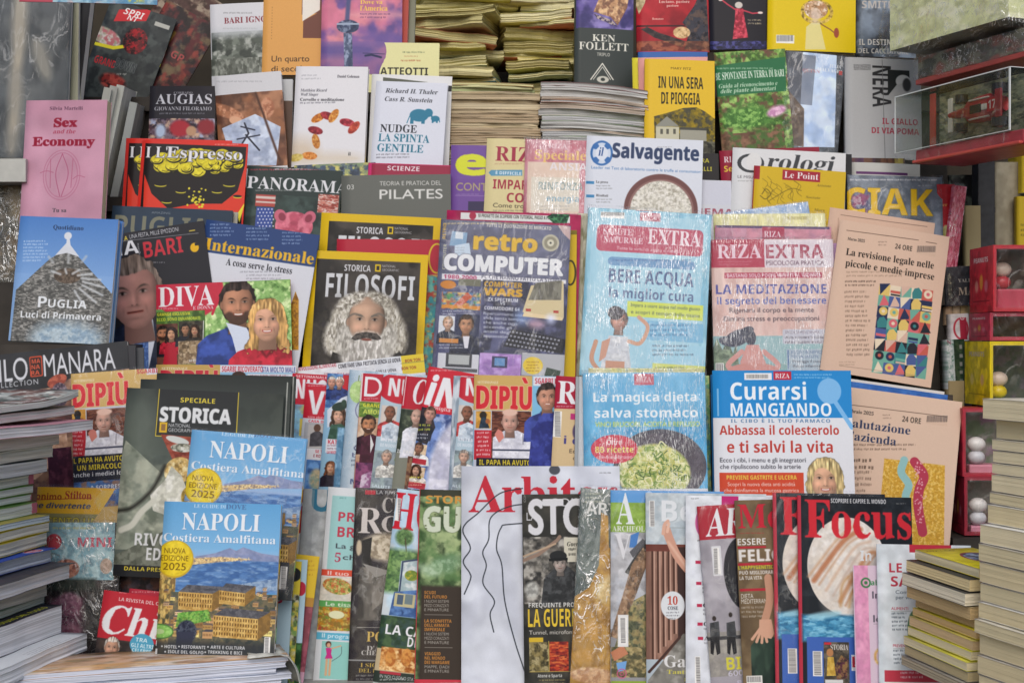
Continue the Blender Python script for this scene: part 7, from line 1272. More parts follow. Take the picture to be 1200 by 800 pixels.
# ------------------------------------------------------------------ left side, books and magazines standing
def p(c):
    c.all(['b8889c', 'bf90a4'], sc=60); c.T('Silvia Martelli', 60, 126, 40, 4, '5a3c50', 'b'); c.T('S', 66, 140, 9, 10, '8a1c34', 'b', wt=.8); c.T('ex', 76, 140, 18, 10, '8a1c34', 'b', wt=.8); c.T('and the', 65, 153, 29, 5, 'a04058', 'it'); c.T('Economy', 41, 162, 75, 10, '8a1c34', 'b', wt=.7)
    for q in (0, 3): c.E(78, 207, 22-q, 29-q, 'a8607c', ring=.7, a=.8)
    c.L([(78, 182), (71, 205), (77, 232)], .8, 'a05070', smooth=True); c.L([(78, 182), (86, 205), (79, 232)], .8, 'a05070', smooth=True); c.L([(64, 188), (65, 222)], .8, 'a8607c'); c.L([(91, 188), (90, 222)], .8, 'a8607c'); c.L([(52, 204), (60, 202), (68, 204)], .8, 'a8607c', smooth=True); c.L([(92, 212), (98, 208), (106, 210)], .8, 'a8607c', smooth=True)
    c.T('Tu sa', 69, 246, 17, 4.5, '3c3c44', 'b')
mag('pink economics book with a thin line drawing', (31, 118), (129, 119), 205, .29, 'b8889c', p, T=.022, name='book', cat='book', yaw=-6, lean=6, pages='c8be9c', rough=.55, wr=.1)
def p(c):
    c.G(20, 250, 130, 80, '4a78b8', '7ca0d0'); c.G(20, 320, 130, 90, '7ca0d0', '90b0d8')
    c.P([(81, 292), (96, 302), (140, 348), (145, 410), (20, 410), (24, 340), (62, 304)], ['5a5a58', '7c7c78', '9a9894', '4a4a48'], sc=2.5, asp=2.2)
    c.E(84, 324, 16, 9, ['4a4038', '6a5c50'], sc=2)
    for a in range(-150, 30, 22):
        t = math.radians(a+90); c.L([(84+19*math.cos(t), 324-11*math.sin(t)+8), (84+44*math.cos(t), 326-24*math.sin(t)+14)], 2.4, 'c4c8cc', .8, soft=1)
    for x in (66, 84, 100): c.L([(x, 308), (x+(x-84)*.3, 298+abs(x-84)*.2)], 3, 'b8bcc0', .6, soft=1)
    c.P([(68, 300), (80, 286), (84, 286), (97, 302), (82, 297)], 'c8ccd4'); c.P([(80, 290), (81, 279), (84, 279), (86, 290)], 'ccd0d8'); c.E(82, 277, 4.5, 4.5, 'ccd0d8')
    c.E(86, 397, 42, 20, ['8ca8c0', 'b8ccd8'], .8, soft=8); c.T('Quotidiano', 64, 264, 36, 5, '24304c', 'b'); c.greek(30, 282, 30, 7, 3.8, 'b8cce4', .9)
    c.T('P', 51, 347.5, 11, 13, 'd4d8dc', 'sb'); c.T('UGLIA', 63, 351, 46, 9.5, 'd4d8dc', 'sb'); c.T('Luci di Primavera', 31, 364.5, 95, 7.5, 'd4d8dc', 'sb')
mag('blue photo book PUGLIA Luci di Primavera with a trullo roof', (24, 253), (141, 258), 146, .12, '4a78b8', p, T=.011, name='book', cat='book', yaw=-3, lean=8)
mag('second copy of the trullo photo book behind the first', (27, 255), (146, 260), 143, .137, '5c84b8', lambda c: c.G(20, 250, 130, 160, '4a78b8', '6a7c90'), T=.008, name='book', cat='book', yaw=-3, lean=8)
def p(c):
    c.all(['2e2f31', '36373a'], sc=30); c.T('MILO', -20, 424, 52, 26, 'c4c6cc', 's', wt=.4); c.T('MANARA', 50, 416, 84, 25, 'c8cad0', 's', wt=.4)
    c.R(34, 418, 15, 24, 'b44a34', r=2); c.R(35.3, 419.5, 12.4, 21, '3a2c2a', r=1.5)
    for i, t in enumerate(('MA', 'NA', 'RA')): c.T(t, 37, 421+6.8*i, 10, 5, 'c85840', 'sb')
    c.T('COLLECTION', -12, 450, 58, 6, 'b4b6bc', 's', wt=.3, track=.1)
    c.P([(-60, 470), (60, 454), (90, 440), (160, 430), (160, 620), (-60, 620)], ['4a3838', '8a6a58', '5c3a38', 'a88870', '3a2a34'], sc=14)
    c.E(68, 446, 12, 7, ['8a4438', 'b0604c'], rot=-20); c.E(72, 462, 10, 14, ['5c4c58', '8a7c84', '3c3440'], sc=2); c.P([(62, 500), (80, 496), (84, 520), (70, 540), (48, 560), (30, 555), (60, 530)], ['b8947c', 'd0b09c', '9a7864'], sc=5); c.R(60, 525, 28, 50, ['4a2838', '5c3444', '3a2030'], sc=6)
mag('large black art album with long white capitals, wrapped, far left', (-60, 422), (148, 399), 235, .052, '2e2f31', p, T=.012, name='book', cat='book', lean=8)
mag('dark magazine edge right behind the black art album', (40, 410), (158, 404), 150, .074, '3a3a3e', T=.006)
mag('grey folder edge standing between the album and the tie magazine', (60, 412), (168, 407), 150, .085, '4a4c50', T=.004)
# grey wrapped panels and ledge at far left
def p(c):
    c.all(['464b4f', '555a5e', '3c4145', '606466'], sc=26, asp=.6); c.E(24, 30, 9, 50, 'b0a898', .8, soft=5); c.E(20, 110, 8, 45, 'a8a090', .7, soft=5); c.E(50, 70, 9, 26, 'a8a498', .7, soft=5, rot=-20); c.E(17, 160, 7, 24, 'a09888', .6, soft=5)  # pale soft streaks are highlights on the wrap, painted into the print
mag('grey plastic wrapped board hanging at the upper left corner', (-70, -40), (86, -36), 224, .40, '5c6266', p, T=.01, name='wrapped_board', cat='board', wrap='smooth', lean=2)
def p(c): c.R(78, -40, 20, 240, 'a8a890'); c.T('quisco che ho vicenda', 81, -10, 140, 4.6, 'd8d478', 'bi', rot=90, wt=.3, ol=('7a7a3c', .5))
mag('pale spine strip with yellow slanting letters beside the grey board', (78, -40), (93, -40), 185, .425, 'a8a890', p, T=.02, name='book', cat='book', lean=2)
mag('black case standing right of the yellow lettered spine', (92, -40), (111, -38), 185, .44, '2b2b2e', lambda c: (c.R(105, 43, 4, 18, 'b8b8b0'),), T=.03, name='case', cat='case', lean=2)
def p(c):
    c.all(['3a3a34', '5a4c38', '2c2c2a', '6c5c44'], sc=16); c.E(20, 240, 8, 20, 'a08c68', .6, soft=5)
mag('dark plastic wrapped board below the pale ledge, far left', (-80, 214), (28, 214), 190, .345, '3a3a34', p, T=.01, name='wrapped_board', cat='board', wrap='crinkle', lean=3)
V, F = box_vf(-1.2, at(36, 0, .33).x, .30, .60, at(0, 213, .30).z, at(0, 186, .30).z); o = mesh('side_ledge', V, F, plain('b4b4ae', .5), smooth=False); tag(o, 'pale grey ledge between the two wrapped boards at the left', 'ledge')
V, F = box_vf(-1.25, at(150, 0, .12).x, .112, .30, -1.1, at(0, 403.5, .12).z); o = mesh('side_cabinet', V, F, dark_wood, smooth=False); tag(o, 'dark cabinet under the pink and blue books at the left', 'cabinet')
V, F = box_vf(-1.25, at(146, 0, .28).x, .302, 1.1, -1.1, at(0, 330, .28).z); o = mesh('side_cabinet', V, F, dark_wood, smooth=False); tag(o, 'taller dark cabinet carrying the pink book, far left', 'cabinet')
def p(c): c.all(['7ca8c4', 'a8c4d0', '5c8cb0', 'c8b0b0'], sc=9); c.P([(20, -60), (64, -60), (62, 4), (20, 4)], 'b45060'); c.R(150, -30, 20, 34, ['c8c060', '5c90b0'], sc=4)
mag('pale blue magazine hanging down at the top left edge', (24, -62), (186, -58), 64, .20, '8cb0c8', p, T=.003, lean=0)
# below the black album
def p(c):
    c.R(40, 570, 100, 32, 'dca82c'); c.T('Geronimo', 26, 577, 47, 7, '8a3420', 'sb'); c.T('Stilton', 77, 575, 31, 9, '9a2c24', 'b'); c.L([(44, 585), (108, 583)], .8, '9a3424'); c.T('che divertente', 34, 588, 75, 6, '34406c', 'sbi', wt=.4); c.E(126, 587, 13, 13, 'd8c88c', .35)
    c.R(30, 600, 110, 14, '8a8458'); c.T('CENTO UNO', 56, 605, 70, 8, 'b8a83c', 'sb', ol=('3a3420', .6)); c.R(30, 614, 120, 9, 'c8bc70'); c.greek(62, 616, 68, 1, 5, '8a7030', .8)
    c.all(['c8b0b0'], .0); c.R(30, 623, 120, 200, ['8ab0b8', 'a8c8cc', '7c9ca8'], sc=9); c.E(66, 634, 12, 9, 'b8404c'); c.T('Natale', 92, 628, 42, 9, 'c0586c', 'sb'); c.E(100, 640, 22, 9, ['b84858', 'd8c8cc'], sc=3)
mag('ochre headed children\'s comic on the left, wrapped', (44, 570), (139, 572), 190, .012, 'dca82c', p, T=.004, wrap='smooth', lean=7)
def p(c):
    c.all(['2a2828', '3c3434', '1e1c20'], sc=12); c.R(55, 612, 80, 66, ['7ca4b0', 'a8c4c8', '6c8c98'], sc=7); c.greek(62, 617, 60, 1, 5, 'c8b860', .8); c.T('MINI', 92, 629, 40, 11, 'c04c60', 'sb'); c.E(64, 634, 9, 9, 'b8404c'); c.E(80, 665, 15, 11, ['9a6454', 'b8806c', '744840'], sc=3, soft=1); c.E(126, 662, 7, 9, ['9a8474', 'b8a090'], sc=3)
    c.E(84, 704, 15, 12, ['8a6070', 'b08898', '6c4858'], soft=2, sc=3); c.R(60, 700, 40, 60, ['7c4c60', '9c6c80', '5c3448'], .9, sc=6, soft=5); c.E(80, 742, 18, 14, ['6c3c4c', '9a6c7c'], soft=3, sc=4); c.R(55, 676, 60, 14, ['2c3430', '3c4840'], .8, soft=2)
mag('dark bagged doll magazine in crinkled shiny film', (55, 612), (140, 612), 160, -.025, '2a2828', p, T=.012, wrap='crinkle', lean=6)
def p(c): c.all(['332c2e', '5c5058', '3a3640', '6a4438'], sc=8)
mag('dark blurred picture magazine between the film bag and the horse special', (128, 640), (200, 640), 150, .0, '332c2e', p, T=.004, lean=6)
def stor(c):
    dx = c.o[0]-149; dy = c.o[1]-454
    X = lambda x: x+dx; Y = lambda y: y+dy
    c.all(['4c5450', '5c645e', '3c4440', '6c7268'], sc=24); c.G(X(140), Y(450), 210, 80, '303432', '525a54', a=.8); c.E(X(165), Y(500), 22, 40, '6c756c', .5, soft=14); c.R(X(186), Y(448), 94, 62, '2c2d30', .75, soft=1); c.L([(X(187), Y(455)), (X(184), Y(510))], 1, 'c8b03c'); c.L([(X(280), Y(458)), (X(278), Y(520))], 1, 'c8b03c'); c.L([(X(184), Y(510)), (X(278), Y(514))], 1, 'c8b03c')
    c.T('SPECIALE', X(212), Y(465.5), 41, 5.5, 'd4c040', 'sb'); c.T('STORICA', X(189), Y(476.5), 83, 16.5, 'd0d2d4', 'sb', wt=.9); c.R(X(188.5), Y(494), 9, 12, 'd0a830'); c.R(X(190.5), Y(496.2), 5, 7.6, '8a6a44'); c.T('NATIONAL', X(199), Y(495.5), 26, 4, 'c4c6c8', 's', wt=.3); c.T('GEOGRAPHIC', X(199), Y(501), 33, 4, 'c4c6c8', 's', wt=.3)
    c.P([(X(140), Y(560)), (X(150), Y(515)), (X(172), Y(535)), (X(200), Y(560)), (X(205), Y(640)), (X(136), Y(640))], ['7c8478', '949a8c', '646c60', 'a4a898'], sc=14); c.P([(X(190), Y(508)), (X(232), Y(512)), (X(232), Y(540)), (X(206), Y(540))], ['8a4034', 'a05444', '6c342c'], sc=6); c.E(X(210), Y(515), 14, 4, 'c4c8c4', rot=12); c.E(X(216), Y(524), 14, 5, ['a8a898', '5c5c50', 'd0d0c8'], sc=3)
    c.E(X(212), Y(550), 17, 15, ['a08454', 'c8a868', '7c6438', 'e0d0a0'], sc=4, rot=-30); c.P([(X(204), Y(545)), (X(216), Y(556)), (X(230), Y(590)), (X(214), Y(606)), (X(184), Y(596)), (X(180), Y(578)), (X(196), Y(562))], ['c8c8bc', 'dcdcd4', 'a8a89c'], sc=7); c.L([(X(184), Y(585)), (X(170), Y(598)), (X(160), Y(612)), (X(148), Y(618))], 7, 'c4c4b8', smooth=True, soft=1); c.L([(X(206), Y(598)), (X(214), Y(620)), (X(206), Y(640))], 7, 'b4b4a8', smooth=True, soft=1); c.L([(X(196), Y(545)), (X(182), Y(572)), (X(160), Y(592)), (X(144), Y(596))], 4, '2c2c28', smooth=True, soft=2)
    c.E(X(226), Y(580), 10, 12, ['b89c4c', '8a7438']); c.P([(X(134), Y(650)), (X(200), Y(618)), (X(240), Y(650)), (X(240), Y(670)), (X(132), Y(670))], ['5c6056', '7c8074', '44483e'], sc=8); c.T('RIVOLTE', X(164), Y(621), 70, 14, 'd0d2d4', 'sb', wt=.3); c.T('ED EROI', X(178), Y(638), 56, 14, 'd0d2d4', 'sb', wt=.3); c.R(X(120), Y(656), 240, 19, '26272a'); c.T('DALLA PRESA DI ROMA', X(153), Y(659), 84, 4.5, 'd4c040', 'sb')
mag('front grey history special STORICA with a rearing white horse', (149, 454), (333, 462), 216, -.022, '4c5450', stor, T=.005, lean=7, group=None)
mag('middle copy of the grey history special, only its top showing', (165, 444), (341, 448), 226, -.006, '444a48', lambda c: (c.G(160, 440, 190, 40, '303433', '4c524f'), c.L([(337, 447), (330, 660)], 1.4, 'a8aaa4')), T=.005, lean=7)
mag('rear copy of the grey history special, only its dark top showing', (184, 437), (347, 441), 232, .008, '3c4240', lambda c: (c.G(180, 436, 170, 30, '2c302f', '484e4b'), c.L([(344, 440), (338, 660)], 1.4, '9a9c96')), T=.005, lean=7)
def napoli(c):
    dx = c.o[0]-193; dy = c.o[1]-587; X = lambda x: x+dx; Y = lambda y: y+dy
    c.G(X(180), Y(587), 160, 60, '5f9ccc', '7cb0d8'); c.G(X(180), Y(640), 160, 22, '7cb0d8', 'a8a8c8'); c.P([(X(232), Y(650)), (X(255), Y(646)), (X(272), Y(640)), (X(280), Y(643)), (X(288), Y(639)), (X(310), Y(646)), (X(340), Y(650)), (X(340), Y(656)), (X(232), Y(655))], ['7c88ac', '8c94b4'], sc=9)
    c.R(X(170), Y(652), 180, 36, ['4a70a4', '5c84b8', '40649a', '7c9cc4'], sc=9, asp=3, soft=1); c.P([(X(225), Y(652)), (X(262), Y(650)), (X(300), Y(653)), (X(262), Y(656)), (X(224), Y(660))], ['c8a878', '8a7c74', 'e0c890'], sc=2); c.P([(X(270), Y(683)), (X(331), Y(674)), (X(331), Y(688)), (X(290), Y(690))], ['a8b8c8', '6c84a4'], .7, sc=3)
    c.R(X(170), Y(668), 40, 110, ['a88850', 'c8a860', '7c6440', '4c4c3c', 'dcc078'], sc=3, asp=.6); c.R(X(205), Y(690), 140, 85, ['3c4440', '6c6450', '54584c', '8a7c58'], sc=5)
    rs = np.random.RandomState(7)
    for k in range(95):                      # rows of houses down to the square
        t = rs.rand(); y = 684+t**.8*52; x = 196+rs.rand()*140; sz = 3+5*t; hh = sz*(.6+.5*rs.rand()); q = .8+.4*rs.rand()
        wall = hx(('c49c5c', 'd8b874', 'b08c54', 'a8845c', 'c8a888', '8c6c48')[rs.randint(6)])*q; c.R(X(x), Y(y), sz*1.5, hh, tuple(np.clip(wall, 0, .9))); c.P([(X(x-.4), Y(y)), (X(x+sz*.5), Y(y-sz*.35)), (X(x+sz*1.9), Y(y-sz*.3)), (X(x+sz*1.5), Y(y))], ('5c585c', '6c5c54', '4c4c54', '7c6c5c')[rs.randint(4)])
        for m in range(int(sz*1.5/1.8)): c.R(X(x+.6+m*1.8), Y(y+hh*.3), .8, hh*.35, '5c4630', .8)
    def pal(x, y, w, h, w2, dy):
        c.P([(X(x), Y(y)), (X(x+w*.25), Y(y-8)), (X(x+w+w2), Y(y-8+dy)), (X(x+w), Y(y+dy))], ['54545a', '484a52', '64646a'], sc=3); c.P([(X(x), Y(y)), (X(x+w), Y(y+dy)), (X(x+w), Y(y+dy+h)), (X(x), Y(y+h))], ['c09a58', 'd4b26c', 'ae8848'], sc=4); c.P([(X(x+w), Y(y+dy)), (X(x+w+w2), Y(y-8+dy)), (X(x+w+w2), Y(y+h-7)), (X(x+w), Y(y+dy+h))], ['8c6c3c', '7c6038'], sc=4)
        n = int(w/3)
        for i_ in range(n):
            for j_ in range(max(1, int(h/6))): u_ = (i_+.3)/n; c.R(X(x+u_*w), Y(y+u_*dy+1.6+j_*5.6), 1.3, 3.2, '5c4426', .9)
        c.L([(X(x), Y(y+h*.55)), (X(x+w), Y(y+dy+h*.55))], .5, '8c6c3c')
    pal(214, 690, 40, 20, 14, 2); pal(262, 688, 30, 15, 12, 3); pal(256, 716, 52, 24, 14, 4); c.P([(X(214), Y(714)), (X(250), Y(710)), (X(254), Y(722)), (X(212), Y(730))], ['5c9c40', '88b858', '44783c', '6c7c3c'], sc=2); c.E(X(193), Y(735), 16, 8, ['7cb058', '98c870']); c.E(X(193), Y(735), 16, 8, '4c7c3c', ring=1.4); c.E(X(193), Y(735), 6, 3, 'a8c088')
    for k in range(60): c.E(X(236+rs.rand()*60), Y(651+rs.rand()*4), .6, .5, 'f0d8a0', .9)
    c.L([(X(186), Y(674)), (X(184), Y(700)), (X(180), Y(730))], 3, 'e0c078', .8, soft=1.5)
    c.E(X(225), Y(735), 12, 13, ['343848', '4c5464', '24283a'], sc=3, soft=1); c.P([(X(214), Y(735)), (X(234), Y(735)), (X(230), Y(765)), (X(212), Y(765))], '34384a'); c.R(X(170), Y(744), 170, 40, '30343a', .85, soft=4)
    c.T('LE GUIDE DI', X(228), Y(590), 38, 4, 'b8d0e4', 'b'); c.T('DOVE', X(266), Y(590), 24, 5.5, '4c6c98', 'b'); c.T('NAPOLI', X(215), Y(600), 92, 19, 'dce2e8', 'b', sh=('4c7cac', .5, .5)); c.T('Costiera Amalfitana', X(194), Y(623.5), 132, 9, 'd8e0e8', 'b', sh=('4c7cac', .5, .5))
    c.E(X(208), Y(653), 22, 21.5, 'c0a030'); c.E(X(208), Y(652.5), 20.5, 20, ['d8bc28', 'e0c838'], sc=9); c.T('NUOVA', X(208), Y(640.5), 25, 6, '6c5418', 's', wt=.2, al='c'); c.T('EDIZIONE', X(208), Y(649), 32, 6, '6c5418', 's', wt=.2, al='c'); c.T('2025', X(208), Y(657.5), 27, 8, '6c5418', 's', wt=.3, al='c')
    c.T('HOTEL', X(200), Y(750), 15, 3.6, 'd0d4d8', 'sb'); c.T('RISTORANTI', X(220), Y(750), 28, 3.6, 'd0d4d8', 'sb'); c.T('ARTE E CULTURA', X(254), Y(750), 40, 3.6, 'd0d4d8', 'sb'); c.T('ISOLE DEL GOLFO', X(204), Y(755.5), 42, 3.6, 'd0d4d8', 'sb'); c.T('TREKKING E BICI', X(251), Y(755.5), 40, 3.6, 'd0d4d8', 'sb')
    for x, y in ((197, 751), (217, 751), (251, 751), (201, 757), (248, 757)): c.E(X(x), Y(y+.6), .9, .9, 'd0d4d8')
    c.R(X(181), Y(745), 10, 6, 'c8ccd0'); c.R(X(180), Y(754), 12, 7, 'c8ccd0')
mag('rear copy of the bay guidebook NAPOLI, tilted, higher up', (225, 503), (360, 514), 186, -.055, '5f9ccc', lambda c: (napoli(c), c.R(330, 655, 12, 34, '3c3e44'), c.bar(332, 660, 8, 26, vert=True)), T=.012, name='guidebook', cat='book', lean=7, wrap='smooth')
mag('front copy of the bay guidebook NAPOLI, lowest', (193, 587), (331, 590), 174, -.115, '5f9ccc', lambda c: (napoli(c), c.bar(316, 740, 7, 18, vert=True)), T=.012, name='guidebook', cat='book', lean=8, yaw=-3)
def p(c):
    c.R(100, 685, 140, 58, 'b02c38'); c.L([(121, 694), (111, 742)], .8, 'd0a0a0'); c.greek(140, 693, 60, 1, 3, 'd8b0b0', .8); c.T('LA RIVISTA DEL CUORE', 140, 699, 62, 4, 'd8c0c0', 'sb'); c.T('Chi', 120, 707, 80, 32, 'd8dade', 'bi', wt=.6); c.R(100, 743, 140, 60, ['3c3434', '50443e', '2c2828'], sc=8); c.face(133, 757, 11, 'c49880', 'a8a098'); c.E(168, 753, 14, 12, '4c98b8'); c.T('TRA', 161, 745, 14, 4.5, 'c8dce4', 'sb'); c.T('GLI ALTRI', 156, 751, 26, 4.5, 'c8dce4', 'sb'); c.T('CELEBRI', 157, 757, 22, 4, 'c8dce4', 'sb')
mag('front red gossip magazine Chi with a grey haired man', (122, 691), (222, 703), 78, -.095, 'b02c38', p, T=.004, lean=6)
mag('rear copy edge of the red gossip magazine Chi', (152, 689), (226, 697), 80, -.085, 'a83040', lambda c: c.greek(155, 692, 40, 1, 4, 'd0a0a0', .8), T=.003, lean=6)
# left pile of magazines, its long edge running away from the camera
YE = -.06; TH = 78; dx_, dy_ = math.cos(math.radians(TH)), math.sin(math.radians(TH))
LEFT = [ # right end px, top py there, thickness px, pages, cover, text
 (92, 470, 8, 'd4d6d0', '4a5450', 'crumpled dark covered magazine lying open on top of the left pile'),
 (88, 479, 10, 'dcdad4', '8a8478', 'beige covered magazine under the crumpled one on the left pile'),
 (108, 490, 12, 'dcd8da', 'c08a98', 'pink tinted thick magazine sticking out of the left pile'),
 (70, 503, 17, 'd0cec8', '9a9c94', 'grey paged magazine below the pink tinted one, left pile'),
 (60, 521, 14, 'dad8d0', '7c7e74', 'olive covered magazine in the upper left pile'),
 (56, 536, 16, 'd8dadc', '505a60', 'slate covered magazine above the green books, left pile'),
 (38, 553, 14, 'd4d8d4', '6c9a4c', 'topmost thin green book with a pink spine end, left pile'),
 (37, 568, 9, 'd4d8d4', '6c9a4c', 'second thin green book with a pink spine end, left pile'),
 (35, 578, 8, 'd4d8d4', '6c9a4c', 'third thin green book with a pink spine end, left pile'),
 (42, 587, 14, 'd4d8d4', '6c9a4c', 'lowest thin green book with a pink spine end, left pile'),
 (57, 602, 8, 'b8c4cc', 'c0b860', 'pale blue magazine with a yellow cover, middle of the left pile'),
 (55, 611, 11, 'c4c2b8', 'c8b430', 'first yellow striped page block in the middle left pile'),
 (55, 623, 15, 'bcbab0', 'c8b430', 'second yellow striped page block in the middle left pile'),
 (57, 640, 17, 'c0c4d0', '3450a4', 'blue covered magazine with a round red and white logo, left pile'),
 (78, 648, 0, 'd8d8dc', '3c3c44', ''),
 (77, 658, 19, 'd8d8dc', '3c3c44', 'wide black covered magazine under the blue one, left pile'),
 (54, 678, 19, 'bcbcb8', 'a8a8a4', 'grey page block below the wide black magazine, left pile'),
 (52, 698, 8, 'aeb4ac', '7c8c7c', 'thin greenish magazine in the lower left pile'),
 (68, 707, 34, 'd8d8dc', '35343c', 'dark book with yellow lettering on its cover, lower left pile'),
 (98, 742, 20, 'dcdee2', 'd0d4d8', 'wide white book with fine print on top, lower left pile'),
 (74, 763, 16, 'a8a494', '6a665c', 'brown magazine just under the wide white book'),
 (80, 780, 16, 'b8b4a8', '8a8680', 'grey brown magazine near the foot of the left pile'),
 (80, 797, 16, 'b0aca0', '7c7870', 'bottom magazine of the left pile'),
]
for k, (ex, py, th, pg, cv, lb) in enumerate(LEFT):
    if not th: continue
    of = {0: .012, 2: .010, 13: .020, 15: .022, 18: .026, 19: .030, 7: .004, 11: .005}.get(k, .0015*(k % 3))
    E_ = at(ex-of*520, py+th, YE-.0004*k)+Vector((dy_*of, -dx_*of, 0)); T = th*K*(YE+2.5)*.97; Ln = .30
    def tp(c, w, h, k=k, cv=cv):
        if k == 0: c.all(['4a5450', 'a8aca8', '6a4a44', 'c8c8c0'], sc=20); c.T('settimana', w*.45, h*.88, 90, 9, 'd0d0d0', 'sb')
        elif k == 13: c.E(w-50, h*.93, 22, 9, 'b83850'); c.E(w-50, h*.93, 22, 9, 'd0d0d8', ring=2); c.L([(w-70, h*.93), (w-30, h*.93)], 2.5, 'd0d0d8'); c.L([(w-50, h*.88), (w-50, h*.98)], 3, 'd0d0d8')
        elif k == 18: c.T('FUTURO DEL FUOCO', w*.42, h*.885, 150, 11, 'd0cc30', 'sb')
        elif k == 19: c.greek(w*.45, h*.87, 140, 3, 7, '8a8a94', .7)
        else: c.all([tuple(hx(cv)*.85), tuple(hx(cv)), tuple(np.clip(hx(cv)*1.15, 0, 1))], sc=20)
    r = flat(lb, E_.x-dx_*Ln, E_.y-dy_*Ln, E_.z, TH, Ln, .17, T, pages=pg, cover=cv, wav=.0014, paint=tp if k in (0, 13, 18, 19) else None, group=None, name='book' if 6 <= k <= 9 or k in (18, 19) else 'magazine',
             tilt={0: -2.0, 1: -1.2, 2: .4, 19: -.5}.get(k, 0), sag=(lambda a: .010*max(0, (a-.16)/.14)**2) if k == 0 else None, over=.01 if k in (13, 15) else 0)
    if 6 <= k <= 9:
        V, F = box_vf(Ln-.012, Ln+.0015, -.0015, .01, .0012, T-.0012); mesh('spine_label', V, F, plain('b8647c'), r, smooth=False)
# pile along the bottom edge with a crumpled top cover
th_ = math.radians(19); E0 = at(338, 768, -.13)
zt_ = E0.z
for k, (cv, lb) in enumerate((('b09078', 'brown picture covered magazine on top of the bottom pile'), ('c4c8d4', 'second magazine of the bottom pile, blue white edge'), ('9aa4b8', 'third magazine of the bottom pile, grey blue edge'), ('c8ccd8', 'fourth magazine of the bottom pile, pale edge'), ('a8a8b0', 'lowest magazine of the bottom pile'))):
    T = .0085; z = zt_-T*(k+1)-.0005*k; Ln = .50
    def tp(c, w, h): c.all(['b08a64', 'c8a88c', '8a6a54', 'c4b8b0', '6a7058'], sc=40, asp=3); c.L([(0, h*.9), (w, h*.6)], 8, 'c49a60', .6, soft=6)
    flat(lb, E0.x-math.cos(th_)*Ln+.006*(k % 2), E0.y-math.sin(th_)*Ln-.003*k, z, 19, Ln-.01*(k % 3), .13, T, pages='c6cad6', cover=cv, paint=tp if k == 0 else None, wav=.0012, dens=500, con=.25)
# curled loose cover hanging over the right end of that pile
V = []; F = []; nx, ny = 16, 14
cx = Vector((math.cos(th_), math.sin(th_), 0)); cy = Vector((-math.sin(th_), math.cos(th_), 0)); rr = random.Random(5)
for j in range(ny+1):
    for i in range(nx+1):
        u, v = i/nx, j/ny; a = u*2.0
        px_ = -.07+.06*min(u*2, 1)+.028*math.sin(max(0, (u-.4)*2.4)); pz = .003-.055*max(0, u-.42)**1.3*2+.003*math.sin(9*v+4*u)+.0018*math.sin(23*v-7*u)
        p_ = E0+cx*(px_+.006*math.sin(5*v))+cy*(-.01+.10*v*(1-.25*u))+Vector((0, 0, pz)); V.append(p_)
for j in range(ny):
    for i in range(nx): a = j*(nx+1)+i; F.append((a, a+1, a+nx+2, a+nx+1))
o = mesh('loose_cover', V, F, mat('crumpled grey cover', 'bcbcb4', .45, .4, .35, .8, 55)); md = o.modifiers.new('thickness', 'SOLIDIFY'); md.thickness = .0006
tag(o, 'crumpled grey loose cover curling over the right end of the bottom pile', 'paper')

# comics and papers at the back, upper centre
rc = random.Random(11); ORD = 'lowest second third fourth fifth sixth seventh eighth ninth tenth eleventh twelfth thirteenth fourteenth fifteenth sixteenth seventeenth eighteenth nineteenth twentieth'.split()+['%s above twentieth' % q for q in ('first', 'second', 'third', 'fourth', 'fifth', 'sixth')]
OL = ['a8a068', 'c8c08c', 'd4cca0', 'c0b48c', 'b8684c', '4c7c8c', 'c0b880', 'd0c890', 'a05c4c', '98a080', 'd8d0a4', 'd0c468']  # warm interior light put into the yellowish paper colours of the rear heaps
zb = zt(116, .57)+.0005
for col_, (xa, xb, yy, top) in enumerate(((486, 592, .80, -34), (596, 684, .84, -34))):
    z = zb; n_ = 0
    while z < at(0, top, yy).z:
        T = rc.uniform(.008, .026); sh = rc.uniform(-14, 14); wd = (xb-xa+rc.uniform(-14, 10))*K*(yy+2.5)
        pt = at(xa+sh, 0, yy)
        ph = rc.uniform(0, 6); am = rc.uniform(.003, .010)
        flat('%s bundle from the bottom in the dim %s rear heap of old comics' % (ORD[n_], ('left', 'right')[col_]), pt.x, yy+rc.uniform(-.03, .02), z, rc.uniform(-14, 14), wd, .18, T,
             pages=rc.choice(('d0c898', 'c4ba84', 'dcd4a8', 'b8ae7c', 'ccc08c')), cover=rc.choice(OL), name='comic_bundle', cat='comics', group=('comics in the left rear heap', 'comics in the right rear heap')[col_],
             wav=.004, sag=lambda a, ph=ph, am=am: am*math.sin(9*a+ph), dens=300, con=.45)
        z += T+am*.3; n_ += 1
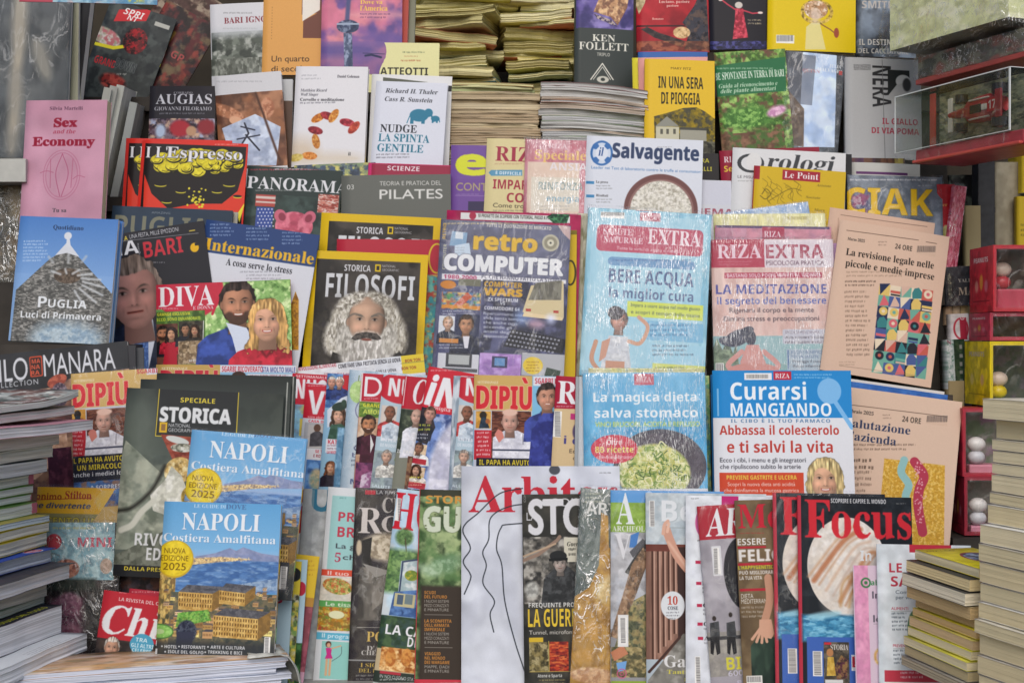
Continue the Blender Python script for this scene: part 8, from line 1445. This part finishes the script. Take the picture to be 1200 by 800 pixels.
for col_, (xa, wd, yy, top, pg, tl_) in enumerate(((524, .196, .462, 108, ('c4b494', 'b8a688', 'cabb9c', 'b09c80'), 0), (634, .222, .45, 96, ('b8b8b8', 'b0aeac', 'c0bfbc', 'b8a898'), 1), (488, .25, .575, 96, ('c8c494', 'a8b080', 'd0cca0', 'c0a070'), 0))):
    zs = zt(232 if col_ < 2 else 116, .45 if col_ < 2 else .57)+.0005; zend = at(0, top, yy).z; z = zs; lay = []
    zv = at(0, 172, yy).z
    while z < zend-.003:
        T = .03 if z < zv-.05 else rc.uniform(.005, .013); T = min(T, zend-z); lay.append((z, T)); z += T+.0006
    for k, (z, T) in enumerate(lay):
        f = len(lay)-k; sh = rc.uniform(-.004, .004); pt = at(xa, 0, yy)
        amp = (z-zs)/(zend-zs)
        sag = (lambda a, amp=amp: -.020*amp*max(0, a/.222)**2+.0012*math.sin(20*a)) if col_ == 1 else (lambda a, amp=amp: .004*math.sin(12*a)*amp-.006*amp*a/.2)
        flat('%s paper from the bottom of the %s' % (ORD[k], ('tan newspaper stack behind the purple magazine', 'grey newspaper stack above the consumer magazine', 'yellowish papers behind the newspaper stacks')[col_]), pt.x+sh, yy+rc.uniform(-.004, .004), z, rc.uniform(-1.5, 1.5), wd+rc.uniform(-.006, .004), .15, T,
             pages=rc.choice(pg), cover=rc.choice(pg) if rc.random() < .75 else rc.choice(('8a5c5c', '6c7c90', 'a8643c', '7c9468')), name='newspaper', cat='newspaper', group=('tan newspaper stack', 'grey newspaper stack', 'yellowish paper stack')[col_], wav=.0016, sag=sag, dens=300, con=.4)

# ------------------------------------------------------------------ right: two piles of paperbacks seen from their page edges
YB = [(1139, 665, 12, 'dccfa8', 'd8c620', 'yellow paperback with an oval picture, topmost of the yellow pile'), (1128, 678, 15, 'dcc898', '3c3a34', 'dark covered paperback second in the yellow pile'), (1123, 694, 16, 'e0d6bc', '3c3a34', 'dark covered paperback third in the yellow pile, sticking out most'), (1129, 711, 15, 'c8ac7c', 'b09a70', 'brown edged paperback fourth in the yellow pile'),
      (1140, 727, 11, 'c0a474', 'b0a040', 'short brown edged paperback fifth in the yellow pile'), (1136, 739, 10, 'ccac78', 'd0bc28', 'yellow covered paperback sixth in the yellow pile'), (1132, 750, 12, 'd0b488', 'c8b858', 'wavy paged paperback seventh in the yellow pile'), (1130, 763, 11, 'dccfa8', 'd0c83c', 'yellow covered paperback eighth in the yellow pile'),
      (1125, 775, 11, 'dccfa8', 'c8c040', 'yellow covered paperback ninth in the yellow pile'), (1126, 787, 12, 'b8a880', '8a8478', 'brown paged paperback tenth in the yellow pile'), (1122, 800, 12, 'a89c84', '8a8478', 'lowest paperback of the yellow pile')]
for k, (ex, py, th, pg, cv, lb) in enumerate(YB):
    P_ = at(ex+8, py+th, -.34); T = th*K*2.16*.97
    def tp(c, w, h): c.all(['d0c020', 'dccc2c'], sc=30); c.E(w*.66, h*.55, 36, 62, '8a3848'); c.E(w*.66, h*.55, 32, 56, ['2c3848', '7c90a8', 'a8b4c0', '1c2430'], sc=12); c.T('GIALLO', 8, 20, 50, 8, '5a5020', 'sb')
    flat(lb, P_.x, P_.y, P_.z, 12, .105, .20, T, pages=pg, cover=cv, paint=tp if k == 0 else None, name='paperback', cat='book', wav=.0005, dens=600, con=.08, tilt=rc.uniform(-.5, .5))
CB = [(1152, 466, 24), (1168, 491, 22), (1163, 514, 12), (1164, 527, 14), (1163, 542, 12), (1162, 555, 20), (1160, 576, 13), (1158, 590, 22), (1149, 613, 22), (1147, 636, 20), (1148, 657, 24), (1149, 682, 21), (1147, 704, 19), (1142, 724, 16), (1148, 741, 24), (1146, 766, 22), (1147, 789, 24)]
NM = 'top second third fourth fifth sixth seventh eighth ninth tenth eleventh twelfth thirteenth fourteenth fifteenth sixteenth lowest'.split()
for k, (ex, py, th) in enumerate(CB):
    P_ = at(ex, py+th, -.375); T = th*K*2.125*.975
    flat('cream paged paperback, %s from the top in the right edge pile' % NM[k] if k < 16 else 'lowest cream paged paperback of the right edge pile', P_.x, P_.y, P_.z, -72, .20, .12, T, pages=rc.choice(('dccda6', 'd8c8a0', 'e0d2ae', 'd4c6a0')), cover=rc.choice(('e0dcd0', 'd0c8b4', 'c0b8a8')), name='paperback', cat='book', wav=.0003, dens=700, con=.05, tilt=rc.uniform(-.4, .4))
# ------------------------------------------------------------------ right side: rack, boxes, cases
V, F = box_vf(at(1113, 0, .12).x, 1.35, .10, 1.1, -1.1, at(0, 627, .14).z); o = mesh('side_cabinet', V, F, dark_wood, smooth=False); tag(o, 'dark cabinet under the red figure boxes at the right', 'cabinet')
post = rbox('rack_post', at(1146, 0, .42).x, at(1166, 0, .42).x, .42, .46, -.4, 1.75, dark_metal, None, .002); tag(post, 'black upright rack post behind the boxes at the right', 'post')
V, F = box_vf(at(1112, 0, .3).x, 1.4, .30, 1.1, at(0, 480, .3).z-.03, at(0, 480, .3).z); o = mesh('rack_shelf', V, F, dark_metal, smooth=False); tag(o, 'black rack shelf behind the figure boxes', 'shelf')
V, F = box_vf(at(1095, 0, .46).x, 1.4, .47, 1.1, at(0, 242, .46).z-.012, at(0, 242, .46).z); o = mesh('rack_shelf', V, F, dark_metal, smooth=False); tag(o, 'upper black rack shelf with a dark glossy photo on it', 'shelf')
def figure_box(label, tl, tr, h, Y, D, col, text, back, prop, tc='d8c8c8'):
    a = at(tl[0], tl[1], Y); b = at(tr[0], tl[1], Y); Wd = b.x-a.x; H = h*K*(Y+2.5)
    r = empty('figure_box', Matrix.Translation((a.x, Y, a.z-H)), label, 'toy box')
    # shell: printed side, base, top, far side, back; window in front
    sk = [(0, 0), (D*1000, 0), (D*1000, -H*1000)]
    c = Cover((0, 0), (D*1000, 0), H*1000, col, 900+int(tl[1])); c.all([tuple(hx(col)*.85), tuple(hx(col)), tuple(np.clip(hx(col)*1.1, 0, 1))], sc=20)
    if text: c.T(text, D*180, H*160, D*600, H*75, tc, 'sb', ol=(tuple(hx(col)*.6), .6))
    c.R(D*150, H*820, D*700, 2, tuple(hx(col)*.7)); [c.E(D*(300+200*q), H*(600-60*(q == 1)), D*70, H*(90+30*(q == 1)), ('d8c0a0', 'd8c838', 'c890a0')[q], .55, soft=3) for q in range(3)]; c.R(D*120, H*40, 1.2, H*920, tuple(hx(col)*.75))
    pm = print_mat(c.finish(.03, 'box print'), .35, .2, 3)
    V = [(0, 0, 0), (0, D, 0), (0, D, H), (0, 0, H)]; t = .0012
    V2 = [(v[0]+t, v[1], v[2]) for v in V]; F2 = [(0, 3, 2, 1), (4, 5, 6, 7), (0, 1, 5, 4), (1, 2, 6, 5), (2, 3, 7, 6), (3, 0, 4, 7)]
    uv = [(1, 0), (0, 0), (0, 1), (1, 1)]*2
    mesh('side_panel', V+V2, F2, pm, r, uv=uv, smooth=False)
    pc = plain(col, .35)
    for nm, bx in (('top_panel', (t, Wd, 0, D, H-t, H)), ('base_panel', (t, Wd, 0, D, 0, t)), ('far_panel', (Wd-t, Wd, 0, D, t, H-t))):
        V, F = box_vf(*bx); mesh(nm, V, F, pc, r, smooth=False)
    fr = .006
    for bx in ((t, fr, 0, .001, t, H-t), (fr, Wd-t, 0, .001, H-t-fr, H-t), (fr, Wd-t, 0, .001, t, t+fr)):
        V, F = box_vf(*bx); mesh('window_frame', V, F, pc, r, smooth=False)
    c = Cover((0, 0), (Wd*1000, 0), H*1000, back[0], 950+int(tl[1])); c.all(back, sc=22)
    V, F = box_vf(t, Wd-t, D-.002, D, t, H-t); uv = [(min(1, v[0]/Wd), v[2]/H) for v in V]; mesh('backdrop', V, F, print_mat(c.finish(.05, 'backdrop print'), .5, .2, 1), r, uv=uv, smooth=False)
    if prop:
        pz = H*prop[1]; rbox('pedestal', Wd*.12, Wd*.95, D*.25, D*.8, t, pz, plain(prop[0], .4), r, .003)
        import bmesh
        for nm, cx_, rz, sx, cc in (('toy_body', .50, .0, .013, col if text else 'c8c8cc'), ('toy_head', .50, 1.0, .014, 'd4c0b0' if text else 'd4d0cc')):
            bm = bmesh.new(); bmesh.ops.create_uvsphere(bm, u_segments=16, v_segments=10, radius=1); me = bpy.data.meshes.new(nm); bmesh.ops.scale(bm, vec=(sx*1.25, sx, sx), verts=bm.verts); bmesh.ops.translate(bm, vec=(Wd*cx_*.45, D*.4, t+pz+.012+rz*.024), verts=bm.verts); bm.to_mesh(me); bm.free(); me.materials.append(plain(cc, .3)); me.polygons.foreach_set('use_smooth', [True]*len(me.polygons)); ob = bpy.data.objects.new(nm, me); COL.objects.link(ob); ob.parent = r
    V, F = slab(10, 10, lambda u, v, d: (u*Wd*.99+.001, -.0012+d+.0012*math.sin(19*u+13*v), H*(1-v)), .01, .99, .02, .98, 0, .0003); mesh('window_film', V, F, film_mat('smooth'), r)
    return r
figure_box('red toy box with a window, topmost of the right column', (1164, 287), (1262, 287), 78, .13, .135, 'b02c38', 'PEANUTS', ['6c5c50', '8a8478', '5c6858', 'a09484'], ('b0344c', .35))
figure_box('crimson toy box with an olive window, second in the right column', (1160, 366), (1258, 366), 33, .135, .12, 'a03044', 'PEANUTS', ['7c7448', '9c9464', '64603c'], None)
figure_box('yellow toy box, third in the right column', (1160, 400), (1260, 400), 76, .12, .145, 'd0b818', 'PEANUTS', ['5c6c64', '8a7c90', '6c7468', '4c6450'], ('6c8c74', .1), 'b8a8a0')
figure_box('crimson toy box low in the right column with a grassy window', (1128, 478), (1226, 478), 80, .125, .075, 'a02838', None, ['7c7870', '5c7050', '8c8c84', '94708c'], ('c07888', .16))
figure_box('lowest crimson toy box of the right column', (1130, 558), (1228, 558), 69, .12, .075, '8c2434', None, ['8c8c84', '747c70', 'b0a8a0', '6c5c54'], ('c07c90', .14))
# clear cases and boxes in film, standing askew so that their long side runs towards the camera
def askew(pl, pr, pyt, pyb, Yl, ratio):
    """left and right pixel ends of the long face, its top and bottom at the left end, depth of the left end, how much nearer the right end is"""
    a = at(pl, pyb, Yl); d1 = (Yl+2.5)/ratio; x1 = (pr-600)*K*d1; dx = x1-a.x; dy = d1-2.5-a.y
    yaw = math.atan2(dy, dx); H = (pyb-pyt)*K*(Yl+2.5)
    return Matrix.Translation(a) @ Matrix.Rotation(yaw, 4, 'Z'), math.hypot(dx, dy), H
def case():
    M, Wd, H = askew(1049, 1184, 114, 180, .35, 1.125); D = .10
    r = empty('display_case', M, 'clear display case with a red base under the film wrapped box, top right', 'display case')
    gm = bpy.data.materials.new('clear acrylic'); gm.use_nodes = True; nt = gm.node_tree; [nt.nodes.remove(n) for n in list(nt.nodes) if n.type != 'OUTPUT_MATERIAL']
    a = nt.nodes.new('ShaderNodeBsdfTransparent'); a.inputs[0].default_value = (.95, .96, .95, 1); g = nt.nodes.new('ShaderNodeBsdfGlossy'); g.inputs['Roughness'].default_value = .12; f = nt.nodes.new('ShaderNodeLayerWeight'); f.inputs[0].default_value = .12
    mx = nt.nodes.new('ShaderNodeMixShader'); nt.links.new(f.outputs[0], mx.inputs[0]); nt.links.new(a.outputs[0], mx.inputs[1]); nt.links.new(g.outputs[0], mx.inputs[2]); nt.links.new(mx.outputs[0], nt.nodes['Material Output'].inputs[0])
    t = .0016
    for nm, bx in (('front_pane', (0, Wd, 0, t, 0, H)), ('side_pane', (0, t, t, D, 0, H)), ('side_pane', (Wd-t, Wd, t, D, 0, H)), ('top_pane', (t, Wd-t, t, D, H-t, H))):
        V, F = box_vf(*bx); mesh(nm, V, F, gm, r, smooth=False)
    em = mat('polished acrylic edge', 'd8dcda', .2, .6)
    for bx in ((0, Wd, -.0012, .0006, H-.0014, H+.0006), (Wd-.003, Wd+.0004, -.0012, .0006, 0, H-.0016), (-.0004, .002, -.0012, .0006, 0, H-.0016), (0, Wd, -.0012, .0006, -.0002, .001), (Wd-.0016, Wd+.0004, .0008, D, H-.0004, H+.0008)):
        V, F = box_vf(*bx); mesh('case_edge', V, F, em, r, smooth=False)
    rbox('base', .06, Wd+.03, .004, D+.02, -.028, -.001, mat('red card', '94303a', .4, .5, .2, .2, 30), r, .003)
    rbox('base_rim', .062, Wd+.03, -.006, .003, -.028, -.022, mat('glossy red rim', 'b8443c', .3, .5), r, .002)
    rbox('corner_strip', .070, .086, .03, .034, 0, H-.004, plain('b8443c', .4), r, .001)
    c = Cover((0, 0), (Wd*1000, 0), H*1000, '5a6050', 77); c.all(['4c5448', '7c8068', '66705a', 'a0a080', '444a44', '8a8c7c'], sc=14, asp=2.5)
    x0 = .072
    V, F = box_vf(x0, Wd-.002, .052, .054, .001, H-.003); uv = [(min(1, max(0, v[0]/Wd)), min(1, max(0, v[2]/H))) for v in V]; mesh('back_panel', V, F, print_mat(c.finish(.06, 'case print'), .3, .4, 9), r, uv=uv, smooth=False)
    V, F = slab(30, 14, lambda u, v, d: (u*Wd, d+.002*math.sin(13*u+5*v)*math.sin(9*v)+.001*math.sin(51*u+23*v), H*(1-v)), .02, 1.0, .02, 1.25, -.005, -.0046); mesh('plastic_wrap', V, F, film_mat('smooth'), r)  # film sheet added over the case for its highlights
    # car, fixed nose to the left with its top towards the viewer
    cr = empty('model_racing_car', M @ Matrix.Translation((.222, .040, H*.50)) @ Matrix.Scale(1.35, 4), 'small red model racing car number 17 with white wings inside the clear case', 'model car')
    red = plain('9c2c30', .3); wh = plain('cfcabc', .35); blac = plain('1c1c1e', .4)
    prof = [(-.062, .004), (-.05, .006), (-.03, .008), (-.022, .016), (0, .019), (.02, .019), (.035, .014), (.052, .010)]
    V = []; F = []; n = len(prof); RN = 10
    for x, w in prof:
        for k in range(RN): a_ = 2*math.pi*k/RN; V.append((x, -.008+.007*math.sin(a_)*(1 if w < .012 else 1.25), w*math.cos(a_)))
    for i in range(n-1):
        for k in range(RN): F.append((i*RN+k, i*RN+(k+1) % RN, (i+1)*RN+(k+1) % RN, (i+1)*RN+k))
    F.append(tuple(range(RN))); F.append(tuple((n-1)*RN+k for k in reversed(range(RN))))
    mesh('body', V, F, red, cr)
    for nm, bx, m in (('front_wing', (-.066, -.056, -.012, -.009, -.024, .024), wh), ('rear_wing', (.048, .060, -.024, -.020, -.019, .019), red), ('cockpit', (-.012, .012, -.0175, -.013, -.006, .006), blac), ('engine_cover', (.014, .040, -.019, -.013, -.004, .004), wh), ('side_stripe', (-.016, .026, -.0165, -.0125, .012, .014), wh), ('side_stripe', (-.016, .026, -.0165, -.0125, -.014, -.012), wh)):
        rbox(nm, *bx, m, cr, .0008, 1)
    for x, z_, rr_ in ((-.040, .020, .009), (-.040, -.020, .009), (.040, .023, .011), (.040, -.023, .011)):
        V = []
        for s_ in (-1, 1):
            for k in range(16): a_ = 2*math.pi*k/16; V.append((x+rr_*math.cos(a_), -.008+rr_*math.sin(a_), z_+s_*.006))
        F = [tuple(range(16)), tuple(reversed(range(16, 32)))]+[(k, 16+k, 16+(k+1) % 16, (k+1) % 16) for k in range(16)]
        w = mesh('wheel', V, F, blac, cr, smooth=False); V, F = box_vf(x-.003, x+.003, -.011, -.005, z_-.0066, z_+.0066); mesh('hub', V, F, wh, w, smooth=False)
    c = Cover((0, 0), (24, 0), 20, 'b0282e', 5); c.S = 5; c.W = 120; c.H = 100; c.C = np.empty((100, 120, 3), np.float32); c.C[:] = hx('b0282e'); c.T('17', 3, 3, 18, 13, 'd8d4c8', 'sb')
    V, F = box_vf(.030, .050, -.0215, -.0195, -.009, .009); uv = [((v[0]-.03)/.02, (v[2]+.009)/.018) for v in V]; mesh('number_panel', V, F, print_mat(c.finish(.0, 'number'), .3, .1, 2), cr, uv=uv, smooth=False)
case()
def film_box(label, pl, pr, pyt, pyb, Yl, ratio, D, pal, under, loose=.006, rim=None, seed=1):
    M, Wd, H = askew(pl, pr, pyt, pyb, Yl, ratio)
    r = empty('boxed_set', M, label, 'box')
    c = Cover((0, 0), (Wd*1000, 0), H*1000, pal[0], seed); c.all(pal, sc=30, asp=1.6)
    V, F = box_vf(0, Wd, 0, D, 0, H); uv = [(v[0]/Wd, v[2]/H) for v in V]
    mesh('carton', V, F, [print_mat(c.finish(.06, 'carton print'), .4, .3, seed), plain(under, .5)], r, uv=uv, mi=[1, 0, 0, 0, 0, 0], smooth=False)
    if rim: rbox('rim', -.004, Wd+.004, -.004, D, -.012, -.001, plain(rim, .35), r, .002)
    rr = random.Random(seed)
    def fw(u, v, d):
        return (u*Wd+.003*math.sin(9*v+3), d+loose*.5*math.sin(13*u+5*v)*math.sin(9*v)+.0015*math.sin(61*u+23*v), H*(1-v)+.004*math.sin(17*u)*(1 if v > .9 else 0))
    V, F = slab(40, 20, fw, -.02, 1.02, -.01, 1.06, -loose-.003, D+.004)
    mesh('plastic_wrap', V, F, film_mat('crinkle'), r)
film_box('pale yellow green boxed set in crinkled film, top right corner', 1043, 1182, -72, 60, .37, 1.118, .12, ['ccd09c', 'e4e8b8', 'd8dca4', 'b8bc90', 'ececc8'], '7c7c68', .013, seed=31)
film_box('dark grey boxed set with a red lower rim under the yellow green one', 1076, 1212, 68, 93, .36, 1.118, .12, ['5c5c54', '7c7c6c', '8c5c54', '4a4c46'], 'a04a48', .003, 'a84a44', seed=33)
def p(c): c.all(['2a2a34', '3a3c48', '1e1e28'], sc=12)
mag('dark glossy box behind the display case, top right corner', (1178, -60), (1270, -70), 260, .50, '2a2a34', p, T=.08, name='boxed_set', cat='box', lean=0)
# books and cartons between the magazines and the boxes
def p(c): c.all(['a82430', 'b42c38'], sc=10); c.T('er', 1104, 238, 6, 4, 'd8b060', 'b'); c.E(1108, 272, 5, 8, ['a8b060', 'c8cc90'], soft=1)
mag('red book half hidden by the cinema magazine', (1098, 216), (1119, 216), 150, .36, 'a82430', p, T=.03, name='book', cat='book', lean=2)
mag('glittering pink red book leaning beside the red one', (1118, 217), (1133, 219), 150, .345, 'b83450', lambda c: c.all(['b03048', 'c85870', 'a02840', 'd88898'], sc=2, asp=.4), T=.10, name='book', cat='book', lean=2, wrap='crinkle')

mag('plain tan board standing behind the pink red book', (1131, 241), (1149, 241), 170, .40, '9c8f6c', T=.02, name='board', cat='board', lean=2, rough=.8)
mag('dark glossy photo leaning under the display case', (1112, 205), (1151, 205), 37, .48, '3a3c38', lambda c: (c.all(['2c2c2a', '4a504a', '6c7468', '1c1c1c'], sc=8), c.E(1138, 220, 8, 12, '2a2a28', soft=2)), T=.01, name='framed_photo', cat='photo', lean=6)
mag('beige carton standing right of the black post, left one', (1166, 190), (1196, 190), 110, .47, 'a8a08c', lambda c: c.all(['a09884', 'b0a894'], sc=20), T=.10, name='carton', cat='box', lean=0, rough=.75)
mag('yellow carton edge at the right border of the picture', (1192, 230), (1230, 230), 70, .44, 'c8ac30', lambda c: c.greek(1196, 262, 20, 3, 6, '6c5c20', .7), T=.02, name='carton', cat='box', lean=0)
mag('yellow topped carton above the other yellow one at the right border', (1197, 180), (1240, 180), 46, .45, 'd0b838', T=.08, name='carton', cat='box', lean=0)
def p(c): c.all(['26262a', '34343a'], sc=8); c.T('YALE', 1122, 327, 16, 4, 'b0a8a0', 'b'); c.T('MAN', 1122, 337, 28, 9, 'a89888', 'b'); c.R(1110, 320, 4, 30, ['3c3c38', '8a8470'], sc=2)
mag('black boxed film with brown capitals left of the red toy box', (1106, 313), (1150, 311), 46, .30, '26262a', p, T=.05, name='film_box', cat='box', lean=2, wrap='smooth')
for k in range(3): mag('%s tan paper roll below the black boxed film' % ('left', 'middle', 'right')[k], (1108+9*k, 359-k), (1116+9*k, 359-k), 22, .31, ('a89078', 'b09c84', 'a08c68')[k], T=.04, name='paper_roll', cat='paper', lean=0, rough=.8)
def p(c): c.all(['c8c4c4', 'd0ccd0'], sc=9); c.E(1126, 385, 8, 12, 'b03444', ring=2); c.R(1124, 372, 8, 26, 'a02c40'); c.T('Gusto', 1125, 375, 20, 5, 'd8c8cc', 'sb', rot=90)
mag('white box with a dark red vertical label', (1113, 368), (1135, 367), 32, .285, 'c8c4c4', p, T=.04, name='small_box', cat='box', lean=1)
def p(c): c.R(1105, 395, 12, 70, ['a8b4b8', 'c8ccd0', '6a8a80'], sc=2); c.R(1117, 395, 20, 70, ['28382c', '3c4c38'], sc=5); c.greek(1124, 404, 6, 5, 10, 'b0a8a8', .8); c.T('Zenzero', 1110, 404, 30, 4, '8a3c54', 'it', rot=90)
mag('dark green and white box left of the yellow toy box', (1108, 398), (1130, 397), 58, .275, '28382c', p, T=.05, name='small_box', cat='box', lean=1)
mag('tan wooden block under the green and white box', (1112, 446), (1130, 446), 34, .27, '9a8a68', T=.05, name='small_box', cat='box', lean=0, rough=.8)
